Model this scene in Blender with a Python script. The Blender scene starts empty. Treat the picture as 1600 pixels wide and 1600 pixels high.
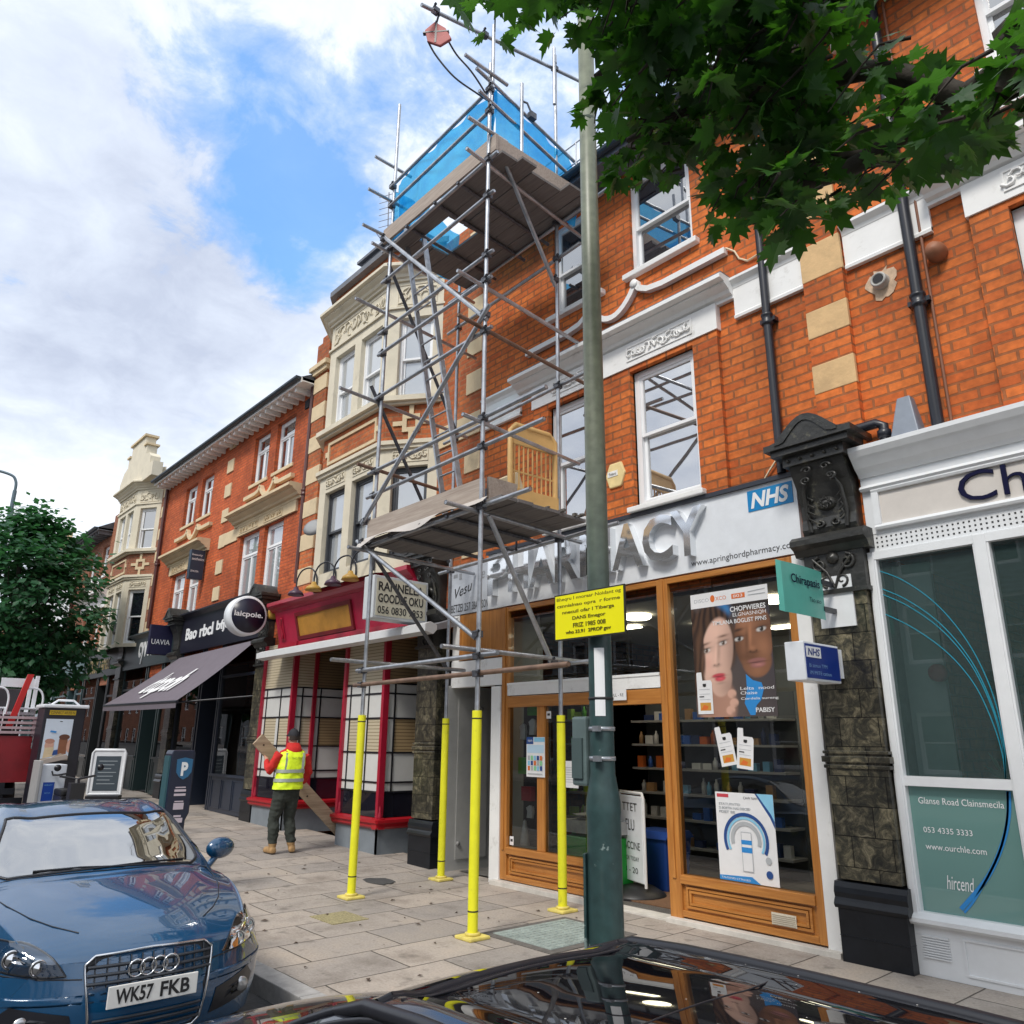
import bpy, bmesh, math, random
from mathutils import Vector, Matrix, noise
from mathutils.bvhtree import BVHTree
R = math.radians
random.seed(7)
sc = bpy.context.scene
COL = sc.collection

# ------------------------------------------------------------------ camera
FPX, PITCH, ROLL, YAW, CAMH = 1209.1, R(16.49), R(.52), R(41.23), 1.7
cd = Vector((-math.cos(YAW)*math.cos(PITCH), math.sin(YAW)*math.cos(PITCH), math.sin(PITCH)))
cr0 = cd.cross(Vector((0, 0, 1))).normalized(); cu0 = cr0.cross(cd)
cr = cr0*math.cos(ROLL)+cu0*math.sin(ROLL); cu = -cr0*math.sin(ROLL)+cu0*math.cos(ROLL)
cam = bpy.data.cameras.new('camera'); camo = bpy.data.objects.new('camera', cam); COL.objects.link(camo)
cam.sensor_width = 36; cam.lens = FPX/1600*36; cam.clip_start = .03; cam.clip_end = 3000
m3 = Matrix((cr, cu, -cd)).transposed()
camo.matrix_world = Matrix.Translation((0, 0, CAMH)) @ m3.to_4x4()
sc.camera = camo

# ------------------------------------------------------------------ sky, sun, exposure
SUN_EL, SUN_AZ = R(50), R(163)      # azimuth: clockwise from +Y
sdir = Vector((math.sin(SUN_AZ)*math.cos(SUN_EL), math.cos(SUN_AZ)*math.cos(SUN_EL), math.sin(SUN_EL)))
w = bpy.data.worlds.new('World'); sc.world = w; w.use_nodes = True
nt = w.node_tree; nt.nodes.clear()
def N(nt, t, **k):
    n = nt.nodes.new(t)
    for a, b in k.items():
        if a.startswith('i_'):
            n.inputs[int(a[2:]) if a[2:].isdigit() else a[2:].replace('_', ' ')].default_value = b
        else: setattr(n, a, b)
    return n
def L(nt, a, b): nt.links.new(a, b)
def math_(nt, op, a, b=None, c=None, clamp=False):
    n = nt.nodes.new('ShaderNodeMath'); n.operation = op; n.use_clamp = clamp
    for i, v in enumerate((a, b, c)):
        if v is None: continue
        if isinstance(v, (int, float)): n.inputs[i].default_value = v
        else: nt.links.new(v, n.inputs[i])
    return n.outputs[0]
def ramp(nt, fac, stops):
    n = nt.nodes.new('ShaderNodeValToRGB'); e = n.color_ramp.elements
    while len(e) < len(stops): e.new(.5)
    for q, (p, c) in zip(e, stops):
        q.position = p; q.color = (*c, 1) if len(c) == 3 else c
    nt.links.new(fac, n.inputs[0]); return n.outputs[0]
def mixc(nt, fac, a, b, bt='MIX'):
    n = nt.nodes.new('ShaderNodeMix'); n.data_type = 'RGBA'; n.blend_type = bt
    for i, v in ((0, fac), (6, a), (7, b)):
        if isinstance(v, (int, float)): n.inputs[i].default_value = v
        elif isinstance(v, (tuple, list)): n.inputs[i].default_value = (*v[:3], 1)
        else: nt.links.new(v, n.inputs[i])
    return n.outputs[2]
sky = N(nt, 'ShaderNodeTexSky', sky_type='NISHITA', sun_disc=False, sun_elevation=SUN_EL, sun_rotation=SUN_AZ)
sky.air_density = 1.0; sky.dust_density = 1.0; sky.ozone_density = 2.0
tc = N(nt, 'ShaderNodeTexCoord')
sep = N(nt, 'ShaderNodeSeparateXYZ'); L(nt, tc.outputs['Generated'], sep.inputs[0])
zz = math_(nt, 'ADD', math_(nt, 'MAXIMUM', sep.outputs[2], 0.0), .22)
cx = math_(nt, 'DIVIDE', sep.outputs[0], zz); cy = math_(nt, 'DIVIDE', sep.outputs[1], zz)
cmb = N(nt, 'ShaderNodeCombineXYZ'); L(nt, cx, cmb.inputs[0]); L(nt, cy, cmb.inputs[1])
n1 = N(nt, 'ShaderNodeTexNoise', i_Scale=2.6, i_Detail=10.0, i_Roughness=.60, i_Distortion=.25); L(nt, cmb.outputs[0], n1.inputs['Vector'])
mp = N(nt, 'ShaderNodeMapping'); mp.inputs['Location'].default_value = (3.1, 1.7, 0); L(nt, cmb.outputs[0], mp.inputs[0])
n2 = N(nt, 'ShaderNodeTexNoise', i_Scale=1.15, i_Detail=7.0, i_Roughness=.5); L(nt, mp.outputs[0], n2.inputs['Vector'])
def ray(px, py): return (cd*FPX+cr*(px-800)-cu*(py-800)).normalized()
bias = None
for (px, py, k, wd) in ((400, 190, .115, .017), (310, 80, .09, .009), (475, 350, .14, .009), (570, 240, .065, .014), (640, 60, .05, .012), (830, 160, .12, .022)):   # where the cloud cover thins to blue
    d = N(nt, 'ShaderNodeVectorMath', operation='DOT_PRODUCT'); L(nt, tc.outputs['Generated'], d.inputs[0]); d.inputs[1].default_value = ray(px, py)
    mr = N(nt, 'ShaderNodeMapRange', interpolation_type='SMOOTHSTEP'); L(nt, d.outputs['Value'], mr.inputs[0])
    mr.inputs[1].default_value = 1-wd; mr.inputs[2].default_value = 1.0; mr.inputs[3].default_value = 0; mr.inputs[4].default_value = k
    bias = mr.outputs[0] if bias is None else math_(nt, 'ADD', bias, mr.outputs[0])
n3_ = N(nt, 'ShaderNodeTexNoise', i_Scale=9.0, i_Detail=9.0, i_Roughness=.62, i_Distortion=.3); L(nt, cmb.outputs[0], n3_.inputs['Vector'])
dens = math_(nt, 'SUBTRACT', math_(nt, 'ADD', math_(nt, 'MULTIPLY', n1.outputs[0], .54), math_(nt, 'MULTIPLY', n3_.outputs[0], .46)), bias)
cf = ramp(nt, dens, [(.25, (.15,)*3), (.335, (.46,)*3), (.40, (.95,)*3), (.43, (1,)*3)])
gd_ = N(nt, 'ShaderNodeVectorMath', operation='DOT_PRODUCT'); L(nt, tc.outputs['Generated'], gd_.inputs[0]); gd_.inputs[1].default_value = ray(90, 420)
gm_r = N(nt, 'ShaderNodeMapRange', interpolation_type='SMOOTHSTEP'); L(nt, gd_.outputs['Value'], gm_r.inputs[0]); gm_r.inputs[1].default_value = .955; gm_r.inputs[2].default_value = 1.; gm_r.inputs[3].default_value = 0; gm_r.inputs[4].default_value = .13
cv = math_(nt, 'SUBTRACT', math_(nt, 'ADD', math_(nt, 'MULTIPLY', n2.outputs[0], .75), math_(nt, 'MULTIPLY', n3_.outputs[0], .25)), gm_r.outputs[0])
ccol = ramp(nt, cv, [(.30, (2.6, 2.9, 3.6)), (.42, (3.5, 3.85, 4.5)), (.50, (4.3, 4.6, 5.1)), (.58, (5.2, 5.4, 5.7))])
skyc = mixc(nt, 1.0, sky.outputs[0], (.80, 1.35, 1.62), 'MULTIPLY')
mx = mixc(nt, cf, skyc, ccol)
bg = N(nt, 'ShaderNodeBackground'); L(nt, mx, bg.inputs[0]); bg.inputs[1].default_value = .13
wo = N(nt, 'ShaderNodeOutputWorld'); L(nt, bg.outputs[0], wo.inputs[0])
sl = bpy.data.lights.new('sun', 'SUN'); sl.energy = 1.5; sl.angle = R(14); sl.color = (1, .95, .87)
so = bpy.data.objects.new('sun', sl); COL.objects.link(so); so.rotation_euler = sdir.to_track_quat('Z', 'Y').to_euler(); so.location = (0, -5, 30)
sc.view_settings.view_transform = 'Standard'; sc.view_settings.look = 'None'
sc.view_settings.exposure = .86; sc.view_settings.gamma = 1
sc.cycles.max_bounces = 7; sc.cycles.transparent_max_bounces = 12
sc.cycles.sample_clamp_indirect = 6
try: sc.cycles.use_denoising = True
except Exception: pass

# ------------------------------------------------------------------ materials
MATS = {}
def mat(name, col, rough=.6, metal=0., var=.12, scale=6., bump=0., bscale=30., coat=0., emit=0., spec=.5, dirt=None):
    if name in MATS: return MATS[name]
    m = bpy.data.materials.new(name); m.use_nodes = True; nt = m.node_tree; b = nt.nodes['Principled BSDF']
    b.inputs['Roughness'].default_value = rough; b.inputs['Metallic'].default_value = metal
    b.inputs['Specular IOR Level'].default_value = spec
    if coat: b.inputs['Coat Weight'].default_value = coat; b.inputs['Coat Roughness'].default_value = .03
    geo = N(nt, 'ShaderNodeNewGeometry')
    if var > 0:
        n = N(nt, 'ShaderNodeTexNoise', i_Scale=scale, i_Detail=6.0, i_Roughness=.65); L(nt, geo.outputs['Position'], n.inputs['Vector'])
        lo = tuple(c*(1-var) for c in col); hi = tuple(min(1, c*(1+var)) for c in col)
        c = ramp(nt, n.outputs[0], [(.3, lo), (.7, hi)])
        if dirt:
            n2 = N(nt, 'ShaderNodeTexNoise', i_Scale=dirt[1], i_Detail=8.0, i_Roughness=.7); L(nt, geo.outputs['Position'], n2.inputs['Vector'])
            f = ramp(nt, n2.outputs[0], [(dirt[2], (0, 0, 0)), (dirt[2]+.14, (1, 1, 1))])
            c = mixc(nt, math_(nt, 'MULTIPLY', f, dirt[3]), c, dirt[0])
        L(nt, c, b.inputs['Base Color'])
    else: b.inputs['Base Color'].default_value = (*col, 1)
    if bump:
        nb = N(nt, 'ShaderNodeTexNoise', i_Scale=bscale, i_Detail=5.0); L(nt, geo.outputs['Position'], nb.inputs['Vector'])
        bp = N(nt, 'ShaderNodeBump', i_Strength=bump, i_Distance=.02); L(nt, nb.outputs[0], bp.inputs['Height']); L(nt, bp.outputs[0], b.inputs['Normal'])
    if emit:
        b.inputs['Emission Color'].default_value = (*col, 1); b.inputs['Emission Strength'].default_value = emit
    MATS[name] = m; return m
def brick(name, c1, c2, mortar, bw=.225, rh=.075, ms=.010, stain=.3):
    m = bpy.data.materials.new(name); m.use_nodes = True; nt = m.node_tree; b = nt.nodes['Principled BSDF']
    b.inputs['Roughness'].default_value = .85
    geo = N(nt, 'ShaderNodeNewGeometry'); s = N(nt, 'ShaderNodeSeparateXYZ'); L(nt, geo.outputs['Position'], s.inputs[0])
    u = math_(nt, 'MULTIPLY_ADD', s.outputs[1], .8, s.outputs[0])
    cb = N(nt, 'ShaderNodeCombineXYZ'); L(nt, u, cb.inputs[0]); L(nt, s.outputs[2], cb.inputs[1])
    nz = N(nt, 'ShaderNodeTexNoise', i_Scale=3.0, i_Detail=3.0); L(nt, geo.outputs['Position'], nz.inputs['Vector'])
    wob = N(nt, 'ShaderNodeVectorMath', operation='MULTIPLY_ADD'); L(nt, nz.outputs['Color'], wob.inputs[0]); wob.inputs[1].default_value = (.018, .012, 0); L(nt, cb.outputs[0], wob.inputs[2])
    bt = N(nt, 'ShaderNodeTexBrick', offset=.5); L(nt, wob.outputs[0], bt.inputs['Vector'])
    for k, v in (('Color1', (*c1, 1)), ('Color2', (*c2, 1)), ('Mortar', (*mortar, 1)), ('Scale', 1.), ('Mortar Size', ms), ('Mortar Smooth', .15), ('Bias', 0.), ('Brick Width', bw), ('Row Height', rh)):
        bt.inputs[k].default_value = v
    n2 = N(nt, 'ShaderNodeTexNoise', i_Scale=.9, i_Detail=8.0, i_Roughness=.7); L(nt, geo.outputs['Position'], n2.inputs['Vector'])
    n3 = N(nt, 'ShaderNodeTexNoise', i_Scale=14.0, i_Detail=4.0); L(nt, cb.outputs[0], n3.inputs['Vector'])
    st = ramp(nt, n2.outputs[0], [(.36, (1-stain,)*3), (.62, (1.12,)*3)])
    c = mixc(nt, 1.0, bt.outputs['Color'], st, 'MULTIPLY')
    c = mixc(nt, .55, c, ramp(nt, n3.outputs[0], [(.3, (.6, .58, .55)), (.7, (1.3, 1.25, 1.15))]), 'MULTIPLY')
    L(nt, c, b.inputs['Base Color'])
    h = math_(nt, 'SUBTRACT', math_(nt, 'MULTIPLY', n3.outputs[0], .35), bt.outputs['Fac'])
    bp = N(nt, 'ShaderNodeBump', i_Strength=.9, i_Distance=.012); L(nt, h, bp.inputs['Height']); L(nt, bp.outputs[0], b.inputs['Normal'])
    MATS[name] = m; return m
def glass(name, tint=(.75, .8, .8), base=.05, ior=1.55, rough=.01):
    m = bpy.data.materials.new(name); m.use_nodes = True; nt = m.node_tree; nt.nodes.clear()
    t = N(nt, 'ShaderNodeBsdfTransparent'); t.inputs[0].default_value = (*tint, 1)
    g = N(nt, 'ShaderNodeBsdfGlossy'); g.inputs['Roughness'].default_value = rough
    f = N(nt, 'ShaderNodeFresnel'); f.inputs[0].default_value = ior
    fac = math_(nt, 'ADD', f.outputs[0], base, clamp=True)
    mx = N(nt, 'ShaderNodeMixShader'); L(nt, fac, mx.inputs[0]); L(nt, t.outputs[0], mx.inputs[1]); L(nt, g.outputs[0], mx.inputs[2])
    o = N(nt, 'ShaderNodeOutputMaterial'); L(nt, mx.outputs[0], o.inputs[0]); MATS[name] = m; return m
def mirror_glass(name, base, dark=(.02, .025, .03), wave=.0):
    m = bpy.data.materials.new(name); m.use_nodes = True; nt = m.node_tree; nt.nodes.clear()
    t = N(nt, 'ShaderNodeBsdfDiffuse'); t.inputs[0].default_value = (*dark, 1)
    g = N(nt, 'ShaderNodeBsdfGlossy'); g.inputs['Roughness'].default_value = .015
    f = N(nt, 'ShaderNodeFresnel'); f.inputs[0].default_value = 1.6
    fac = math_(nt, 'ADD', f.outputs[0], base, clamp=True)
    if wave:
        geo = N(nt, 'ShaderNodeNewGeometry'); nb = N(nt, 'ShaderNodeTexNoise', i_Scale=2.2, i_Detail=1.0); L(nt, geo.outputs['Position'], nb.inputs['Vector'])
        bp = N(nt, 'ShaderNodeBump', i_Strength=wave, i_Distance=.02); L(nt, nb.outputs[0], bp.inputs['Height']); L(nt, bp.outputs[0], g.inputs['Normal'])
    mx = N(nt, 'ShaderNodeMixShader'); L(nt, fac, mx.inputs[0]); L(nt, t.outputs[0], mx.inputs[1]); L(nt, g.outputs[0], mx.inputs[2])
    o = N(nt, 'ShaderNodeOutputMaterial'); L(nt, mx.outputs[0], o.inputs[0]); MATS[name] = m; return m
def wood(name, c1, c2, rough=.45, axis=0, scale=3., coat=0.):
    m = bpy.data.materials.new(name); m.use_nodes = True; nt = m.node_tree; b = nt.nodes['Principled BSDF']
    b.inputs['Roughness'].default_value = rough; b.inputs['Coat Weight'].default_value = coat
    geo = N(nt, 'ShaderNodeNewGeometry'); mp = N(nt, 'ShaderNodeMapping'); s = [14, 14, 14]; s[axis] = .8; mp.inputs['Scale'].default_value = s
    L(nt, geo.outputs['Position'], mp.inputs[0])
    n = N(nt, 'ShaderNodeTexNoise', i_Scale=scale, i_Detail=6.0, i_Roughness=.6, i_Distortion=.6); L(nt, mp.outputs[0], n.inputs['Vector'])
    L(nt, ramp(nt, n.outputs[0], [(.3, c1), (.7, c2)]), b.inputs['Base Color'])
    bp = N(nt, 'ShaderNodeBump', i_Strength=.15, i_Distance=.01); L(nt, n.outputs[0], bp.inputs['Height']); L(nt, bp.outputs[0], b.inputs['Normal'])
    MATS[name] = m; return m

brick('brick_orange', (.68, .180, .034), (.52, .108, .02), (.32, .11, .038), .29, .098, .012, .34)
brick('brick_bay', (.54, .15, .042), (.40, .092, .028), (.38, .17, .08), .27, .09, .011, .4)
brick('brick_red', (.60, .128, .034), (.50, .096, .026), (.36, .10, .045), ms=.007, stain=.4)
brick('brick_far', (.36, .13, .07), (.30, .10, .055), (.34, .19, .11), ms=.008)
cream = mat('cream_stone', (.66, .53, .34), .8, var=.10, scale=2.5, bump=.15, dirt=((.30, .25, .17), 1.7, .55, .45))
bayst = mat('bay_stone', (.66, .60, .47), .75, var=.09, scale=3, bump=.1, dirt=((.33, .30, .24), 2.2, .57, .4))
white = mat('white_paint', (.82, .82, .81), .5, var=.04, scale=5, dirt=((.36, .34, .30), 4.0, .57, .45))
upvc = mat('white_upvc', (.84, .85, .86), .3, var=.02)
stoneblock = mat('sandstone_block', (.66, .44, .22), .8, var=.12, scale=5, bump=.15, dirt=((.5, .33, .17), 3, .5, .6))
slate = mat('slate_roof', (.06, .065, .075), .7, var=.3, scale=8, bump=.4, bscale=9)
lead = mat('lead_grey', (.14, .15, .17), .6, var=.25, scale=3, bump=.1)
black_iron = mat('black_pipe_paint', (.016, .018, .026), .35, var=.2)
gutter = mat('gutter_dark', (.03, .045, .06), .45, var=.2)
galv = mat('galvanised_tube', (.42, .44, .47), .38, .75, var=.30, scale=7, dirt=((.16, .10, .07), 5, .62, .7))
rusty = mat('rusty_tube', (.23, .15, .11), .6, .45, var=.35, scale=6)
clampm = mat('coupler_steel', (.12, .125, .14), .5, .7, var=.4, scale=20)
yellow = mat('yellow_foam', (.80, .78, .02), .55, var=.07, scale=5, dirt=((.30, .27, .06), 11, .60, .6))
boardm = wood('scaffold_board', (.30, .24, .20), (.46, .39, .33), .8, 0)
boardu = wood('scaffold_board_dark', (.13, .12, .12), (.21, .195, .185), .85, 0)
timber = wood('varnished_timber', (.36, .13, .025), (.56, .24, .055), .35, 2, 2.4, .3)
timberh = wood('varnished_timber_rail', (.36, .13, .025), (.56, .24, .055), .35, 0, 2.4, .3)
marble = None
gl_shop = glass('shop_glass', (.72, .78, .78), .05)
def film_glass(name, tint, col, k, base=.05):
    m = glass(name, tint, base); nt = m.node_tree; o = [n for n in nt.nodes if n.type == 'OUTPUT_MATERIAL'][0]; src = o.inputs[0].links[0].from_socket
    d = N(nt, 'ShaderNodeBsdfDiffuse'); d.inputs[0].default_value = (*col, 1); x = N(nt, 'ShaderNodeMixShader', i_0=k); L(nt, src, x.inputs[1]); L(nt, d.outputs[0], x.inputs[2]); L(nt, x.outputs[0], o.inputs[0]); return m
gl_film = film_glass('tinted_film_glass', (.70, .82, .80), (.20, .33, .32), .13)
gl_clear = glass('clear_glass', (.8, .85, .85), .03)
gl_up = mirror_glass('window_glass', .42, (.03, .035, .045), .03)
gl_grey = mirror_glass('bright_window_glass', .62, (.10, .10, .105), .03)
gl_dark = mirror_glass('dark_window_glass', .10, (.012, .014, .02), .1)
gl_curt = mirror_glass('net_curtain_window_glass', .28, (.42, .45, .48), .05)
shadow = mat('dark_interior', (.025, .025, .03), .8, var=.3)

# ------------------------------------------------------------------ mesh helpers
WM = {}
def frame(o, ux):
    ux = Vector(ux).normalized(); z = Vector((0, 0, 1)); n = z.cross(ux)
    return Matrix(((ux.x, n.x, 0, o[0]), (ux.y, n.y, 0, o[1]), (ux.z, n.z, 1, o[2]), (0, 0, 0, 1)))
FAC = Matrix.Identity(4)
class MB:
    def __init__(s, M=None): s.v = []; s.f = []; s.m = []; s.s = []; s.M = M
    def add(s, vs, fs, mi=0, sm=False):
        k = len(s.v)
        s.v += [(s.M @ Vector(p)) if s.M is not None else Vector(p) for p in vs]
        for f in fs: s.f.append([i+k for i in f]); s.m.append(mi); s.s.append(sm)
        return s
    def box(s, x0, x1, y0, y1, z0, z1, mi=0):
        v = [(x, y, z) for z in (z0, z1) for y in (y0, y1) for x in (x0, x1)]
        return s.add(v, [(0, 2, 3, 1), (4, 5, 7, 6), (0, 1, 5, 4), (2, 6, 7, 3), (0, 4, 6, 2), (1, 3, 7, 5)], mi)
    def obox(s, c, ax, ay, az, mi=0):   # centre and three half-axis vectors
        c, ax, ay, az = map(Vector, (c, ax, ay, az))
        v = [c+ax*i+ay*j+az*k for k in (-1, 1) for j in (-1, 1) for i in (-1, 1)]
        return s.add(v, [(0, 2, 3, 1), (4, 5, 7, 6), (0, 1, 5, 4), (2, 6, 7, 3), (0, 4, 6, 2), (1, 3, 7, 5)], mi)
    def quad(s, a, b, c, d, mi=0): return s.add([a, b, c, d], [(0, 1, 2, 3)], mi)
    def cyl(s, p0, p1, r, r1=None, n=12, mi=0, cap=True):
        return s.tube([p0, p1], [r, r if r1 is None else r1], n, mi, cap)
    def tube(s, pts, r, n=10, mi=0, cap=True):
        pts = [Vector(p) for p in pts]; rr = r if isinstance(r, (list, tuple)) else [r]*len(pts)
        vs = []; a = None
        for i, p in enumerate(pts):
            t = (pts[min(i+1, len(pts)-1)]-pts[max(i-1, 0)])
            if t.length < 1e-9: t = Vector((0, 0, 1))
            t.normalize()
            if a is None: a = t.orthogonal().normalized()
            else:
                a = a-t*a.dot(t)
                a = t.orthogonal().normalized() if a.length < 1e-6 else a.normalized()
            b = t.cross(a)
            vs += [p+(a*math.cos(2*math.pi*j/n)+b*math.sin(2*math.pi*j/n))*rr[i] for j in range(n)]
        fs = [(i*n+j, i*n+(j+1) % n, (i+1)*n+(j+1) % n, (i+1)*n+j) for i in range(len(pts)-1) for j in range(n)]
        s.add(vs, fs, mi, True)
        if cap:
            k = len(pts)-1
            s.add(vs[:n], [tuple(range(n))[::-1]], mi); s.add(vs[k*n:], [tuple(range(n))], mi)
        return s
    def lathe(s, prof, c, n=24, mi=0, axis='z'):
        vs = []
        for (r, z) in prof:
            for j in range(n):
                a = 2*math.pi*j/n; q = (r*math.cos(a), r*math.sin(a), z)
                if axis == 'y': q = (q[0], q[2], q[1])
                if axis == 'x': q = (q[2], q[0], q[1])
                vs.append((c[0]+q[0], c[1]+q[1], c[2]+q[2]))
        fs = [(i*n+j, i*n+(j+1) % n, (i+1)*n+(j+1) % n, (i+1)*n+j) for i in range(len(prof)-1) for j in range(n)]
        return s.add(vs, fs, mi, True)
    def prism(s, poly, o, ux, uy, d, mi=0):   # 2d outline in the plane (o; ux, uy), pushed along d
        o, ux, uy, d = map(Vector, (o, ux, uy, d)); n = len(poly)
        a = [o+ux*p[0]+uy*p[1] for p in poly]; b = [q+d for q in a]
        fs = [tuple(range(n))[::-1], tuple(range(n, 2*n))]+[(i, (i+1) % n, n+(i+1) % n, n+i) for i in range(n)]
        return s.add(a+b, fs, mi)
    def sweepx(s, prof, x0, x1, mi=0):        # closed (y, z) profile swept along local x
        n = len(prof); v = [(x0, y, z) for y, z in prof]+[(x1, y, z) for y, z in prof]
        return s.add(v, [tuple(range(n)), tuple(range(n, 2*n))[::-1]]+[(i, n+i, n+(i+1) % n, (i+1) % n) for i in range(n)], mi)
    def wall(s, x0, x1, z0, z1, holes=(), y=0., d=.12, mi=0, mr=None):
        xs = sorted({x0, x1, *[min(max(h[i], x0), x1) for h in holes for i in (0, 1)]}); zs = sorted({z0, z1, *[min(max(h[i], z0), z1) for h in holes for i in (2, 3)]})
        for i in range(len(xs)-1):
            for j in range(len(zs)-1):
                mx, mz = (xs[i]+xs[i+1])/2, (zs[j]+zs[j+1])/2
                if any(h[0] < mx < h[1] and h[2] < mz < h[3] for h in holes): continue
                s.quad((xs[i], y, zs[j]), (xs[i+1], y, zs[j]), (xs[i+1], y, zs[j+1]), (xs[i], y, zs[j+1]), mi)
        mr = mi if mr is None else mr
        for a, b, c, e in holes:
            s.quad((a, y, c), (a, y+d, c), (b, y+d, c), (b, y, c), mr); s.quad((a, y, e), (b, y, e), (b, y+d, e), (a, y+d, e), mr)
            s.quad((a, y, c), (a, y, e), (a, y+d, e), (a, y+d, c), mr); s.quad((b, y, c), (b, y+d, c), (b, y+d, e), (b, y, e), mr)
        return s
    def grid(s, nu, nv, fn, mi=0, sm=True):
        vs = [fn(i/nu, j/nv) for j in range(nv+1) for i in range(nu+1)]
        return s.add(vs, [(j*(nu+1)+i, j*(nu+1)+i+1, (j+1)*(nu+1)+i+1, (j+1)*(nu+1)+i) for j in range(nv) for i in range(nu)], mi, sm)
    def ribbon(s, pts, th, y0, y1, mi=0):     # a moulding that follows an (x, z) line
        n = len(pts)
        top = []; bot = []
        for i in range(n):
            t = Vector(pts[min(i+1, n-1)])-Vector(pts[max(i-1, 0)]); t.normalize(); nn = Vector((-t.y, t.x))
            p = Vector(pts[i]); top.append(p+nn*th/2); bot.append(p-nn*th/2)
        for i in range(n-1):
            a, b, c, d = bot[i], bot[i+1], top[i+1], top[i]
            v = [(q.x, y, q.y) for y in (y0, y1) for q in (a, b, c, d)]
            f = [(0, 1, 2, 3), (0, 4, 5, 1), (3, 2, 6, 7)]
            if i == 0: f.append((0, 3, 7, 4))
            if i == n-2: f.append((1, 5, 6, 2))
            s.add(v, f, mi)
        return s
    def build(s, name, mats, parent=None, bevel=0., fix=False, subsurf=0):
        if not isinstance(mats, (list, tuple)): mats = [mats]
        if not s.v: s.v = [Vector((0, 0, 0))]
        lo = Vector([min(p[i] for p in s.v) for i in range(3)]); hi = Vector([max(p[i] for p in s.v) for i in range(3)])
        o = Vector(((lo.x+hi.x)/2, (lo.y+hi.y)/2, lo.z))
        me = bpy.data.meshes.new(name); me.from_pydata([p-o for p in s.v], [], s.f)
        for m in mats: me.materials.append(MATS[m] if isinstance(m, str) else m)
        me.polygons.foreach_set('material_index', s.m); me.polygons.foreach_set('use_smooth', s.s); me.update()
        if bevel or fix:
            bm = bmesh.new(); bm.from_mesh(me); bmesh.ops.remove_doubles(bm, verts=bm.verts, dist=1e-5)
            bmesh.ops.recalc_face_normals(bm, faces=bm.faces)
            if bevel:
                es = [e for e in bm.edges if len(e.link_faces) == 2 and e.calc_face_angle(0) > R(35)]
                bmesh.ops.bevel(bm, geom=es, offset=bevel, segments=2, affect='EDGES', clamp_overlap=True, profile=.6)
            bm.to_mesh(me); bm.free()
        return link(name, me, o, parent)
def link(name, me, o, parent=None):
    ob = bpy.data.objects.new(name, me); COL.objects.link(ob); ob.location = o; WM[ob.name] = Matrix.Translation(o)
    if parent is not None: ob.parent = parent; ob.matrix_parent_inverse = WM[parent.name].inverted()
    return ob
def tag(o, label, cat, group=None):
    o['label'] = label; o['category'] = cat
    if group: o['group'] = group
    return o
def thing(name, label, cat, loc, group=None):
    o = bpy.data.objects.new(name, None); COL.objects.link(o); o.location = loc; o.empty_display_size = .2; WM[o.name] = Matrix.Translation(loc)
    return tag(o, label, cat, group)
def struct(o): o['kind'] = 'structure'; return o
def stuff(o): o['kind'] = 'stuff'; return o
def copy_tree(o, parent=None):
    c = o.copy(); COL.objects.link(c); WM[c.name] = WM[o.name].copy()
    if parent is not None: c.parent = parent
    for ch in [q for q in COL.objects if q.parent == o]: copy_tree(ch, c)
    return c
def text_mesh(txt, o, ux, uz, w, h, ext=.002, shear=0., off=0., stretch=True, spacing=1.):
    cu_ = bpy.data.curves.new('lettering', 'FONT'); cu_.body = txt; cu_.shear = shear; cu_.offset = off; cu_.space_character = spacing
    cu_.extrude = 0; cu_.resolution_u = 3
    ob = bpy.data.objects.new('lettering', cu_)
    me = bpy.data.meshes.new_from_object(ob); bpy.data.objects.remove(ob); bpy.data.curves.remove(cu_)
    vs = [v.co.copy() for v in me.vertices]; fs = [list(p.vertices) for p in me.polygons]; bpy.data.meshes.remove(me)
    lo = [min(v[i] for v in vs) for i in (0, 1)]; hi = [max(v[i] for v in vs) for i in (0, 1)]
    sx = w/max(hi[0]-lo[0], 1e-6); sy = h/max(hi[1]-lo[1], 1e-6)
    if not stretch: sx = sy = min(sx, sy)
    o, ux, uz = Vector(o), Vector(ux).normalized(), Vector(uz).normalized(); nn = ux.cross(uz)   # towards the reader
    A = [o+ux*(v.x-lo[0])*sx+uz*(v.y-lo[1])*sy for v in vs]
    return A, fs, nn
def letters(mb, txt, o, ux, uz, w, h, ext=.002, mi=0, ms=None, **k):
    A, fs, nn = text_mesh(txt, o, ux, uz, w, h, **k); n = len(A)
    mb.add([a+nn*ext for a in A], fs, mi)
    if ext > .006:      # raised letters get sides
        ec = {}
        for f in fs:
            for i in range(len(f)):
                a, b = f[i], f[(i+1) % len(f)]; ec.setdefault((min(a, b), max(a, b)), []).append((a, b))
        side = [e[0] for e in ec.values() if len(e) == 1]
        mb.add([a+nn*ext for a in A]+list(A), [(b, a, a+n, b+n) for a, b in side], mi if ms is None else ms)
    return mb
XP = Vector((1, 0, 0)); ZP = Vector((0, 0, 1)); YP = Vector((0, 1, 0))
F = 6.89
SL = .0235
def gz(x): return 0. if x > -8.5 else SL*(-8.5-x)
def gz(x): return 0. if x > -8.5 else SL*min(-8.5-x, 60.)
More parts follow.
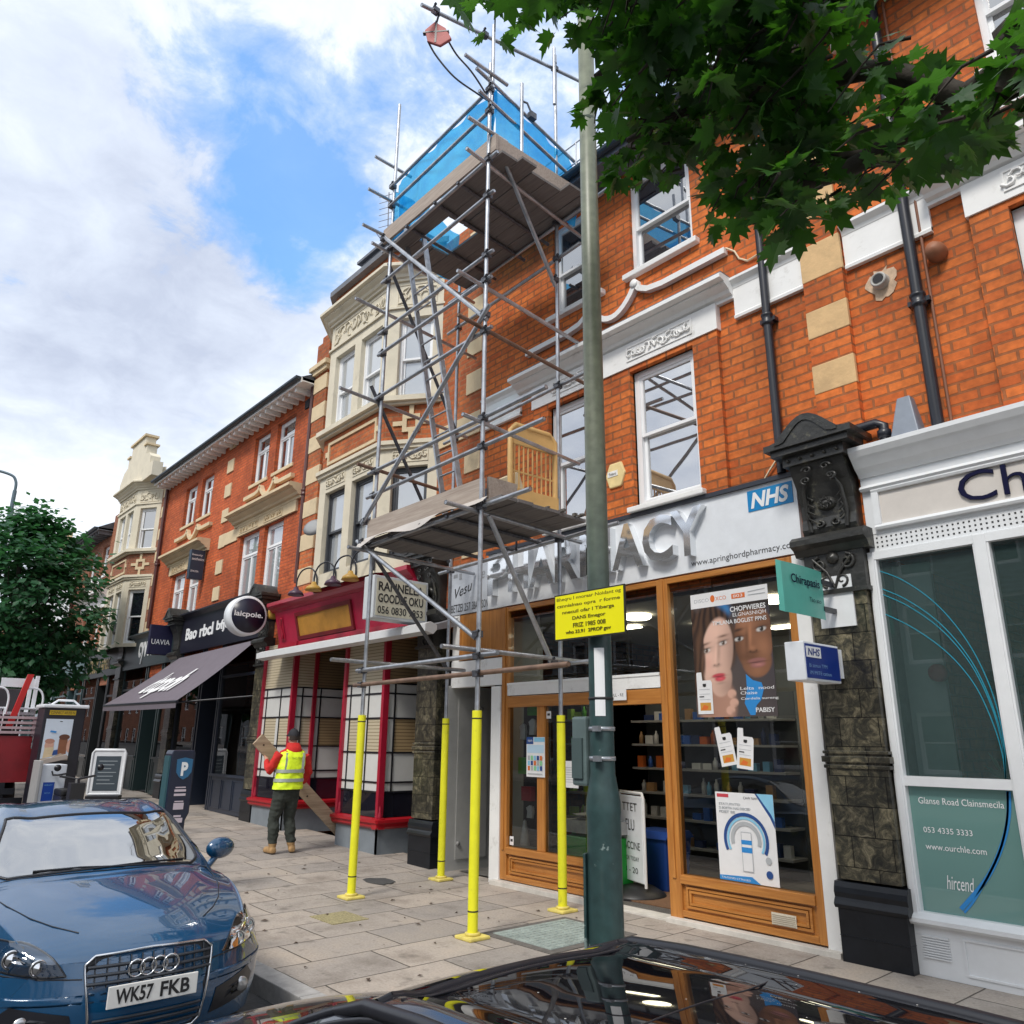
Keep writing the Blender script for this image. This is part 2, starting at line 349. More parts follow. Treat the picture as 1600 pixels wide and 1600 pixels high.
# ------------------------------------------------------------------ ground
def ground_mat(name, kind):
    m = bpy.data.materials.new(name); m.use_nodes = True; nt = m.node_tree; b = nt.nodes['Principled BSDF']
    geo = N(nt, 'ShaderNodeNewGeometry'); s = N(nt, 'ShaderNodeSeparateXYZ'); L(nt, geo.outputs['Position'], s.inputs[0])
    n1 = N(nt, 'ShaderNodeTexNoise', i_Scale=1.3, i_Detail=9.0, i_Roughness=.7); L(nt, geo.outputs['Position'], n1.inputs['Vector'])
    n2 = N(nt, 'ShaderNodeTexNoise', i_Scale=45.0, i_Detail=4.0, i_Roughness=.7); L(nt, geo.outputs['Position'], n2.inputs['Vector'])
    if kind == 'flags':
        cb = N(nt, 'ShaderNodeCombineXYZ'); L(nt, s.outputs[1], cb.inputs[0]); L(nt, s.outputs[0], cb.inputs[1])
        nw = N(nt, 'ShaderNodeTexNoise', i_Scale=.8, i_Detail=3.0); L(nt, geo.outputs['Position'], nw.inputs['Vector'])
        wb = N(nt, 'ShaderNodeVectorMath', operation='MULTIPLY_ADD'); L(nt, nw.outputs['Color'], wb.inputs[0]); wb.inputs[1].default_value = (.10, .07, 0); L(nt, cb.outputs[0], wb.inputs[2])
        bt = N(nt, 'ShaderNodeTexBrick', offset=.37, offset_frequency=2, squash=1.25, squash_frequency=3); L(nt, wb.outputs[0], bt.inputs['Vector'])
        for k, v in (('Color1', (.42, .365, .315, 1)), ('Color2', (.29, .265, .245, 1)), ('Mortar', (.07, .06, .05, 1)), ('Scale', 1.), ('Mortar Size', .008), ('Mortar Smooth', .3), ('Bias', -.1), ('Brick Width', .86), ('Row Height', .62)):
            bt.inputs[k].default_value = v
        c = mixc(nt, 1., bt.outputs['Color'], ramp(nt, n1.outputs[0], [(.32, (.62, .60, .58)), (.5, (1, 1, 1)), (.68, (1.14, 1.10, 1.04))]), 'MULTIPLY')
        c = mixc(nt, .7, c, ramp(nt, n2.outputs[0], [(.32, (.72, .71, .70)), (.6, (1.1, 1.1, 1.1))]), 'MULTIPLY')
        n3 = N(nt, 'ShaderNodeTexNoise', i_Scale=5.0, i_Detail=5.0); L(nt, geo.outputs['Position'], n3.inputs['Vector'])
        vg = N(nt, 'ShaderNodeTexVoronoi', i_Scale=5.5); L(nt, geo.outputs['Position'], vg.inputs['Vector'])
        c = mixc(nt, ramp(nt, vg.outputs['Distance'], [(.055, (.55,)*3), (.085, (0, 0, 0))]), c, (.12, .11, .10))
        c = mixc(nt, ramp(nt, n3.outputs[0], [(.61, (0, 0, 0)), (.70, (.65, .65, .65))]), c, (.16, .14, .12))
        L(nt, c, b.inputs['Base Color'])
        h = math_(nt, 'SUBTRACT', math_(nt, 'MULTIPLY', n2.outputs[0], .25), bt.outputs['Fac'])
        b.inputs['Roughness'].default_value = .75
        bp = N(nt, 'ShaderNodeBump', i_Strength=.6, i_Distance=.012)
    else:
        c = ramp(nt, n1.outputs[0], [(.3, (.045, .045, .048)), (.7, (.075, .073, .07))])
        c = mixc(nt, .8, c, ramp(nt, n2.outputs[0], [(.3, (.6,)*3), (.7, (1.4,)*3)]), 'MULTIPLY')
        L(nt, c, b.inputs['Base Color']); h = n2.outputs[0]; b.inputs['Roughness'].default_value = .85
        bp = N(nt, 'ShaderNodeBump', i_Strength=.5, i_Distance=.01)
    L(nt, h, bp.inputs['Height']); L(nt, bp.outputs[0], b.inputs['Normal']); MATS[name] = m
ground_mat('flagstones', 'flags'); ground_mat('asphalt', 'road')
mat('kerb_granite', (.36, .35, .34), .8, var=.2, scale=12, bump=.2); mat('ground_earth', (.14, .13, .11), .95, var=.3, scale=.3)
XS = [60, 20, 6, -2, -8.5, -14, -20, -28, -40, -68.5, -140]
def strip(y0, y1, dz, n=1):
    mb = MB(); vs = []
    for x in XS: vs += [(x, y0, gz(x)+dz), (x, y1, gz(x)+dz)]
    mb.add(vs, [(2*i, 2*i+2, 2*i+3, 2*i+1) for i in range(len(XS)-1)]); return mb
struct(strip(2.95, F+.35, 0).build('pavement', 'flagstones'))
struct(strip(-7.2, 2.95, -.12).build('road', 'asphalt'))
struct(strip(-10.6, -7.2, .0).build('far_pavement', 'flagstones'))
gsh = MB(); gx = [900, 60]+XS[1:]+[-900]
gv = []
for x in gx: gv += [(x, -900, gz(x)-.2), (x, 900, gz(x)-.2)]
gsh.add(gv, [(2*i, 2*i+2, 2*i+3, 2*i+1) for i in range(len(gx)-1)]); struct(gsh.build('ground', 'ground_earth'))
kb = MB()
def kerb_run(ya, yb):
    x = 20.
    while x > -60:
        x2 = x-.91; g0, g1 = gz(x-.003), gz(x2+.003)
        kb.add([(x-.003, ya, -.14+g0), (x-.003, yb, -.14+g0), (x-.003, ya, .006+g0), (x-.003, yb, .006+g0), (x2+.003, ya, -.14+g1), (x2+.003, yb, -.14+g1), (x2+.003, ya, .006+g1), (x2+.003, yb, .006+g1)],
               [(0, 1, 3, 2), (4, 6, 7, 5), (0, 2, 6, 4), (1, 5, 7, 3), (2, 3, 7, 6)])
        x = x2
kerb_run(2.90, 3.07); kerb_run(-7.32, -7.16)
struct(kb.build('kerb', 'kerb_granite', fix=True, bevel=.008))

# ------------------------------------------------------------------ building kit
def window(par, x0, x1, z0, z1, y, kind='sash', fm=upvc, gm=gl_up, M=None, fw=.055, sill=None, sm=white, mid=.5, inner=True):
    mb = MB(M); g = MB(M); d = .07
    mb.box(x0, x0+fw, y, y+d, z0, z1); mb.box(x1-fw, x1, y, y+d, z0, z1); mb.box(x0+fw, x1-fw, y, y+d, z1-fw, z1); mb.box(x0+fw, x1-fw, y, y+d, z0, z0+fw*1.2)
    a, b, c, e = x0+fw, x1-fw, z0+fw*1.2, z1-fw
    def pane(a, b, c, e, yy): g.quad((a, yy, c), (b, yy, c), (b, yy, e), (a, yy, e))
    def sash(a, b, c, e, yy, t=.038):
        mb.box(a, a+t, yy, yy+.04, c, e); mb.box(b-t, b, yy, yy+.04, c, e); mb.box(a+t, b-t, yy, yy+.04, e-t, e); mb.box(a+t, b-t, yy, yy+.04, c, c+t)
        pane(a+t, b-t, c+t, e-t, yy+.02)
    zm = c+(e-c)*mid
    if kind == 'sash': sash(a, b, zm-.02, e, y+.012); sash(a, b, c, zm+.02, y+.055)
    elif kind == 'toplight':
        zt = c+(e-c)*.70; sash(a, b, zt, e, y+.01); mb.box(a, b, y-.004, y+.05, zt-.025, zt); xm = a+(b-a)*.5
        sash(a, xm, c, zt-.025, y+.012); sash(xm, b, c, zt-.025, y+.012)
    elif kind == 'plain': pane(a, b, c, e, y+.03)
    o = mb.build('window', fm, par); g.build('pane', gm, o)
    if sill:
        sx, sp, sh = sill
        MB(M).box(x0-sx, x1+sx, y-sp, y+.02, z0-sh, z0).build('sill', sm, o, bevel=.01)
    return o
def carved(mb, x0, x1, z0, z1, y, seed=1, mi=0, n=None):   # relief foliage panel with a raised border
    rnd = random.Random(seed); t = .018
    mb.box(x0, x1, y-.012, y, z0, z0+t, mi); mb.box(x0, x1, y-.012, y, z1-t, z1, mi); mb.box(x0, x0+t, y-.012, y, z0+t, z1-t, mi); mb.box(x1-t, x1, y-.012, y, z0+t, z1-t, mi)
    n = n or max(4, int((x1-x0)/.07)); hz = (z1-z0)/2-t
    for i in range(n):
        cx_ = x0+t+(x1-x0-2*t)*(i+.5)/n; cz = (z0+z1)/2+rnd.uniform(-.25, .25)*hz; a0 = rnd.uniform(0, 6.28); sgn = rnd.choice((-1, 1)); r = hz*.8
        pts = [(cx_+math.cos(a0+sgn*k*.9)*r*(1-k/7.5), y-.016, cz+math.sin(a0+sgn*k*.9)*r*(1-k/7.5)) for k in range(7)]
        mb.tube(pts, [.015-.0012*k for k in range(7)], 5, mi)
def cornice_prof(z, h, p, back=.02):   # stepped mould, (y, z): bottom z, height h, projection p (towards -y)
    return [(back, z), (-p*.18, z), (-p*.18, z+h*.16), (-p*.34, z+h*.22), (-p*.42, z+h*.38), (-p*.62, z+h*.5), (-p*.72, z+h*.58), (-p*.72, z+h*.66), (-p, z+h*.72), (-p, z+h*.92), (-p*.9, z+h), (back, z+h)]
def drainpipe(par, x, y, z0, z1, r=.05, name='drainpipe', m=black_iron, joints=(), kick=None):
    mb = MB(); pts = [(x, y, z1), (x, y, z0)] if not kick else [(x, y, z1), (x, y, z0), (x+kick[0], y-.02, z0-.12), (x+kick[0], y-.02, z0-kick[1])]
    mb.tube(pts, r, 12)
    for z in joints: mb.lathe([(r*1.02, z-.07), (r*1.4, z-.06), (r*1.4, z-.03), (r*1.25, z-.02), (r*1.25, z+.03), (r*1.4, z+.04), (r*1.4, z+.06), (r*1.02, z+.07)], (x, y, 0), 12); mb.box(x-r*1.9, x+r*1.9, y, y+.09, z-.025, z+.02)
    return mb.build(name, m, par)
def body(par, x0, x1, zt, holes, bm, z0=3.3, depth=9., hd=.12, mr=None, name='wall', zb=None):
    mb = MB(frame((0, F, 0), XP)); mb.wall(x0, x1, z0, zt, holes, 0, hd, 0, 0 if mr is None else 1)
    zb = gz(x1) if zb is None else zb
    mb.quad((x0, depth, zb), (x0, 0.3, zb), (x0, .3, zt), (x0, depth, zt)); mb.quad((x1, .3, zb), (x1, depth, zb), (x1, depth, zt), (x1, .3, zt)); mb.quad((x1, depth, zb), (x0, depth, zb), (x0, depth, zt), (x1, depth, zt))
    mb.quad((x0, .3, z0), (x0, 0, z0), (x0, 0, zt), (x0, .3, zt)); mb.quad((x1, 0, z0), (x1, .3, z0), (x1, .3, zt), (x1, 0, zt))
    mb.quad((x0, 0, z0), (x0, .3, z0), (x1, .3, z0), (x1, 0, z0))
    return mb.build(name, [bm] if mr is None else [bm, mr], par)
def roof(par, x0, x1, ze, over=.4, rise=3.2, depth=9., gut=True, m=slate, soff=white, bracket=.30, sh=.12):
    mb = MB(frame((0, F, 0), XP))
    mb.add([(x0, -over, ze+.06), (x1, -over, ze+.06), (x1, depth/2, ze+rise), (x0, depth/2, ze+rise), (x1, depth, ze+.1), (x0, depth, ze+.1)], [(0, 1, 2, 3), (3, 2, 4, 5)])
    mb.add([(x0, -over, ze+.06), (x0, depth/2, ze+rise), (x0, depth, ze+.1), (x1, -over, ze+.06), (x1, depth/2, ze+rise), (x1, depth, ze+.1)], [(0, 1, 2), (3, 5, 4)])
    r = mb.build('roof', m, par)
    s = MB(frame((0, F, 0), XP)); s.box(x0, x1, -over+.03, .0, ze-.03, ze-.005); s.box(x0, x1, -over, -over+.03, ze-.06, ze+.05)
    x = x0+.15
    while x < x1-.1: s.box(x, x+.07, -over+.06, .0, ze-.03-sh, ze-.03); x += bracket
    s.build('eaves', soff, r)
    if gut:
        g = MB(frame((0, F, 0), XP)); g.sweepx([(-over-.12+.06*(1-math.cos(a)), ze+.06-.07*math.sin(a)) for a in [i*math.pi/6 for i in range(7)]], x0, x1); g.build('gutter', gutter, r)
    return r
def quoins(par, x0, x1, spans, y=0., p=.012, m=stoneblock, M=None):
    for i, (a, b) in enumerate(spans): MB(M or frame((0, F, 0), XP)).box(x0, x1, y-p, y+.04, a, b).build('quoin_stone', m, par, bevel=.008)

# ------------------------------------------------------------------ pharmacy house and its neighbour on the right
MF = frame((0, F, 0), XP)
def ogee_house(name, label, x0, x1, b0, b1, lows, ups, cor, ogee, zt, gm_low, bandx, ogx, carve, upz=(7.49, 8.95), lowz=(4.34, 6.1)):
    t = thing(name, label, 'building', ((x0+x1)/2, F, 0))
    holes = [(a, b, lowz[0], lowz[1]) for a, b in lows]+[(a, b, upz[0], upz[1]) for a, b in ups]
    body(t, x0, x1, zt, holes, 'brick_orange')
    # bay surround proud of the wall, with frieze, carved panels and cornice
    s = MB(MF); s.wall(b0, b1, 4.28, 6.16, [h for h in holes if h[2] < 7], -.065, .16)
    s.quad((b1, -.065, 4.28), (b1, .0, 4.28), (b1, .0, 6.16), (b1, -.065, 6.16)); s.quad((b0, 0, 4.28), (b0, -.065, 4.28), (b0, -.065, 6.16), (b0, 0, 6.16)); s.build('window_surround', 'brick_orange', t)
    f = MB(MF); f.box(b0-.02, b1+.02, -.085, .0, 6.16, 6.48)
    f.sweepx(cornice_prof(6.46, .24, .29), cor[0], cor[1])
    cn = f.build('cornice', white, t)
    for k, (a, b) in enumerate(carve): f = MB(MF); carved(f, a, b, 6.23, 6.43, -.085, 3+k); f.build('carved_panel', white, cn)
    MB(MF).box(cor[0], cor[1], -.26, .0, 6.703, 6.715).build('lead_flashing', lead, cn)
    for a, c in bandx:
        b = MB(MF)
        b.box(a, c, -.035, .0, 6.22, 6.60); b.sweepx([(.0, 6.58), (-.04, 6.58), (-.05, 6.62), (-.10, 6.66), (-.10, 6.69), (0, 6.72)], a, c); b.sweepx([(0, 6.20), (-.05, 6.20), (-.055, 6.23), (-.03, 6.26), (0, 6.26)], a, c)
        b.build('string_course', white, t)
    og = MB(MF)
    c0, c1, cc, e0, e1 = ogx
    pts = [(e0, 7.10), (c0-.42, 7.10), (c0-.2, 7.13), (c0-.07, 7.20), (c0, 7.30)]
    og.ribbon(pts, .075, -.075, .0)
    n = 12; half = (c1-c0)
    og.ribbon([(c0+half*i/n, 7.28-.30*math.sin(math.pi*i/n)**.8) for i in range(n+1)], .075, -.075, .0)
    og.ribbon([(c1, 7.30), (c1+.07, 7.20), (c1+.2, 7.13), (c1+.42, 7.10), (e1, 7.10)], .075, -.075, .0)
    og.lathe([(.0, -.085), (.06, -.085), (.06, 0)], (c0, 0, 7.29), 12, axis='y'); og.lathe([(.0, -.085), (.06, -.085), (.06, 0)], (c1, 0, 7.29), 12, axis='y')
    og.build('ogee_moulding', white, t, fix=True)
    for a, bb in lows: window(t, a, bb, lowz[0], lowz[1], .03, 'sash', upvc, gm_low, MF, .075, (.06, .17, .06), white, .52)
    for a, bb in ups: window(t, a, bb, upz[0], upz[1], .055, 'sash', upvc, gl_up, MF, .06, (.09, .14, .075), white, .46)
    return t
ph = ogee_house('brick_house', 'orange brick house above the pharmacy, with white sash windows, carved frieze and white cornice', -8.6, -2.86, -7.35, -4.33,
    [(-7.05, -6.14), (-5.60, -4.66)], [(-7.0, -6.1), (-5.56, -4.60)], (-7.66, -4.10), None, 9.12, gl_grey, [(-8.5, -7.66), (-4.10, -3.27)], (-6.25, -5.47, 0, -7.52, -4.15), [(-6.95, -6.2), (-5.62, -4.64)])
r_ = roof(ph, -8.6, -2.7, 9.12, .42, 3.0, m=slate, soff=lead, bracket=.6)
pr = MB(MF); pr.wall(-3.27, -2.86, 4.2, 9.12, (), -.08); pr.quad((-2.86, -.08, 4.2), (-2.86, 0, 4.2), (-2.86, 0, 9.12), (-2.86, -.08, 9.12)); pr.quad((-3.27, 0, 4.2), (-3.27, -.08, 4.2), (-3.27, -.08, 9.12), (-3.27, 0, 9.12)); pier = pr.build('pier', 'brick_orange', ph)
quoins(pier, -3.275, -2.853, [(4.98, 5.28), (5.58, 5.88), (6.22, 6.62), (6.92, 7.22), (7.52, 7.82), (8.12, 8.42), (8.72, 9.02)], -.08, .006)
drainpipe(ph, -3.70, F-.08, 4.28, 9.05, .045, joints=(6.0, 8.2))
# service bits on the brickwork
al = MB(MF); al.M = frame((-5.87, F-.0, 4.8), XP)
al.prism([(-.15, .02), (-.08, .17), (.10, .17), (.16, .02), (.09, -.14), (-.09, -.14)], (0, 0, 0), XP, ZP, (0, -.09, 0)); ab = al.build('alarm_box', mat('alarm_cream', (.78, .62, .30), .45), None, bevel=.015)
tag(ab, 'cream hexagonal burglar alarm box on the orange brick beside the first-floor window', 'alarm')
MB().box(-5.98, -5.82, F-.096, F-.088, 4.80, 4.87).build('label_plate', mat('label_white', (.8, .8, .78), .4), ab); 
k_ = MB(); letters(k_, 'Telsco', (-5.96, F-.097, 4.815), XP, ZP, .12, .035); k_.build('lettering', mat('ink_black', (.02, .02, .022), .5, var=0), ab)
cbm = mat('cable_cream', (.72, .58, .40), .6); cbk = mat('cable_brown', (.22, .09, .05), .6)
MB().tube([(-5.87, F-.012, 4.66), (-5.86, F-.012, 4.3)], .013, 6).build('cable', cbk, ab)
ca = MB(); ca.tube([(-4.15, F-.03, 7.14), (-4.05, F-.02, 7.05), (-4.0, F-.02, 6.93), (-3.9, F-.02, 6.85), (-3.75, F-.03, 6.86)], .012, 6)
tag(ca.build('cable', cbm), 'loose cream cable hanging from the end of the white moulding', 'cable')
ca = MB(); ca.tube([(-3.95, F-.02, 4.26), (-3.86, F-.03, 4.36), (-3.72, F-.04, 4.50), (-3.62, F-.05, 4.62), (-3.58, F-.06, 4.52), (-3.64, F-.07, 4.42), (-3.55, F-.08, 4.34), (-3.42, F-.06, 4.42), (-3.38, F-.05, 4.55)], .010, 6)
tag(ca.build('cable', cbm), 'looped cream cable above the blue NHS logo, beside the black stone bracket', 'cable')

rh = ogee_house('brick_house', 'orange brick house above the white chiropractor shopfront, with a black drainpipe and flue', -2.86, 4.2, -1.72, 1.5,
    [(-1.42, -.45), (.25, 1.2)], [(-1.38, -.45), (.2, 1.1)], (-2.03, 1.75), None, 9.12, gl_up, [(-2.84, -2.03), (1.75, 4.0)], (-.45, .28, 0, -1.9, 1.7), [(-1.42, -.5), (.25, 1.2)], upz=(7.55, 9.0))
roof(rh, -2.7, 4.3, 9.12, .42, 3.0, m=slate, soff=lead, bracket=.6)
dp = MB(); 
drainpipe(rh, -2.22, F-.085, 4.28, 9.0, .05, joints=(5.55,)); drainpipe(rh, -2.13, F-.03, 4.3, 9.0, .014, name='cable_run', m=cbk)
fl = MB(); fl.M = frame((-2.54, F, 5.93), XP); fl.lathe([(.0, -.03), (.045, -.03), (.05, -.08), (.065, -.09), (.075, -.075), (.075, -.02), (.085, 0)], (0, 0, 0), 20, 0, 'y')
flo = fl.build('boiler_flue', mat('flue_grey', (.45, .44, .42), .5)); tag(flo, 'round grey boiler flue set in a ragged patch of pale mortar on the brick', 'flue')
pm = MB(); rnd = random.Random(5); pm.prism([(math.cos(a)*(.135+rnd.uniform(-.045, .04)), math.sin(a)*(.15+rnd.uniform(-.05, .05))) for a in [i*2*math.pi/22 for i in range(22)]], (-2.54, F, 5.93), XP, ZP, (0, -.008, 0)); pm.build('mortar_patch', mat('pale_mortar', (.55, .40, .28), .9, var=.25, scale=20), flo)
MB().lathe([(0, -.088), (.045, -.088)], (-2.54, F, 5.93), 16, axis='y').build('flue_mouth', shadow, flo)
bl = MB(); bl.lathe([(0, -.16), (.06, -.15), (.085, -.08), (.085, 0)], (-2.02, F, 5.97), 14, axis='y'); tag(bl.build('bell_box', mat('bell_brown', (.30, .12, .06), .6)), 'small round brown bell box on brick right of the black drainpipe', 'bell')
gb = MB(); gb.add([(-2.58, F-.0, 4.285), (-2.34, F, 4.285), (-2.34, F-.2, 4.285), (-2.58, F-.2, 4.285), (-2.52, F, 4.68), (-2.41, F, 4.68), (-2.41, F-.10, 4.68), (-2.52, F-.10, 4.68)], [(3, 2, 6, 7), (2, 1, 5, 6), (0, 3, 7, 4), (4, 7, 6, 5)])
tag(gb.build('cowl', mat('cowl_grey', (.20, .23, .28), .5), bevel=.01), 'tapered grey metal cowl standing on the white shop cornice', 'cowl')
wp = MB(); wp.tube([(-3.15, F-.10, 4.50), (-2.72, F-.11, 4.50), (-2.66, F-.11, 4.46), (-2.66, F-.11, 4.28)], .045, 10); wp.lathe([(.045, 0), (.06, .01), (.06, .07), (.045, .08)], (-2.66, F-.11, 4.34), 12)
tag(wp.build('waste_pipe', black_iron), 'short black waste pipe bending down behind the black stone bracket', 'pipe')
flm = MB(); flm.tube([(-2.62, F-.06, 9.1), (-2.6, F-.08, 8.98)], .01, 6); flm.lathe([(.03, .0), (.05, -.02), (.05, -.09), (.075, -.11), (.075, -.24), (0, -.25)], (-2.6, F-.09, 8.98), 12)
tag(flm.build('junction_box', mat('jb_white', (.75, .74, .72), .5)), 'white plastic junction box hanging on a cable under the eaves', 'junction box')
aer = MB()
for i in range(7): aer.cyl((-6.9+.68*i, F-.3, 9.25), (-6.9+.68*i, F-.3, 9.85), .012, n=6)
for z in (9.5, 9.83): aer.cyl((-6.95, F-.3, z), (-2.7, F-.3, z), .012, n=6)
tag(aer.build('roof_railing', mat('rail_white', (.7, .72, .75), .5)), 'thin pale safety rail along the roof edge behind the leaves', 'railing')
# ------------------------------------------------------------------ houses with a canted stone bay
def bay_house(label, x0, x1, zt, xl, xr, cant, dep, stone, bm, z, fwin, low_gm, up_gm, loc_seed, up_fm=upvc, low_fm=upvc, kind='sash'):
    t = thing('bay_house', label, 'building', ((x0+x1)/2, F, gz((x0+x1)/2)))
    body(t, x0, x1, zt, (), bm)
    dg = math.hypot(cant, dep)
    FR = frame((0, F-dep, 0), XP); RT = frame((xr, F-dep, 0), (cant, dep, 0)); LF = frame((xl-cant, F, 0), (cant, -dep, 0))
    def ring(mb, z0, h, p, prof=None):      # a course that wraps the three bay faces
        pr = prof or [(.05, z0), (-p, z0), (-p, z0+h), (.05, z0+h)]
        outs = []
        for (M, a, b) in ((LF, 0, dg), (FR, xl, xr), (RT, 0, dg)): outs.append((M, a, b))
        k = .42
        pts = []
        for (y, zz_) in pr:
            o = -y
            pts.append([Vector((xl-cant-o*.9, F+.0, zz_)), Vector((xl-o*k, F-dep-o, zz_)), Vector((xr+o*k, F-dep-o, zz_)), Vector((xr+cant+o*.9, F+.0, zz_))])
        n = len(pr); vs = [pts[i][j] for j in range(4) for i in range(n)]
        mb.add(vs, [(j*n+i, (j+1)*n+i, (j+1)*n+(i+1) % n, j*n+(i+1) % n) for j in range(3) for i in range(n)]+[tuple(range(n)), tuple(range(3*n, 4*n))[::-1]])
    # lower stone storey, brick apron, upper stone storey
    sw = (dg*.19, dg*.83)
    lo = [(a, b, z['l0'], z['l1']) for a, b in fwin]; up = [(a, b, z['u0'], z['u1']) for a, b in fwin]
    st = MB(); s2 = MB()
    for M, a, b, hl, hu in ((FR, xl, xr, lo, up), (RT, 0, dg, [(*sw, z['l0'], z['l1'])], [(*sw, z['u0'], z['u1'])]), (LF, 0, dg, [(*sw, z['l0'], z['l1'])], [(*sw, z['u0'], z['u1'])])):
        st.M = s2.M = M; s2.wall(a, b, 4.25, z['a0'], hl, 0, .16); st.wall(a, b, z['a1'], z['top'], hu, 0, .16)
    s = st.build('upper_bay', stone, t); s2.build('lower_bay', stone, t)
    ap = MB()
    for M, a, b in ((FR, xl, xr), (RT, 0, dg), (LF, 0, dg)): ap.M = M; ap.wall(a, b, z['a0'], z['a1'], (), .015)
    ap.build('brick_apron', bm, t)
    tr = MB()
    ring(tr, z['a1']-.02, .09, .14); ring(tr, z['a1']-.07, .05, .07); ring(tr, z['a0']-.03, .07, .09); ring(tr, z['a0']-.09, .06, .05)
    ring(tr, 0, 0, 0, cornice_prof(z['top']-.02, .28, .25, .05)); ring(tr, z['f0']-.04, .04, .04)
    tr.build('moulding', stone, s)
    for M, a, b in ((FR, xl, xr), (RT, 0, dg)):
        cv = MB(M); carved(cv, a+.12, b-.12, z['f0']+.03, z['top']-.08, 0, loc_seed, n=14 if M is FR else 6); cv.build('carved_panel', stone, s)
        for a2, b2 in (fwin if M is FR else [(sw[0]-.02, sw[1]+.02)]): cv = MB(M); carved(cv, a2+.02, b2-.02, z['l1']+.07, z['a0']-.13, 0, loc_seed+2); cv.build('carved_panel', stone, s)
    pn = MB(); h0, h1 = z['a0']+.06, z['a1']-.10; hm = (h0+h1)/2; hh = h1-h0
    pn.M = FR; a, b = xl+.22, xr-.22; q = .055
    pn.box(a, b, -.012, .015, h0+.08, h0+.08+q); pn.box(a, b, -.012, .015, h1-.08-q, h1-.08); pn.box(a, a+q, -.012, .015, h0+.08+q, h1-.08-q); pn.box(b-q, b, -.012, .015, h0+.08+q, h1-.08-q)
    pn.box(a-.09, a, -.010, .015, hm-.05, hm+.05); pn.box(b, b+.09, -.010, .015, hm-.05, hm+.05)
    for M in (RT, LF):
        pn.M = M; c = dg/2; e = hh*.26; q2 = hh*.13
        pn.box(c-e, c+e, -.012, .015, hm+e-q2, hm+e); pn.box(c-e, c+e, -.012, .015, hm-e, hm-e+q2); pn.box(c-e, c-e+q2, -.012, .015, hm-e+q2, hm+e-q2); pn.box(c+e-q2, c+e, -.012, .015, hm-e+q2, hm+e-q2)
        pn.box(c-q2/2, c+q2/2, -.012, .015, hm+e, h1+.02); pn.box(c-q2/2, c+q2/2, -.012, .015, h0-.02, hm-e); pn.box(c-e-.17, c-e, -.012, .015, hm-q2/2, hm+q2/2); pn.box(c+e, c+e+.17, -.012, .015, hm-q2/2, hm+q2/2)
    pn.build('stone_tracery', cream, t)
    for M, hl, hu in ((FR, lo, up), (RT, [(*sw, z['l0'], z['l1'])], [(*sw, z['u0'], z['u1'])]), (LF, [(*sw, z['l0'], z['l1'])], [(*sw, z['u0'], z['u1'])])):
        for h in hl: window(t, *h, .09, kind, low_fm, low_gm, M, .05)
        for h in hu: window(t, *h, .09, kind, up_fm, up_gm, M, .05)
    return t, ring, FR, RT, dg
CB = dict(l0=4.5, l1=6.02, a0=6.42, a1=7.18, u0=7.25, u1=8.78, f0=9.0, top=9.52)
dkf = mat('dark_frame', (.05, .055, .065), .4)
bh, ring, FR, RT, dg = bay_house('brick house with a canted cream stone bay above the red shop, next to the scaffold', -14.2, -8.6, 10.15, -12.65, -10.52, .81, .56, 'bay_stone', 'brick_bay', CB,
    [(-12.42, -11.70), (-11.47, -10.75)], gl_curt, gl_curt, 21, low_fm=dkf)
pp = MB(); ring(pp, 9.78, .42, -.02); pp.build('parapet', 'brick_bay', bh)
rl = MB(); ring(rl, 10.18, .11, .10)
rl.add([(-13.5, F, 10.29), (-12.7, F-.62, 10.29), (-10.47, F-.62, 10.29), (-9.67, F, 10.29), (-10.6, F+.6, 10.62), (-12.5, F+.6, 10.62)], [(0, 1, 2, 3), (0, 3, 4, 5), (0, 1, 2, 3, 4, 5)])
rl.box(-12.35, -10.75, F-.2, F+2.5, 10.41, 10.98); rl.box(-12.42, -10.68, F-.27, F+2.5, 10.98, 11.04)
rl.add([(-14.2, F+.02, 10.15), (-8.6, F+.02, 10.15), (-8.6, F+4.5, 12.2), (-14.2, F+4.5, 12.2), (-14.2, F+9, 10.2), (-8.6, F+9, 10.2)], [(0, 1, 2, 3), (3, 2, 5, 4), (0, 3, 4), (1, 5, 2)])
rl.build('roof', lead, bh)
quoins(bh, -8.98, -8.60, [(z0, z0+.36) for z0 in (4.3, 4.98, 5.64, 6.96, 7.62, 8.28, 8.94, 9.6)], 0, .02, cream)
MB(MF).box(-9.66, -8.60, -.03, .03, 6.24, 6.60).build('string_course', cream, bh)
lp = MB(MF); lp.wall(-14.2, -13.66, 3.4, 9.9, (), -.10); lp.quad((-13.66, -.10, 3.4), (-13.66, 0, 3.4), (-13.66, 0, 9.9), (-13.66, -.10, 9.9)); lp.quad((-14.2, 0, 3.4), (-14.2, -.1, 3.4), (-14.2, -.1, 9.9), (-14.2, 0, 9.9)); lp.quad((-14.2, -.1, 9.9), (-13.66, -.1, 9.9), (-13.66, 0, 9.9), (-14.2, 0, 9.9)); lpo = lp.build('pier', 'brick_bay', bh)
quoins(lpo, -14.21, -13.65, [(z0, z0+.34) for z0 in (4.6, 5.3, 6.0, 6.7, 7.4, 8.1, 8.75)], -.10, .014, cream)
cp = MB(MF); cp.box(-14.26, -13.6, -.17, .0, 9.16, 9.26); cp.box(-14.3, -13.56, -.22, .0, 9.26, 9.36); cp.box(-14.24, -13.62, -.15, 0, 9.36, 9.4); cp.build('cap', cream, lpo)
ae = MB(); ae.cyl((-11.9, F+.1, 11.04), (-11.9, F+.1, 11.75), .016, n=6)
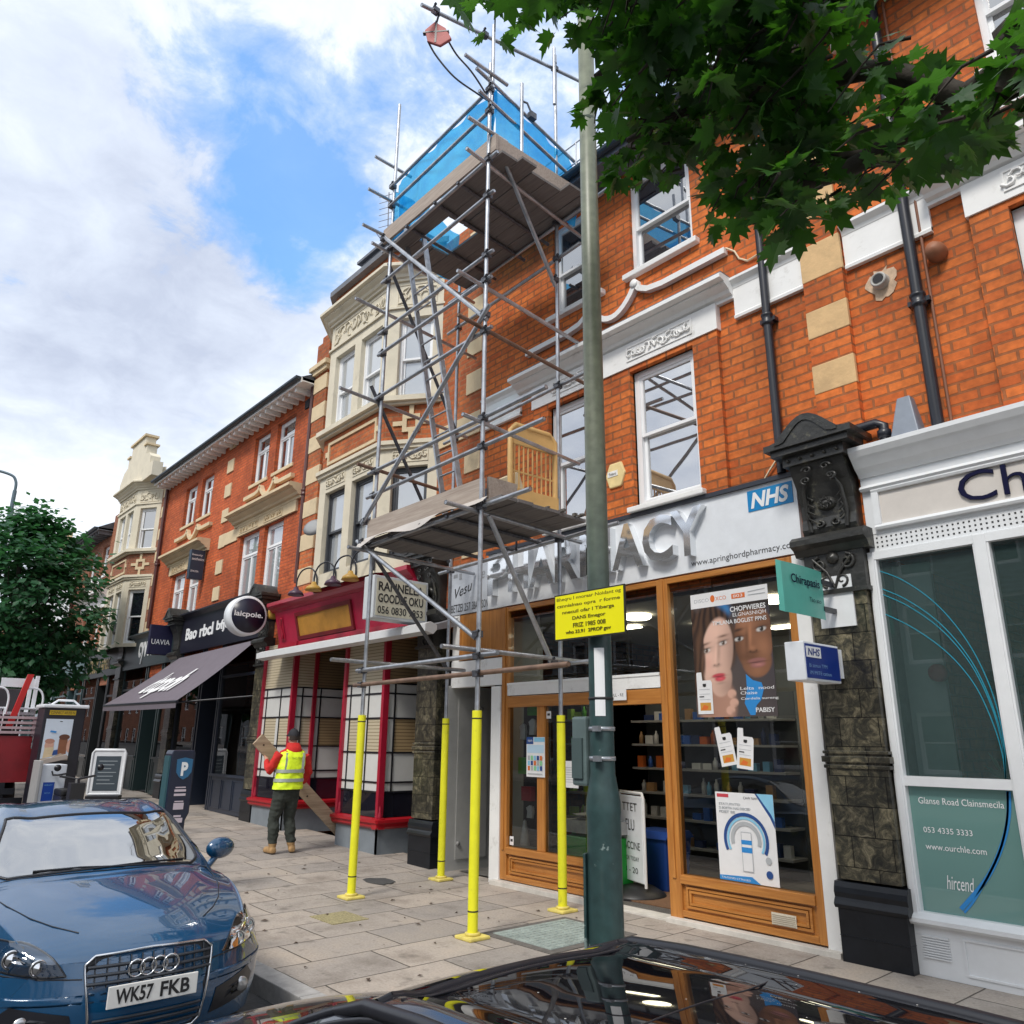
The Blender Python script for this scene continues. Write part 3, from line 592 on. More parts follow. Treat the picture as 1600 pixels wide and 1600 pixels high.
ae.cyl((-11.9, F+.1, 11.4), (-11.62, F-.1, 12.35), .012, n=6)
for i in range(6): 
    p = Vector((-11.9, F+.1, 11.4)).lerp(Vector((-11.62, F-.1, 12.35)), .35+.12*i); ae.cyl(p+Vector((-.2, -.1, 0)), p+Vector((.2, .1, 0)), .007, n=5)
ae.tube([(-12.2, F+.1, 11.55), (-11.6, F+.1, 11.55)], .01, 5); ae.tube([(-12.2, F, 11.75), (-12.1, F+.1, 11.55), (-12.2, F+.2, 11.75)], .01, 5); ae.tube([(-11.6, F, 11.75), (-11.7, F+.1, 11.55), (-11.6, F+.2, 11.75)], .01, 5)
tag(ae.build('television_aerial', mat('aerial_metal', (.35, .36, .38), .4, .7)), 'thin television aerial on the grey roof of the bay house', 'aerial')
EB = dict(l0=4.35, l1=5.95, a0=6.35, a1=7.12, u0=7.18, u1=8.5, f0=8.66, top=9.12)
eh, ringe, FRE, RTE, dge = bay_house('distant house with a greenish cream stone bay and a stepped gable on top', -29.4, -23.7, 9.3, -26.85, -24.95, .77, .5, 'bay_stone', 'brick_far', EB,
    [(-26.62, -25.98), (-25.78, -25.16)], gl_dark, gl_up, 33)
ga = MB(); ringe(ga, 9.36, .45, -.02)
ga.M = frame((-25.6, F-.55, 0), XP)
ga.prism([(-1.5, 9.3), (1.9, 9.3), (1.9, 9.75), (1.55, 9.75), (1.55, 10.0), (1.35, 10.15), (1.05, 10.2), (1.05, 10.5), (.8, 10.5), (.8, 10.85), (-.6, 10.85), (-.6, 10.5), (-.85, 10.5), (-.85, 10.2), (-1.2, 10.1), (-1.5, 9.75)], (0, 0, 0), XP, ZP, (0, .3, 0))
gg = ga.build('gable', 'bay_stone', eh)
gc = MB(frame((-25.6, F-.55, 0), XP)); gc.box(-.68, .88, -.06, .36, 10.85, 10.92); gc.box(.8, 1.12, -.05, .35, 10.5, 10.56); gc.box(-.93, -.6, -.05, .35, 10.5, 10.56); gc.build('coping', cream, gg)
er = MB(MF); er.add([(-29.4, .0, 9.3), (-23.7, 0, 9.3), (-23.7, 4.5, 11.6), (-29.4, 4.5, 11.6), (-23.7, 9, 9.3), (-29.4, 9, 9.3)], [(0, 1, 2, 3), (3, 2, 4, 5), (0, 3, 5), (1, 4, 2)]); er.build('roof', slate, eh)
quoins(eh, -24.05, -23.7, [(z0, z0+.34) for z0 in (4.6, 5.3, 6.0, 6.7, 7.4, 8.1, 8.75)], 0, .02, cream)

# ------------------------------------------------------------------ plain brick terrace houses
def terrace(label, x0, x1, zt, lows, ups, lz, uz, cor, bm, og, trim=cream, eave=(.42, white), gm=gl_up, gml=gl_curt, pipe=None, kind='toplight', name='terraced_house', qx=None, rise=2.8):
    t = thing(name, label, 'building', ((x0+x1)/2, F, gz((x0+x1)/2)))
    holes = [(a, b, *lz) for a, b in lows]+[(a, b, *uz) for a, b in ups]
    body(t, x0, x1, zt, holes, bm, hd=.16)
    for a, b in lows: window(t, a, b, *lz, .09, kind, upvc, gml, MF, .055, None)
    for a, b in ups: window(t, a, b, *uz, .09, kind, upvc, gm, MF, .055, (.08, .12, .08), trim)
    c = MB(MF)
    if cor:
        c.sweepx(cornice_prof(cor[2], .30, .34), cor[0], cor[1]); c.box(cor[0]+.2, cor[1]-.2, -.05, 0, lz[1]+.02, cor[2])
        for i, (a, b) in enumerate(lows): carved(c, a+.02, b-.02, lz[1]+.06, cor[2]-.04, -.05, 40+i, n=6)
        c.build('cornice', trim, t)
    if og:
        o = MB(MF); e0, e1, zz_ = og; cc = (e0+e1)/2; hw = .36
        o.ribbon([(e0, zz_), (cc-hw-.28, zz_), (cc-hw-.1, zz_+.03), (cc-hw, zz_+.14)], .09, -.09, 0); o.ribbon([(cc-hw+2*hw*i/10, zz_+.12-.27*math.sin(math.pi*i/10)**.8) for i in range(11)], .09, -.09, 0); o.ribbon([(cc+hw, zz_+.14), (cc+hw+.1, zz_+.03), (cc+hw+.28, zz_), (e1, zz_)], .09, -.09, 0)
        o.build('ogee_moulding', trim, t, fix=True)
    roof(t, x0, x1, zt, eave[0], rise, m=slate, soff=eave[1])
    if qx: quoins(t, qx[0], qx[1], [(4.9+.66*i, 5.24+.66*i) for i in range(7)], 0, .03, cream)
    if pipe: drainpipe(t, pipe, F-.07, 4.7, zt-.05, .05, m=mat('brown_pipe', (.10, .035, .03), .4), joints=(6.6,))
    return t
d1 = terrace('red brick house over the shop with the round sign, next to the stone bay house', -18.95, -14.2, 9.02, [(-17.62, -16.55), (-16.28, -15.32)], [(-17.35, -16.5), (-16.12, -15.2)], (4.7, 6.28), (7.5, 8.70), (-17.95, -14.5, 6.55), 'brick_red', (-17.5, -15.0, 7.17), qx=(-18.95, -18.55), pipe=-14.32)
MB(MF).box(-14.75, -14.55, -.03, .03, 8.62, 8.82).build('air_brick', shadow, d1)
MB(MF).box(-18.55, -17.80, -.03, .03, 6.24, 6.55).build('string_course', cream, d1)
d2 = terrace('red brick house over the dark green shop, beside the far stone bay', -23.7, -18.95, 9.02, [(-22.2, -21.15), (-21.0, -20.1)], [(-21.98, -21.1), (-20.75, -19.9)], (4.6, 6.02), (7.38, 8.52), (-22.6, -19.6, 6.32), 'brick_red', (-22.2, -19.6, 7.02), pipe=-23.55)
d3 = terrace('orange brick house beyond the stepped gable, half hidden by the street tree', -34.2, -29.4, 8.75, [(-31.5, -30.6), (-30.0, -29.2)], [(-31.9, -31.1), (-30.3, -29.5)], (4.5, 5.95), (7.2, 8.3), (-32.2, -28.6, 6.25), 'brick_far', (-32.2, -29.6, 6.95), eave=(.5, lead), pipe=-33.6, trim=white)
wr = mat('white_render', (.66, .68, .70), .8, var=.08, scale=1)
MATS['white_render'] = wr
d4 = terrace('white rendered house far down the street behind the tree', -42.5, -34.2, 8.6, [(-40.4, -39.3), (-38.2, -37.1), (-36.2, -35.3)], [(-40.4, -39.3), (-38.2, -37.1), (-36.2, -35.3)], (4.6, 5.9), (6.7, 7.8), None, 'white_render', None, trim=white, name='white_house', eave=(.3, white), rise=2.2)
fh = thing('gabled_house', 'far house with a dark slate roof and a pale chimney, showing above the street tree', 'building', (-50, F+2, gz(-50)))
m_ = MB(); m_.box(-62, -42.6, F+.5, F+10, 0, 8.4); m_.build('wall', 'brick_far', fh)
m_ = MB(); m_.add([(-62.2, F+.2, 8.4), (-42.4, F+.2, 8.4), (-42.4, F+5.2, 11.8), (-62.2, F+5.2, 11.8), (-42.4, F+10.3, 8.4), (-62.2, F+10.3, 8.4)], [(0, 1, 2, 3), (3, 2, 4, 5), (0, 3, 5), (1, 4, 2)]); rr = m_.build('roof', slate, fh)
m_ = MB(); m_.box(-51.2, -50.2, F+1.9, F+3.0, 9.2, 12.7); m_.box(-51.3, -50.1, F+1.8, F+3.1, 12.7, 12.95); m_.cyl((-50.7, F+2.2, 12.95), (-50.7, F+2.2, 13.4), .16, n=10); m_.cyl((-50.7, F+2.7, 12.95), (-50.7, F+2.7, 13.4), .16, n=10); m_.build('chimney', cream, rr)

# ------------------------------------------------------------------ the other side of the street (seen only in reflections)
mat('grey_render', (.26, .27, .28), .85, var=.15, scale=1.2)
for i, (xa, xb, bmn, hgt) in enumerate(((-66, -40, 'grey_render', 8.4), (-40, -27, 'brick_far', 8.2), (-27, -13, 'grey_render', 8.6), (-13, 1, 'grey_render', 8.2), (1, 13, 'white_render', 8.4), (-120, -66, 'brick_far', 9))):
    o = thing('opposite_house', ('grey rendered terrace across the street, beyond the brick one', 'brick terrace across the street between two grey rendered terraces', 'grey rendered terrace across the street, between brick and the cars', 'grey rendered terrace across the street, right behind the cars', 'white rendered terrace across the street at its near end', 'long brick terrace at the far end of the opposite side')[i], 'building', ((xa+xb)/2, -10.6, 0), 'houses across the street')
    hs = []; x = xa+.9
    while x+1.2 < xb: hs += [(x, x+1.1, .9, 2.6), (x, x+1.1, 4.0, 5.8), (x, x+1.1, 6.6, 8.0)] if hgt > 8.1 else [(x, x+1.1, .9, 2.6), (x, x+1.1, 4, 5.6)]; x += 2.3
    M = frame((0, -10.6, 0), (-1, 0, 0)); hm = [(-b, -a, c, d) for a, b, c, d in hs]
    b = MB(M); b.wall(-xb, -xa, -.2, hgt, hm, 0, .15); b.quad((-xb, 8, -.2), (-xb, 0, -.2), (-xb, 0, hgt), (-xb, 8, hgt)); b.quad((-xa, 0, -.2), (-xa, 8, -.2), (-xa, 8, hgt), (-xa, 0, hgt)); b.quad((-xb, 8, -.2), (-xb, 8, hgt), (-xa, 8, hgt), (-xa, 8, -.2)); b.build('wall', bmn, o)
    rf_ = MB(M); rf_.add([(-xb, -.35, hgt), (-xa, -.35, hgt), (-xa, 4, hgt+2.4), (-xb, 4, hgt+2.4), (-xa, 8, hgt), (-xb, 8, hgt)], [(0, 1, 2, 3), (3, 2, 4, 5), (0, 3, 5), (1, 4, 2)]); rf_.build('roof', slate, o)
    for h in hm: window(o, *h, .1, 'sash', upvc, gl_dark, M, .07)
# ------------------------------------------------------------------ shopfronts
ink = mat('ink_black', (.02, .02, .022), .5, var=0)
wht = mat('lettering_white', (.82, .83, .84), .45, var=0)
def emat(name, col, rough=.45, **k): return mat(name, col, rough, var=k.pop('var', .05), **k)
board_w = emat('sign_white', (.76, .79, .83), .4)
chrome = mat('chrome_letter', (.80, .82, .84), .10, .85, var=0)
marb = None
def marble_mat():
    m = bpy.data.materials.new('dark_marble'); m.use_nodes = True; nt = m.node_tree; b = nt.nodes['Principled BSDF']; b.inputs['Roughness'].default_value = .28
    geo = N(nt, 'ShaderNodeNewGeometry'); s = N(nt, 'ShaderNodeSeparateXYZ'); L(nt, geo.outputs['Position'], s.inputs[0])
    cb = N(nt, 'ShaderNodeCombineXYZ'); L(nt, math_(nt, 'ADD', s.outputs[0], s.outputs[1]), cb.inputs[0]); L(nt, s.outputs[2], cb.inputs[1])
    bt = N(nt, 'ShaderNodeTexBrick', offset=.4); L(nt, cb.outputs[0], bt.inputs['Vector'])
    for k, v in (('Color1', (.9, .9, .9, 1)), ('Color2', (.35, .36, .4, 1)), ('Mortar', (.02, .02, .02, 1)), ('Scale', 1.), ('Mortar Size', .004), ('Brick Width', .34), ('Row Height', .24)): bt.inputs[k].default_value = v
    wv = N(nt, 'ShaderNodeTexNoise', i_Scale=8.5, i_Detail=12.0, i_Roughness=.78, i_Distortion=1.0); L(nt, geo.outputs['Position'], wv.inputs['Vector'])
    c = ramp(nt, wv.outputs[0], [(.36, (.02, .022, .02)), (.48, (.07, .065, .045)), (.58, (.20, .175, .11)), (.68, (.42, .37, .26))])
    L(nt, mixc(nt, 1., c, bt.outputs[0], 'MULTIPLY'), b.inputs['Base Color']); MATS['dark_marble'] = m; return m
marb = marble_mat()
bstone = mat('black_carved_stone', (.030, .030, .028), .38, var=.35, scale=9, bump=.3, bscale=18, dirt=((.17, .16, .11), 7, .56, .75))
bplinth = mat('black_polished_plinth', (.010, .012, .016), .30, spec=.3, var=.3, scale=6, dirt=((.12, .12, .13), 26, .66, .7))
def scroll(mb, c, r, a0, sgn, y, turns=1.3, t=.018):
    n = 16; pts = []
    for k in range(n+1):
        a = a0+sgn*turns*2*math.pi*k/n; rr_ = r*(1-.78*k/n); pts.append((c[0]+math.cos(a)*rr_, y, c[1]+math.sin(a)*rr_))
    mb.tube(pts, [t*(1-.5*k/n) for k in range(n+1)], 6, 0)
def pilaster(par, x0, x1, g=0., fine=True, zt=4.98):
    w = x1-x0; cx_ = (x0+x1)/2
    p = MB(MF); p.box(x0+.02, x1-.02, -.13, .1, g+.62, g+3.02); p.box(x0-.005, x1+.005, -.145, .1, g+1.50, g+1.53); p.box(x0-.015, x1+.015, -.155, .1, g+1.55, g+1.60); p.box(x0-.005, x1+.005, -.145, .1, g+1.62, g+1.645)
    po = p.build('pilaster', marb, par, bevel=.005)
    b = MB(MF); b.box(x0-.0, x1+.0, -.155, .1, g-.02, g+.40); b.box(x0-.004, x1+.004, -.16, .1, g+.195, g+.20); b.sweepx([(.1, g+.40), (-.165, g+.40), (-.18, g+.43), (-.165, g+.46), (-.15, g+.48), (-.16, g+.52), (-.15, g+.56), (-.135, g+.60), (.1, g+.62)], x0-.02, x1+.02); b.build('plinth', bplinth, po, bevel=.008)
    c = MB(MF); c.box(x0, x1, -.14, .1, g+3.02, g+3.38); c.box(x0-.02, x1+.02, -.17, .1, g+3.0, g+3.04)
    c.sweepx([(.1, g+3.38), (-.15, g+3.38), (-.19, g+3.44), (-.25, g+3.47), (-.25, g+3.52), (-.2, g+3.56), (.1, g+3.56)], x0-.07, x1+.07)
    if fine:
        for s in (-1, 1):
            scroll(c, (cx_+s*.13, g+3.28), .075, math.pi/2, -s, -.15, 1.4, .017); scroll(c, (cx_+s*.07, g+3.12), .06, -math.pi/2, s, -.15, 1.1, .014); c.tube([(cx_, -.15, g+3.05), (cx_+s*.06, -.155, g+3.2), (cx_+s*.19, -.155, g+3.34)], .014, 6)
        c.lathe([(0, -.185), (.05, -.17), (.06, -.14)], (cx_, 0, g+3.33), 12, axis='y')
    c.build('capital', bstone, po)
    KZ = Matrix.Translation((0, 0, (g+3.56)*(1-.70))) @ Matrix.Diagonal((1, .86, .70, 1))
    k = MB(MF @ KZ)      # the scrolled console bracket, deeper at the top
    prof = [(.08, g+3.56), (-.13, g+3.56), (-.17, g+3.66), (-.15, g+3.8), (-.16, g+4.0), (-.22, g+4.25), (-.30, g+4.42), (-.33, g+4.52), (.08, g+4.52)]
    k.sweepx(prof, x0+.02, x1-.02)
    if fine:
        k.lathe([(0, -.215), (.07, -.20), (.10, -.16), (.105, -.12)], (cx_, 0, g+3.98), 16, axis='y')
        for i in range(9): a = i*.7; scroll(k, (cx_+math.cos(a)*.05, g+3.98+math.sin(a)*.06), .022, a, 1, -.215, 1, .007)
        for s in (-1, 1):
            k.tube([(cx_+s*.17, -.17, g+3.62), (cx_+s*.19, -.18, g+3.85), (cx_+s*.18, -.24, g+4.15), (cx_+s*.12, -.30, g+4.33)], [.022, .02, .02, .014], 6)
            scroll(k, (cx_+s*.12, g+4.30), .055, -math.pi/2, s, -.30, 1.2, .016); scroll(k, (cx_+s*.09, g+4.43), .05, 0 if s > 0 else math.pi, s, -.33, 1.2, .016); scroll(k, (cx_+s*.08, g+3.70), .05, math.pi/2, s, -.175, 1.1, .018)
            for i in range(4): z = g+3.75+.1*i; k.tube([(cx_+s*.12, -.18, z), (cx_+s*.17, -.20, z+.05), (cx_+s*.155, -.21, z+.10)], [.012, .014, .004], 5)
    k.build('console', bstone, po)
    h = MB(MF @ Matrix.Translation((0, 0, -.285)) @ Matrix.Diagonal((1, .86, 1, 1)))      # segmental hood
    h.box(x0-.02, x1+.02, -.38, .05, g+4.52, g+4.62); h.box(x0-.10, x1+.10, -.46, .05, g+4.62, g+4.68)
    for i in range(5): h.lathe([(0, -.415), (.016, -.40), (.018, -.38)], (x0+.04+(w-.08)*i/4, 0, g+4.57), 8, axis='y')
    top = [(x0-.15, g+4.70)]; n = 14
    for i in range(n+1):
        u = i/n; top.append((x0-.15+(w+.30)*u, g+4.74+.22*max(0, math.sin(math.pi*min(max((u-.12)/.76, 0), 1)))**1.2))
    top.append((x1+.15, g+4.70))
    h.prism([(x0-.15, g+4.68)]+top+[(x1+.15, g+4.68)], (0, -.50, 0), XP, ZP, (0, .55, 0))
    h.ribbon([(q[0]*.72+cx_*.28, q[1]*.8+(g+4.70)*.2) for q in top[1:-1]], .03, -.515, -.49)
    h.build('hood', bstone, po, fix=True); return po
for par, x0, x1, g in ((ph, -3.53, -2.97, 0), (bh, -9.86, -9.32, .02), (bh, -15.75, -15.25, .13), (d2, -21.0, -20.55, .25), (d2, -25.9, -25.4, .36)): pilaster(par, x0, x1, g, x0 > -16)

# --- pharmacy front
cw = 'varnished_timber'
sf = MB(MF)
def post(x0, x1, z0, z1, y0=-.05, y1=.06): sf.box(x0, x1, y0, y1, z0, z1)
post(-7.98, -7.86, .06, 3.44); post(-5.35, -5.20, .03, 3.44); post(-3.78, -3.70, .06, 3.44); post(-6.36, -6.22, .03, 2.26); post(-7.32, -7.19, .44, 2.26, -.03, .05)
for x in (-7.92, -5.275): sf.box(x-.02, x+.02, -.068, -.05, .4, 3.44)
front = sf.build('shopfront', 'varnished_timber', ph, bevel=.006)
for q in ((-7.86, -6.36, -.07, .06, .36, .44), (-7.86, -6.36, -.05, .06, .06, .12), (-5.20, -3.78, -.07, .06, .36, .44), (-5.20, -3.78, -.05, .06, .06, .12), (-7.86, -6.22, -.05, .06, 2.12, 2.26), (-6.22, -5.35, -.05, .06, 2.10, 2.26), (-7.86, -5.35, -.05, .06, 3.38, 3.44), (-5.20, -3.78, -.05, .06, 3.38, 3.44)): MB(MF).box(*q).build('rail', 'varnished_timber_rail', front, bevel=.006)
for a, b in ((-7.86, -6.36), (-5.20, -3.78)):
    m_ = MB(MF); m_.box(a, b, -.02, .06, .12, .36); q = .022
    for k, dx in ((0, .05), (1, .085)):
        m_.box(a+dx, b-dx, -.045, -.02, .36-dx*.9, .36-dx*.9+q); m_.box(a+dx, b-dx, -.045, -.02, .12+dx*.9-q, .12+dx*.9); m_.box(a+dx, a+dx+q, -.045, -.02, .12+dx*.9, .36-dx*.9); m_.box(b-dx-q, b-dx, -.045, -.02, .12+dx*.9, .36-dx*.9)
    m_.build('stall_riser', 'varnished_timber_rail', front)
v = MB(MF); v.box(-4.22, -3.98, -.052, -.046, .15, .25)
for i in range(6): v.box(-4.21, -3.99, -.060, -.052, .158+.015*i, .165+.015*i)
v.build('vent_grille', emat('vent_cream', (.62, .56, .45)), front)
tr_ = MB(MF); tr_.box(-7.86, -5.35, -.055, .06, 2.27, 2.42); tr_.box(-7.86, -5.35, -.065, .06, 2.40, 2.43); tr_.build('transom', white, front)
for nm, (a, b, c, d) in (('a', (-7.86, -7.32, .44, 2.26)), ('b', (-7.19, -6.36, .44, 2.12)), ('c', (-7.86, -5.35, 2.43, 3.38)), ('d', (-5.20, -3.78, .44, 3.38))):
    MB(MF).quad((a, .0, c), (b, .0, c), (b, .0, d), (a, .0, d)).build('window_pane', gl_shop, front)
ws = MB(MF); ws.box(-3.70, -3.56, -.06, .1, .0, 3.44); ws.build('white_post', white, front, bevel=.006); ws = MB(MF); ws.box(-8.17, -7.98, -.07, .1, .0, 2.40); ws.build('white_post', white, front, bevel=.006)
pl_ = MB(MF); pl_.box(-8.05, -6.22, -.16, .02, -.02, .05); pl_.box(-5.35, -3.56, -.13, .02, -.02, .045); pl_.box(-6.22, -5.35, -.10, .3, -.03, .02); pl_.build('plinth', emat('plinth_stone', (.6, .57, .52), .7, var=.15), front, bevel=.006)
op = MB(MF); op.box(-8.95, -7.98, -.03, .05, 2.80, 3.45); op.build('timber_panel', timber, front)
op = MB(MF); op.box(-9.10, -7.98, -.05, .08, 2.42, 2.78); op.box(-9.10, -8.95, -.04, .05, 2.78, 3.45); op.build('lintel', white, front)
# recessed doorway to the flats
rc = MB(MF); rc.quad((-9.08, -.06, 0), (-9.08, .75, 0), (-9.08, .75, 2.45), (-9.08, -.06, 2.45)); rc.box(-9.115, -9.08, -.10, -.06, 0, 2.45); rc.box(-9.12, -9.085, -.05, .75, 0, 2.45)
rc.box(-9.075, -9.065, .08, .62, .15, 2.3)
rc.build('side_panel', emat('panel_grey', (.42, .42, .41), .5, var=.08), front)
rc = MB(MF); rc.lathe([(.0, 0), (.03, 0), (.03, .02), (0, .022)], (-9.065, .12, .35), 12, axis='x'); rc.lathe([(.0, 0), (.025, 0), (.025, .015), (0, .018)], (-9.065, .5, 2.15), 12, axis='x'); rc.build('lock_button', emat('lock', (.3, .3, .3)), front)
dr = MB(MF); dr.box(-9.08, -8.17, .75, .80, .02, 2.4); dr.box(-8.98, -8.28, .735, .75, .2, 1.0); dr.box(-8.98, -8.28, .735, .75, 1.15, 2.2); dr.box(-8.18, -8.12, .0, .8, 0, 2.42); dr.build('door', emat('door_black', (.018, .018, .022), .4), front)
MB(MF).box(-8.5, -8.38, .72, .735, .7, 2.1).build('door_panel', emat('door_bluegrey', (.25, .30, .36), .3), front)
# shop interior
it = MB(MF)
X0, X1, YB, ZC = -9.0, -3.56, 4.2, 3.3
it.quad((X0, .1, .02), (X1, .1, .02), (X1, YB, .02), (X0, YB, .02), 0); it.quad((X0, YB, .02), (X1, YB, .02), (X1, YB, ZC), (X0, YB, ZC), 1); it.quad((X0, .82, .02), (X0, YB, .02), (X0, YB, ZC), (X0, .82, ZC), 1); it.quad((X1, .1, .02), (X1, YB, .02), (X1, YB, ZC), (X1, .1, ZC), 1); it.quad((X0, .1, ZC), (X1, .1, ZC), (X1, YB, ZC), (X0, YB, ZC), 2)
it.quad((X0, .82, .02), (-8.1, .82, .02), (-8.1, .82, ZC), (X0, .82, ZC), 1); it.quad((-8.1, .1, .02), (-8.1, .82, .02), (-8.1, .82, ZC), (-8.1, .1, ZC), 1)
it.build('interior', [emat('shop_floor', (.16, .15, .14), .5, var=.2), emat('shop_wall', (.26, .28, .29), .8), emat('shop_ceiling', (.30, .30, .29), .8)], ph)
mt = MB(MF); mt.box(-6.35, -5.55, .30, 1.25, .022, .035); tag(mt.build('doormat', emat('mat_brown', (.16, .085, .045), .95, var=.3, scale=30)), 'brown doormat inside the open pharmacy doorway', 'doormat')
mt = MB(MF); mt.box(-6.35, -5.40, 1.3, 2.1, .022, .034); tag(mt.build('doormat', emat('mat_dark', (.03, .03, .035), .95, var=.3, scale=30)), 'dark charcoal mat further inside the pharmacy doorway', 'doormat')
lightm = mat('lamp_panel', (1., .86, .62), .5, var=0, emit=7.)
for i, (x, y, r) in enumerate(((-6.5, 1.0, .26), (-5.9, 2.2, .26), (-4.6, 1.1, .26), (-4.35, 2.4, .3), (-5.3, 3.2, .3), (-7.6, 1.7, .26))):
    if i in (0, 2): lo_ = MB(MF).lathe([(0, ZC-.06), (r*.6, ZC-.058), (r*.7, ZC-.04), (r*.7, ZC-.02)], (x, y, 0), 20)
    else: lo_ = MB(MF).box(x-.55, x+.55, y-.07, y+.07, ZC-.04, ZC-.02)
    tag(lo_.build('ceiling_light', lightm), ['round lit ceiling lamp seen through the glass above the pharmacy door', 'lit ceiling panel just behind the round lamp in the pharmacy', 'round lit ceiling lamp behind the large right window of the pharmacy', 'lit strip panel on the ceiling behind the beauty poster', 'lit strip panel deep inside the pharmacy ceiling', 'lit strip panel on the ceiling at the left of the pharmacy'][i], 'ceiling light')
shm = emat('shelf_grey', (.34, .34, .35), .5)
PK = [emat('pack_%s' % n, c, .35, var=.1) for n, c in (('white', (.62, .63, .64)), ('blue', (.04, .12, .45)), ('green', (.10, .42, .06)), ('orange', (.55, .13, .03)), ('navy', (.03, .05, .14)), ('tan', (.40, .24, .12)), ('sky', (.16, .42, .65)), ('red', (.45, .03, .04)), ('lime', (.32, .55, .08)), ('dark', (.05, .05, .06)))]
packs = []
def pack_proto(kind, m):
    mb = MB()
    if kind == 0: mb.box(-.05, .05, -.04, .04, 0, .15)
    elif kind == 1: mb.lathe([(0, 0), (.035, 0), (.035, .12), (.015, .15), (.015, .18), (0, .18)], (0, 0, 0), 10)
    else: mb.box(-.07, .07, -.04, .04, 0, .10)
    me = mb.build('tmp', m); d = me.data; bpy.data.objects.remove(me); return d
PM = [[pack_proto(k, m) for k in range(3)] for m in PK]
npk = 0
def pack(x, y, z, rnd, pal):
    global npk
    if npk > 285: return
    o = bpy.data.objects.new('product_pack', PM[rnd.choice(pal)][rnd.randrange(3)]); COL.objects.link(o); o.location = (x, F+y, z); WM[o.name] = Matrix.Translation(o.location); o.scale = (1, 1, rnd.uniform(.8, 1.25))
    tag(o, 'small product pack standing on a shelf inside the pharmacy', 'product', 'product packs on the pharmacy shelves'); npk += 1
rnd = random.Random(11)
def shelf_unit(x0, x1, y, depth, facing, zs, pal, label, step=.15, side=False):
    s = thing('shelf_unit', label, 'shelves', ((x0+x1)/2, F+y, .02))
    if not side:
        MB(MF).box(x0, x1, y+depth-.02, y+depth, .02, zs[-1]+.36).build('back_panel', emat('shelf_back', (.10, .11, .12), .7), s)
        for z in zs:
            MB(MF).box(x0, x1, y, y+depth-.02, z-.03, z).build('shelf', shm, s)
            x = x0+.1
            while x < x1-.08:
                if rnd.random() < .86: pack(x, y+rnd.uniform(.08, .14), z, rnd, pal)
                x += step*rnd.uniform(.8, 1.3)
    else:
        MB(MF).box(x0-.02, x0, y, y+depth, .02, zs[-1]+.36).build('back_panel', emat('shelf_back', (.10, .11, .12), .7), s)
        for z in zs:
            MB(MF).box(x0, x1, y, y+depth, z-.03, z).build('shelf', shm, s)
            yy = y+.1
            while yy < y+depth-.08:
                if rnd.random() < .86: pack(x1-rnd.uniform(.08, .14), yy, z, rnd, pal)
                yy += step*rnd.uniform(.8, 1.3)
zs6 = [.3, .66, 1.0, 1.34, 1.68, 2.02]
shelf_unit(-8.1, -5.55, 2.7, .38, 0, zs6, [0, 1, 3, 4, 5, 6, 0], 'tall shelf unit of mixed packs facing the open pharmacy doorway')
shelf_unit(-8.96, -8.15, 1.75, .38, 0, zs6, [2, 8, 2, 0, 8], 'shelf unit with green packs behind the left pharmacy window', .14)
shelf_unit(-5.4, -4.0, 3.5, .38, 0, zs6, [0, 1, 4, 9, 7, 9, 6], 'dim shelf unit deep behind the beauty poster', .19)
shelf_unit(-3.95, -3.62, 1.0, 2.2, 0, [.5, 1., 1.5], [9, 4, 7, 0], 'low shelf unit along the right wall of the pharmacy', .3, side=True)
# things just inside
def carton(x0, x1, y0, y1, z0, z1, m, label, cat='box', name='carton', lid=True):
    t = MB(MF).box(x0, x1, y0, y1, z0, z1).build(name, m, None, bevel=.012); 
    if lid: MB(MF).box(x0-.004, x1+.004, y0-.006, y0-.001, z0+.05, z0+.13).build('label_plate', wht, t)
    return tag(t, label, cat)
bn = MB(MF); bn.add([(-6.62, 1.0, .02), (-6.20, 1.0, .02), (-6.20, 1.42, .02), (-6.62, 1.42, .02), (-6.66, .96, .60), (-6.16, .96, .60), (-6.16, 1.46, .60), (-6.66, 1.46, .60)], [(0, 1, 5, 4), (1, 2, 6, 5), (2, 3, 7, 6), (3, 0, 4, 7), (0, 3, 2, 1)]); bno = bn.build('wheelie_bin', emat('bin_blue', (.015, .06, .28), .4), None, bevel=.03)
bl_ = MB(MF); bl_.sweepx([(.93, .60), (1.0, .68), (1.4, .68), (1.48, .60)], -6.68, -6.14); bl_.build('lid', emat('bin_blue', (.015, .06, .28)), bno); MB(MF).box(-6.6, -6.48, .975, .985, .12, .24).build('label_plate', wht, bno); tag(bno, 'blue plastic bin standing inside the pharmacy door', 'bin')
ab_ = thing('pavement_sign', 'white A-board with black lettering standing inside the pharmacy doorway', 'sign', (-6.3, F+.55, .02))
m_ = MB(MF); m_.M = MF @ Matrix.Translation((-6.35, .55, 0)) @ Matrix.Rotation(R(-20), 4, 'Z'); Ma = m_.M
m_.box(-.27, .27, 0, .025, .18, 1.10); m_.build('board', board_w, ab_, bevel=.01)
m_ = MB(Ma); m_.tube([(-.28, .02, .14), (-.28, .02, 1.08), (-.25, .02, 1.13), (.25, .02, 1.13), (.28, .02, 1.08), (.28, .02, .14)], .018, 8); m_.build('frame', emat('frame_white', (.7, .7, .7)), ab_)
m_ = MB(Ma); m_.lathe([(0, .12), (.2, .11), (.34, .03), (.35, 0), (0, 0)], (0, .05, .02), 20); m_.build('base', emat('base_black', (.02, .02, .022)), ab_)
m_ = MB(); ux = Ma.to_3x3() @ XP
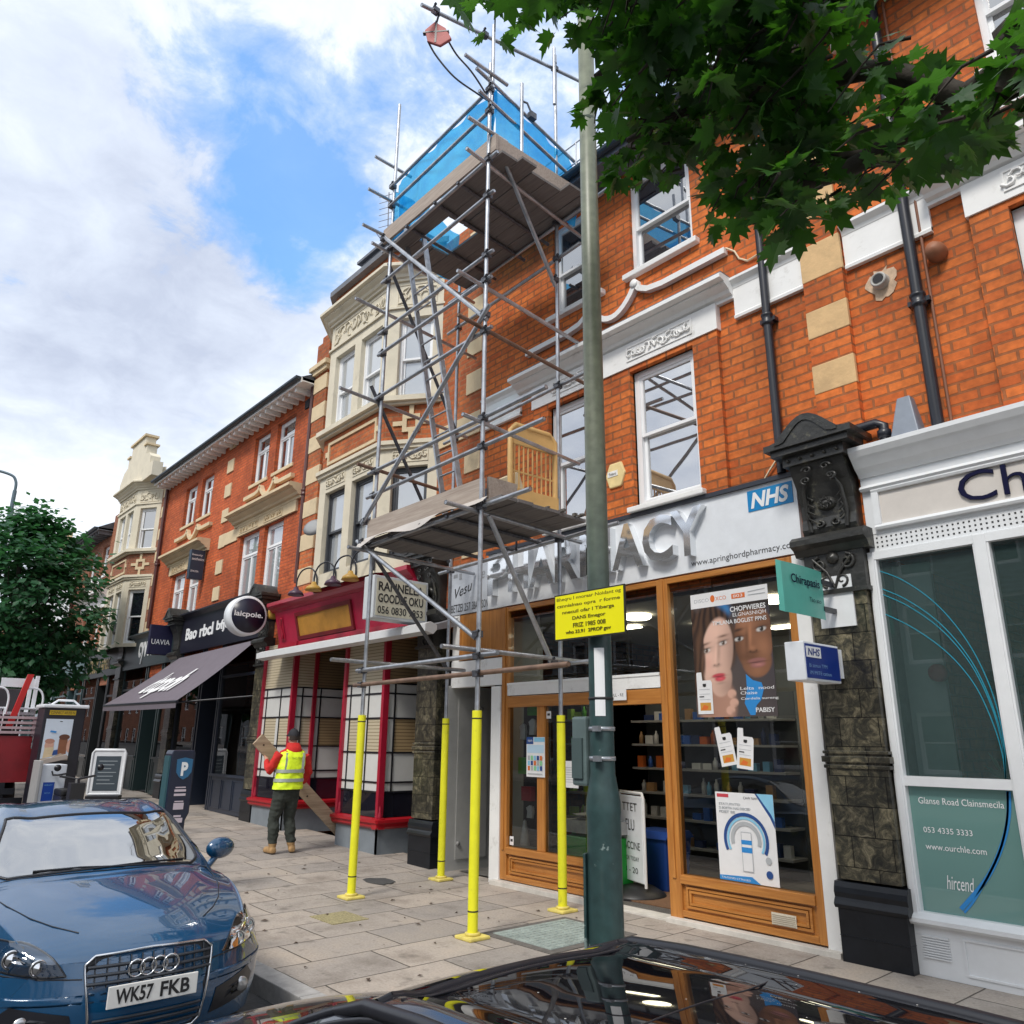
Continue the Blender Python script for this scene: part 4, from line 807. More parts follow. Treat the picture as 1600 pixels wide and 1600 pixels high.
for s_, z, h, w_ in (('TTET', .93, .09, .34), ('FLU', .72, .12, .2), ('VACCINE', .52, .08, .42), ('BOOK TODAY', .40, .045, .36), ('8 - 20', .27, .06, .3)): letters(m_, s_, Ma @ Vector((-w_/2, -.002, z)), ux, ZP, w_, h, .002)
m_.build('lettering', ink, ab_)
carton(-7.15, -6.45, .25, .7, .06, .62, emat('crate_green', (.02, .38, .05)), 'bright green crate low behind the left pharmacy window', 'crate', 'crate', False)
pp_ = MB(MF); pp_.box(-7.15, -6.42, .24, .72, .66, .80); rnd2 = random.Random(3)
for i in range(9): x = rnd2.uniform(-7.05, -6.55); y = rnd2.uniform(.3, .6); a = rnd2.uniform(0, 3); pp_.obox((x, y, .815+.006*i), (math.cos(a)*.12, math.sin(a)*.12, 0), (-math.sin(a)*.08, math.cos(a)*.08, 0), (0, 0, .003))
tag(pp_.build('leaflet_pile', emat('paper_grey', (.45, .46, .46), .6, var=.2, scale=9)), 'untidy pile of white leaflets above the green crate', 'leaflets')
for i, (x, z, c, nm, h) in enumerate(((-7.76, 1.72, 0, 'pale mask-shaped product high', .2), (-7.58, 1.78, 0, 'pale wrist-support pack hanging high', .2), (-7.72, 1.30, 2, 'dark green pack hanging at mid height', .2), (-7.66, .98, 7, 'maroon box of tubes at mid height', .17), (-7.7, .46, 0, 'tall white cone-shaped bottle standing low', .3), (-7.62, .78, 0, 'white glove-shaped pack', .15), (-7.55, 2.02, 2, 'small green first-aid pack hanging near the top', .12))):
    o = MB(MF)
    if i == 4: o.lathe([(0, z), (.06, z), (.05, z+.12), (.02, z+.28), (0, z+.3)], (x, .12, 0), 12)
    elif i in (0, 1, 5): o.prism([(-.05, 0), (.04, 0), (.06, h*.5), (.05, h*.9), (.0, h), (-.06, h*.8), (-.04, h*.5)], (x, .12, z), XP, ZP, (0, .04, 0))
    else: o.box(x-.09, x+.09, .10, .18, z, z+h); o.box(x-.07, x+.07, .095, .10, z+h*.55, z+h*.85)
    tag(o.build('display_product', PK[c], None, bevel=.004), nm+' in the narrow left pharmacy window', 'product')
dsp = MB(MF); dsp.box(-7.84, -7.36, .22, .26, .44, 2.2); tag(dsp.build('display_screen', emat('screen_black', (.015, .015, .02), .4)), 'black display screen behind the narrow left pharmacy window', 'screen')

# --- signs of the pharmacy
pg = thing('fascia_sign', 'long white fascia sign reading PHARMACY in chrome letters', 'sign', (-6.1, F, 3.46))
b = MB(MF); b.box(-8.30, -3.58, -.05, .0, 3.46, 4.23); b.build('board', board_w, pg)
b = MB(MF); b.box(-8.32, -3.56, -.085, .02, 4.23, 4.275); b.build('capping', emat('cap_dark', (.03, .035, .05)), pg)
b = MB(); 
wl = [('P', 0, .40), ('H', .44, .40), ('A', .86, .46), ('R', 1.34, .40), ('M', 1.78, .50), ('A', 2.30, .46), ('C', 2.76, .42), ('Y', 3.16, .42)]
for ch, x, w_ in wl: letters(b, ch, (-8.20+x, F-.05, 3.62), XP, ZP, w_, .53, .10, 0, 1, off=.02)
b.build('lettering', [chrome, chrome], pg)
b = MB(); letters(b, 'www.apringhordpharmacy.com', (-4.86, F-.05, 3.50), XP, ZP, 1.24, .085, .003); b.build('web_address', emat('ink_grey', (.06, .06, .065)), pg)
b = MB(); b.box(-4.12, -3.62, F-.056, F-.05, 3.97, 4.19); lg = b.build('health_logo', emat('logo_blue', (.0, .22, .52), .35), pg); b = MB(); letters(b, 'NHS', (-4.085, F-.056, 3.995), XP, ZP, .43, .17, .003, shear=.22, off=.035); b.build('lettering', wht, lg)
og_ = thing('old_sign', 'faded grey sign with torn script letters and a phone number, left of the chrome letters', 'sign', (-8.75, F, 3.46))
b = MB(MF); b.box(-9.18, -8.305, -.045, .0, 3.46, 4.20); b.build('board', emat('old_sign_grey', (.50, .53, .58), .35, var=.15, scale=4), og_)
b = MB(); letters(b, 'BETZEI 257', (-9.15, F-.045, 3.50), XP, ZP, .45, .115, .003); letters(b, '3BAA 6SON', (-8.66, F-.045, 3.50), XP, ZP, .36, .115, .003); letters(b, 'Vesu', (-9.08, F-.045, 3.70), Vector((1, 0, .22)), ZP, .42, .15, .003, shear=.25); b.build('lettering', ink, og_)
b = MB(); letters(b, 'te', (-8.52, F-.045, 3.92), XP, ZP, .14, .13, .003, shear=.25); b.box(-9.12, -9.02, F-.048, F-.045, 4.02, 4.07); b.box(-8.98, -8.92, F-.048, F-.045, 3.98, 4.07); b.build('script_remnant', emat('remnant', (.28, .29, .31)), og_)
b = MB(); letters(b, 'P', (-8.18, F-.158, 3.62), XP, ZP, .30, .42, .012, 0, 0, off=.03); 

# flat printed pictures: layered shapes on one sheet
class Sheet:
    def __init__(s, name, label, cat, o, ux, w, h, m, th=.003, ry=0.):
        s.o = Vector(o); s.ux = Vector(ux).normalized(); s.uz = ZP.copy()
        if ry:
            s.uz = (ZP*math.cos(ry)+s.ux*math.sin(ry)).normalized(); s.ux = (s.ux*math.cos(ry)-ZP*math.sin(ry)).normalized()
        s.n = s.ux.cross(s.uz); s.w, s.h = w, h; s.th = th
        mb = MB(); mb.prism([(0, 0), (w, 0), (w, h), (0, h)], s.o, s.ux, s.uz, s.n*th); s.root = tag(mb.build(name, m), label, cat); s.k = 0; s.cur = {}
    def poly(s, pts, m, k=None):
        s.k += 1; d = s.th+.0005*s.k; c = [min(max(p[0], 0), 1) for p in pts]
        mb = s.cur.setdefault(m if isinstance(m, str) else m.name, MB())
        mb.add([s.o+s.ux*(c[i]*s.w)+s.uz*(min(max(pts[i][1], 0), 1)*s.h)+s.n*d for i in range(len(pts))], [tuple(range(len(pts)))])
    def ell(s, cx, cy, rx, ry, m, n=24, a=0., t0=0, t1=2*math.pi):
        s.poly([(cx+math.cos(a)*rx*math.cos(t)-math.sin(a)*ry*math.sin(t)*(s.h/s.w)*0-math.sin(a)*ry*math.sin(t), cy+math.sin(a)*rx*math.cos(t)+math.cos(a)*ry*math.sin(t)) for t in [t0+(t1-t0)*i/n for i in range(n+(0 if t1-t0 > 6.28 else 1))]], m)
    def text(s, t, x, y, w, h, m, **k):
        s.k += 1; mb = s.cur.setdefault(m if isinstance(m, str) else m.name, MB()); letters(mb, t, s.o+s.ux*(x*s.w)+s.uz*(y*s.h), s.ux, s.uz, w*s.w, h*s.h, s.th+.0005*s.k, **k)
    def soft(s, pts, c0, c1, f, n=7, k0=.25):      # printed gradient: nested tints drawn toward the focus f
        for i in range(n):
            t = i/(n-1); sc_f = 1-t*(1-k0); c = tuple(a+(b-a)*t for a, b in zip(c0, c1)); m = emat('print_tint_%d_%d_%d' % tuple(int(v*400) for v in c), c, .5, var=0)
            s.poly([(f[0]+(p[0]-f[0])*sc_f, f[1]+(p[1]-f[1])*sc_f) for p in pts], m)
    def done(s, nm='print'):
        for k, mb in s.cur.items(): mb.build(nm, MATS[k], s.root)
        return s.root
sk1 = emat('print_skin_light', (.62, .36, .27), .5, var=.10, scale=12); sk1d = emat('print_skin_shade', (.44, .22, .16)); sk2 = emat('print_skin_deep', (.24, .095, .045), .5, var=.12, scale=12); sk2d = emat('print_skin_deep_shade', (.12, .045, .025)); sk2h = emat('print_skin_deep_high', (.36, .17, .09))
hr1 = emat('print_hair', (.045, .025, .018)); hr2 = emat('print_hair_brown', (.16, .08, .045)); lip = emat('print_lip', (.55, .06, .08)); lip2 = emat('print_lip_deep', (.25, .10, .09)); eyw = emat('print_eye', (.68, .66, .64)); pnk = emat('print_white', (.78, .78, .79)); bgp = emat('print_brown', (.055, .045, .05)); blu = emat('print_blue', (.03, .25, .62)); nav = emat('print_navy', (.02, .07, .25)); org = emat('print_orange', (.70, .16, .03)); gld = emat('print_gold', (.60, .30, .05)); gry = emat('print_grey', (.42, .44, .46)); tl = emat('print_skyblue', (.25, .55, .75))
def dropper(sh, cx, cy, w, h, a=0.):   # white bottle-shaped pack printed with a small crest and a gold picture
    def T(p): 
        x, y = p[0]*w, p[1]*h*1.0; return (cx+x*math.cos(a)+y*math.sin(a)*(sh.h/sh.w), cy-x*math.sin(a)*(sh.w/sh.h)+y*math.cos(a))
    sh.poly([T(p) for p in [(-.5, 0), (.5, 0), (.5, .74), (.42, .80), (-.12, .80), (-.16, 1), (-.46, 1), (-.5, .97)]], pnk)
    sh.poly([T(p) for p in [(-.34, .08), (.36, .08), (.36, .27), (-.34, .27)]], gld); sh.poly([T(p) for p in [(-.3, .1), (.1, .1), (.2, .18), (-.1, .22)]], org)
    for y in (.34, .47, .58): sh.poly([T(p) for p in [(-.36, y), (.36, y), (.36, y+.008), (-.36, y+.008)]], gry)
    sh.poly([T(p) for p in [(-.36, .40), (-.05, .40), (-.05, .425), (-.36, .425)]], ink); sh.poly([T(p) for p in [(-.1, .66), (.02, .64), (.12, .66), (.12, .72), (-.1, .72)]], ink)
def portrait(sh, w_, h_, NU=96, NV=118, top=.88):     # the printed photograph: soft tones held in the sheet's own colour layer
    vs = []; cols = []
    def sm(t): t = max(0., min(1., t)); return t*t*(3-2*t)
    def el(x, y, cx, cy, rx, ry, a=0., soft=.25):
        dx, dy = (x-cx)*w_, (y-cy)*h_; c_, s_ = math.cos(a), math.sin(a); u, v = (dx*c_+dy*s_)/(rx*w_), (-dx*s_+dy*c_)/(ry*h_); return 1-sm((math.sqrt(u*u+v*v)-1+soft)/(2*soft))
    def gs(x, y, cx, cy, rx, ry, a=0.):
        dx, dy = (x-cx)*w_, (y-cy)*h_; c_, s_ = math.cos(a), math.sin(a); u, v = (dx*c_+dy*s_)/(rx*w_), (-dx*s_+dy*c_)/(ry*h_); return math.exp(-(u*u+v*v))
    def mx_(a, b, t): return tuple(p+(q-p)*t for p, q in zip(a, b))
    def mul(a, k): return tuple(p*k for p in a)
    def eye(c, x, y, cx, cy, a, r, white, iris, lid):
        c = mul(c, 1-.35*gs(x, y, cx, cy+.012, r*1.6, .030, a)); m = el(x, y, cx, cy, r, r*.33, a, .25); c = mx_(c, white, m*.9); c = mx_(c, iris, min(m*1.2, 1)*el(x, y, cx+.004, cy+.002, r*.42, r*.32, 0, .25)); c = mx_(c, (.8, .8, .8), gs(x, y, cx-.008, cy+.008, .006, .005))
        c = mx_(c, lid, .95*gs(x, y, cx, cy+r*.30, r*1.05, .0062, a)); c = mx_(c, mul(lid, 1.6), .5*gs(x, y, cx, cy-r*.30, r*.9, .005, a)); return c
    for j in range(NV+1):
        for i in range(NU+1):
            x, y = i/NU, top*j/NV
            c = mx_((.05, .045, .055), (.09, .07, .065), .5+.5*math.sin(x*3+y*2))
            c = mx_(c, (.03, .24, .58), el(x, y, .43, .86, .09, .10, 0, .5)*.8)
            st = .5+.5*math.sin((x*1.0-y*.25)*75+6*noise.noise(Vector((x*5, y*4, 1)))); hc_ = mx_((.018, .010, .008), (.14, .07, .038), st*.55+.25*gs(x, y, .08, .55, .09, .25))
            c = mx_(c, hc_, max(el(x, y, .27, .60, .31, .30, .1, .12), el(x, y, .05, .48, .14, .34, 0, .15)))
            nk = el(x, y, .27, .10, .24, .22, 0, .2); c = mx_(c, mul((.46, .25, .18), .75+.5*(x)), nk)
            # woman on the left
            f = max(el(x, y, .315, .50, .205, .285, -.18, .07), el(x, y, .34, .30, .145, .145, -.1, .09))
            sk = mul((.66, .42, .33), 1.02+.22*gs(x, y, .20, .45, .12, .12)+.20*gs(x, y, .30, .68, .16, .10)-.38*gs(x, y, .52, .46, .10, .30)-.28*gs(x, y, .42, .22, .13, .08)-.15*gs(x, y, .11, .55, .05, .2))
            sk = mx_(sk, (.62, .28, .23), .35*gs(x, y, .19, .42, .07, .06)); sk = mul(sk, 1-.30*gs(x, y, .335, .50, .024, .10, -.12)); sk = mul(sk, 1+.16*gs(x, y, .30, .50, .016, .10, -.12)); sk = mul(sk, 1-.45*gs(x, y, .30, .400, .05, .012, .1)); sk = mul(sk, 1-.6*gs(x, y, .272, .405, .012, .007)-.6*gs(x, y, .328, .412, .012, .007))
            sk = eye(sk, x, y, .175, .525, .16, .052, (.70, .66, .63), (.09, .05, .03), (.03, .018, .012)); sk = eye(sk, x, y, .40, .575, .20, .050, (.66, .62, .60), (.09, .05, .03), (.03, .018, .012))
            sk = mx_(sk, (.10, .05, .03), .85*gs(x, y, .165, .578, .065, .010, .22)); sk = mx_(sk, (.10, .05, .03), .85*gs(x, y, .405, .632, .065, .010, .14))
            lp = max(el(x, y, .315, .322, .085, .017, .10, .3), el(x, y, .335, .298, .070, .022, .10, .3)); sk = mx_(sk, mul((.52, .07, .09), 1+.5*gs(x, y, .34, .295, .04, .008)), lp); sk = mx_(sk, (.16, .02, .025), .9*gs(x, y, .32, .314, .085, .0045, .10)); sk = mul(sk, 1-.25*gs(x, y, .34, .262, .06, .010, .1))
            c = mx_(c, sk, f)
            hl = el(x, y, .045, .60, .10, .30, .12, .15); c = mx_(c, hc_, hl*.95)
            # woman on the right
            f2_ = max(el(x, y, .785, .60, .235, .27, -.05, .06), el(x, y, .80, .42, .18, .13, 0, .09)); f2_ *= sm((x-.50)/.05)
            s2 = mul((.235, .105, .055), 1.0+.55*gs(x, y, .70, .70, .12, .10)+.45*gs(x, y, .90, .52, .09, .08)+.30*gs(x, y, .80, .34, .08, .04)-.45*gs(x, y, .56, .50, .07, .25)-.35*gs(x, y, .74, .45, .12, .03)-.25*gs(x, y, 1.0, .62, .06, .3))
            s2 = mul(s2, 1+.55*gs(x, y, .745, .60, .018, .09, -.08)-.35*gs(x, y, .70, .585, .022, .10, -.08)); s2 = mul(s2, 1+.5*gs(x, y, .765, .515, .03, .018)-.55*gs(x, y, .77, .483, .065, .011)-.5*gs(x, y, .735, .492, .014, .008)-.5*gs(x, y, .81, .495, .014, .008))
            s2 = eye(s2, x, y, .605, .595, .10, .055, (.62, .60, .58), (.02, .012, .008), (.012, .008, .006)); s2 = eye(s2, x, y, .885, .655, .14, .058, (.62, .60, .58), (.02, .012, .008), (.012, .008, .006))
            s2 = mx_(s2, (.02, .012, .008), .9*gs(x, y, .60, .665, .07, .012, .16)); s2 = mx_(s2, (.02, .012, .008), .9*gs(x, y, .895, .735, .075, .012, .10))
            l2 = max(el(x, y, .805, .418, .105, .019, .06, .3), el(x, y, .815, .388, .090, .026, .06, .3)); s2 = mx_(s2, mul((.30, .125, .11), 1+.6*gs(x, y, .82, .385, .05, .010)), l2); s2 = mx_(s2, (.05, .018, .015), .9*gs(x, y, .805, .405, .105, .005, .06))
            c = mx_(c, s2, f2_); c = mx_(c, (.025, .017, .014), max(0, el(x, y, .80, .93, .34, .12, 0, .2)*.95))
            for (hx, hy) in ((.47, .175), (.49, .105), (.44, .05)): c = mx_(c, mul((.64, .38, .29), 1-.5*gs(x, y, hx+.04, hy-.03, .03, .02)), el(x, y, hx, hy, .055, .034, .2, .18))
            vs.append(sh.o+sh.ux*(x*sh.w)+sh.uz*(y*sh.h)+sh.n*(sh.th+.0006)); cols.append((*[max(0., v) for v in c], 1.))
    mb = MB(); mb.add(vs, [(j*(NU+1)+i, j*(NU+1)+i+1, (j+1)*(NU+1)+i+1, (j+1)*(NU+1)+i) for j in range(NV) for i in range(NU)])
    m = bpy.data.materials.new('printed_portrait'); m.use_nodes = True; nt = m.node_tree; b = nt.nodes['Principled BSDF']; b.inputs['Roughness'].default_value = .45; a = N(nt, 'ShaderNodeAttribute', attribute_name='print_ink'); L(nt, a.outputs['Color'], b.inputs['Base Color'])
    o = mb.build('portrait', m, sh.root); ca = o.data.color_attributes.new('print_ink', 'FLOAT_COLOR', 'POINT')
    for k, v in enumerate(cols): ca.data[k].color = v
    sh.k = 2
s = Sheet('poster', 'tall poster of two young women with faces close together in the pharmacy window', 'poster', (-4.93, F-.002, 1.95), XP, .92, 1.27, bgp)
s.poly([(0, .88), (1, .88), (1, 1), (0, 1)], pnk)
s.text('DISCO', .05, .925, .20, .03, gry); s.ell(.30, .945, .03, .03, org, 14); s.text('XCO', .34, .925, .14, .032, org); s.poly([(.55, .92), (.72, .92), (.72, .96), (.55, .96)], org); s.text('803', .57, .928, .12, .024, pnk); s.poly([(.76, .955), (.97, .965), (.97, .971), (.76, .962)], gry); s.poly([(.76, .93), (.97, .93), (.97, .936), (.76, .936)], gry)
portrait(s, .92, 1.27)
s.text('CHOPWIERES', .52, .815, .44, .042, pnk, off=.02); s.text('ELGNASNIQH', .55, .770, .41, .034, pnk); s.text('TIMLANA BOGLIST PPNS', .28, .722, .68, .034, pnk, off=.01)
s.poly([(.66, .32), (.74, .27), (.84, .25), (.86, .20), (.82, .12), (.76, .08), (.74, .01), (.68, .01), (.62, .10), (.66, .2)], blu)
for i, (t_, y, w_) in enumerate((('Lelta  nood', .20, .40), ('Chaise', .165, .2), ('Cordela sureng', .12, .44))): s.text(t_, .58, y, w_, .024, pnk)
s.text('PABISY', .75, .03, .22, .035, pnk, off=.01)
dropper(s, .125, .025, .20, .33); s.done()
s = Sheet('poster', 'white health poster with a blue ring low in the right pharmacy window', 'poster', (-4.77, F-.002, .45), XP, .63, .79, pnk)
s.poly([(.70, 1), (1, 1), (1, .62), (.93, .74)], nav); s.poly([(.73, 1), (1, 1), (1, .70), (.95, .78)], tl); s.poly([(.03, .94), (.24, .94), (.24, .98), (.03, .98)], lip); s.text('CAW NAH', .50, .93, .24, .03, ink); s.poly([(0, .0), (.70, 0), (.56, .07), (0, .05)], blu); s.text('TAUSSINES CTTNOED', .03, .018, .5, .02, pnk)
for i, t_ in enumerate(('STATUPNTID', 'D BOETIN HAS DIBCED', 'FDET BE')): s.text(t_, .06, .85-.045*i, (.38, .55, .28)[i], .028, gry, off=.01)
def ring_(sh, cx, cy, r0, r1, a0, a1, m, n=28): 
    asp = sh.w/sh.h; 
    for i in range(n):
        t0, t1 = a0+(a1-a0)*i/n, a0+(a1-a0)*(i+1)/n; sh.poly([(cx+r0*math.cos(t0), cy+r0*asp*math.sin(t0)), (cx+r1*math.cos(t0), cy+r1*asp*math.sin(t0)), (cx+r1*math.cos(t1), cy+r1*asp*math.sin(t1)), (cx+r0*math.cos(t1), cy+r0*asp*math.sin(t1))], m); sh.k -= 1
    sh.k += 1
ring_(s, .50, .47, .335, .385, -.5, 3.6, nav); ring_(s, .50, .47, .29, .325, -.55, 3.65, tl); ring_(s, .50, .47, .20, .26, -.3, 3.4, gry)
s.poly([(.42, .12), (.60, .12), (.60, .56), (.42, .56)], gry); s.poly([(.43, .13), (.59, .13), (.59, .55), (.43, .55)], pnk); s.poly([(.42, .42), (.60, .42), (.60, .47), (.42, .47)], blu); s.poly([(.42, .33), (.60, .33), (.60, .39), (.42, .39)], blu)
s.ell(.86, .27, .05, .04, gry, 16); s.ell(.86, .12, .055, .044, nav, 16); s.done()
for i, a in enumerate((-.17, .10)):
    s = Sheet('cutout_pack', ('left one of the two white bottle cut-outs hanging together', 'right one of the two white bottle cut-outs hanging together')[i]+' between the two pharmacy posters', 'cut-out', (-4.68+.17*i, F-.002-.004*i, 1.47), XP, .2, .40, gl_clear if False else pnk, .001, ry=a)
    s.root.data.clear_geometry(); dropper(s, .5, .0, .9, .95); s.done()
s = Sheet('notice', 'white notice with blue heading and product pictures on the left pharmacy window mullion', 'notice', (-7.49, F-.045, 1.28), XP, .33, .47, pnk)
s.poly([(0, .82), (.38, .82), (.38, 1), (0, 1)], nav); s.text('dph', .08, .87, .24, .07, pnk); s.poly([(.42, .88), (1, .88), (1, .99), (.42, .99)], tl); s.poly([(.05, .60), (.95, .60), (.95, .80), (.05, .80)], emat('print_paleblue', (.50, .68, .82)))
for i in range(5):
    for j in range(3): s.poly([(.08+.17*i, .16+.13*j), (.2+.17*i, .16+.13*j), (.2+.17*i, .27+.13*j), (.08+.17*i, .27+.13*j)], (org, tl, gry, nav, emat('print_green', (.25, .6, .3)))[(i*2+j) % 5])
s.poly([(.1, .07), (.9, .07), (.9, .09), (.1, .09)], gry); s.done()
s = Sheet('notice', 'plain white letter-sized notice inside the left pharmacy window beside the lamp post', 'notice', (-6.88, F-.004, 1.18), XP, .24, .30, pnk)
for i in range(7): s.poly([(.12, .2+.09*i), (.85-.1*(i % 3), .2+.09*i), (.85-.1*(i % 3), .22+.09*i), (.12, .22+.09*i)], gry)
s.done()
s = Sheet('notice', 'small white door sign hanging under the transom of the pharmacy doorway', 'notice', (-6.08, F-.075, 2.15), XP, .27, .12, pnk); s.text('PULL - RE', .1, .35, .75, .28, ink); s.done()
s = Sheet('sticker', 'small white sticker low in the corner of the left pharmacy window', 'sticker', (-7.84, F-.004, .46), XP, .07, .10, pnk); s.poly([(.2, .4), (.8, .4), (.8, .7), (.2, .7)], ink); s.done()
s = Sheet('sticker', 'small white sticker in the upper corner of the wide left pharmacy pane', 'sticker', (-7.17, F-.004, 1.97), XP, .08, .09, pnk); s.poly([(.2, .4), (.8, .4), (.8, .7), (.2, .7)], ink); s.done()
# --- white chiropractor shopfront
whp = emat('shop_white', (.74, .76, .78), .35, var=.04); frost = mirror_glass('frosted_teal_glass', .03, (.15, .29, .27)); tealm = emat('sign_teal', (.10, .40, .34), .35); navl = emat('letter_navy', (.004, .005, .035), .6, spec=.15)
XR = 1.9
c = MB(MF)
c.sweepx([(.05, 4.03), (-.08, 4.03), (-.10, 4.06), (-.15, 4.10), (-.20, 4.17), (-.22, 4.19), (-.25, 4.24), (-.25, 4.28), (.05, 4.31)], -2.95, XR)
c.box(-2.95, XR, -.06, .05, 3.95, 4.03); c.sweepx([(.05, 3.90), (-.09, 3.90), (-.11, 3.92), (-.08, 3.95), (.05, 3.95)], -2.95, XR)
c.box(-2.95, XR, -.05, .05, 3.50, 3.90)
cs = c.build('shop_cornice', whp, rh)
c = MB(MF); c.box(-2.95, XR, -.045, .05, 3.34, 3.50); q = MB(MF); x = -2.88
while x < XR-.05:
    for k in range(3):
        q.box(x, x+.014, -.048, -.0455, 3.375+.04*k, 3.389+.04*k)
    x += .042
cb_ = c.build('vent_strip', whp, rh); q = stuff(q.build('vent_hole', ink, cb_))
cg = thing('fascia_sign', 'cream framed fascia sign with raised navy letters Chi above the white shopfront', 'sign', (-.5, F, 3.55))
b = MB(MF); b.box(-2.80, XR-.1, -.060, -.052, 3.56, 3.88); b.build('board', emat('sign_cream', (.62, .58, .54), .4), cg)
b = MB(MF); b.sweepx([(-.05, 3.87), (-.085, 3.87), (-.095, 3.89), (-.085, 3.915), (-.05, 3.915)], -2.86, XR); b.sweepx([(-.05, 3.53), (-.085, 3.53), (-.095, 3.55), (-.085, 3.575), (-.05, 3.575)], -2.86, XR); b.box(-2.86, -2.80, -.088, -.05, 3.575, 3.87); b.build('frame', whp, cg)
b = MB(); letters(b, 'Chi', (-2.15, F-.060, 3.615), XP, ZP, .60, .25, .022, off=-.004); 
b.build('lettering', navl, cg)
sw_ = MB(MF); 
for a, b_ in ((-2.98, -2.90), (-2.12, -2.00), (-1.14, -1.02), (-.16, -.04), (.85, .97), (XR-.06, XR)): sw_.box(a, b_, -.06, .06, .40, 3.34); sw_.box(a+.015, b_-.015, -.075, -.06, .40, 3.34)
wfr = sw_.build('shopfront', whp, rh, bevel=.006)
c = MB(MF); c.box(-2.98, XR, -.065, .06, 3.27, 3.34); c.box(-2.90, XR, -.058, .06, 1.38, 1.455); c.sweepx([(.06, .36), (-.10, .36), (-.12, .38), (-.12, .41), (-.06, .45), (.06, .45)], -2.98, XR); c.build('rail', whp, wfr)
c = MB(MF); c.box(-2.97, XR, -.05, .06, .0, .36)
for a, b_ in ((-2.62, -1.9), (-1.75, -.9), (-.75, .1)): c.box(a, b_, -.06, -.05, .29, .305); c.box(a, b_, -.06, -.05, .05, .065); c.box(a, a+.015, -.06, -.05, .065, .29); c.box(b_-.015, b_, -.06, -.05, .065, .29)
for k in range(9): c.box(-2.92, -2.72, -.064, -.05, .13+.018*k, .14+.018*k)
c.build('stall_riser', whp, wfr)
for i, (a, b_) in enumerate(((-2.90, -2.12), (-2.0, -1.14), (-1.02, -.16), (-.04, .85), (.97, XR-.06))):
    MB(MF).quad((a, 0, 1.455), (b_, 0, 1.455), (b_, 0, 3.27), (a, 0, 3.27)).build('window_pane', gl_film, wfr); MB(MF).quad((a, 0, .45), (b_, 0, .45), (b_, 0, 1.38), (a, 0, 1.38)).build('frosted_pane', frost, wfr)
it = MB(MF); X0, X1, YB, ZC = -2.95, XR, 4., 3.3; it.quad((X0, .1, .02), (X1, .1, .02), (X1, YB, .02), (X0, YB, .02)); it.quad((X0, YB, .02), (X1, YB, .02), (X1, YB, ZC), (X0, YB, ZC)); it.quad((X0, .1, .02), (X0, YB, .02), (X0, YB, ZC), (X0, .1, ZC)); it.quad((X1, .1, .02), (X1, YB, .02), (X1, YB, ZC), (X1, .1, ZC)); it.quad((X0, .1, ZC), (X1, .1, ZC), (X1, YB, ZC), (X0, YB, ZC))
it.build('interior', emat('interior_teal', (.20, .28, .28), .8, var=.2), rh)
o = MB(MF); o.box(-2.90, -2.58, .25, .30, .1, 3.25); tag(o.build('partition', emat('partition_white', (.42, .46, .45), .7)), 'pale partition panel just behind the left edge of the white shop window', 'panel')
o = MB(MF); o.lathe([(0, .12), (.06, .12), (.075, .14), (.075, .2), (0, .2)], (-2.60, 0, 2.28), 20, 0, 'y'); tag(o.build('alarm_disc', emat('disc_red', (.40, .015, .02), .35)), 'round dark red alarm disc behind the white shop window', 'alarm')
arc1 = [(-2.93, 3.19), (-2.71, 3.06), (-2.47, 2.82), (-2.28, 2.49), (-2.17, 2.12), (-2.14, 1.76), (-2.17, 1.46)]; arc4 = [(-2.95, 2.82), (-2.7, 2.66), (-2.46, 2.44), (-2.29, 2.18), (-2.20, 1.89), (-2.165, 1.64), (-2.17, 1.46)]
def smooth(p, n=6):
    out = []
    for i in range(len(p)-1):
        p0, p1, p2, p3 = p[max(i-1, 0)], p[i], p[i+1], p[min(i+2, len(p)-1)]
        for k in range(n):
            t = k/n; out.append(tuple(.5*((2*b)+(-a+c)*t+(2*a-5*b+4*c-d)*t*t+(-a+3*b-3*c+d)*t**3) for a, b, c, d in zip(p0, p1, p2, p3)))
    return out+[tuple(p[-1])]
dt = MB(MF)
for k, t in enumerate((0, .42, .55, 1.)): dt.ribbon(smooth([(a[0]*(1-t)+b_[0]*t, a[1]*(1-t)+b_[1]*t) for a, b_ in zip(arc1, arc4)]), .008, -.004, -.002)
tag(dt.build('window_decal', emat('decal_teal', (.02, .24, .34), .4)), 'four teal curved lines sweeping down the white shop window', 'decal')
dt = MB(MF); dt.ribbon(smooth([(-2.165, 1.37), (-2.19, 1.2), (-2.26, 1.0), (-2.40, .75), (-2.62, .50)]), .03, -.004, -.002); dt.ribbon(smooth([(-2.17, 1.37), (-2.21, 1.15), (-2.31, .9), (-2.5, .6), (-2.6, .48)]), .016, -.004, -.002); tag(dt.build('window_decal', emat('decal_blue', (.03, .25, .62), .4)), 'blue curved stripe on the frosted lower pane of the white shop', 'decal')
wl_ = thing('window_lettering', 'white address and phone lettering on the frosted lower pane of the white shop', 'lettering', (-2.5, F, .6))
for s_, x_, z_, w_, h_, k_ in (('Glanse Road Clainsmecila', -2.83, 1.245, .62, .05, 0), ('053 4335 3333', -2.82, 1.03, .36, .042, 0), ('www.ourchle.com', -2.82, .905, .44, .046, 0), ('hircend', -2.70, .63, .2, .10, .3)): dt = MB(); letters(dt, s_, (x_, F-.002, z_), XP, ZP, w_, h_, .002, shear=k_); dt.build('text_line', wht, wl_)
lf_ = emat('leaf_indoor', (.02, .10, .03), .4)
pt = thing('potted_plant', 'green potted plant standing behind the white shop window', 'plant', (-2.28, F+.35, 1.30))
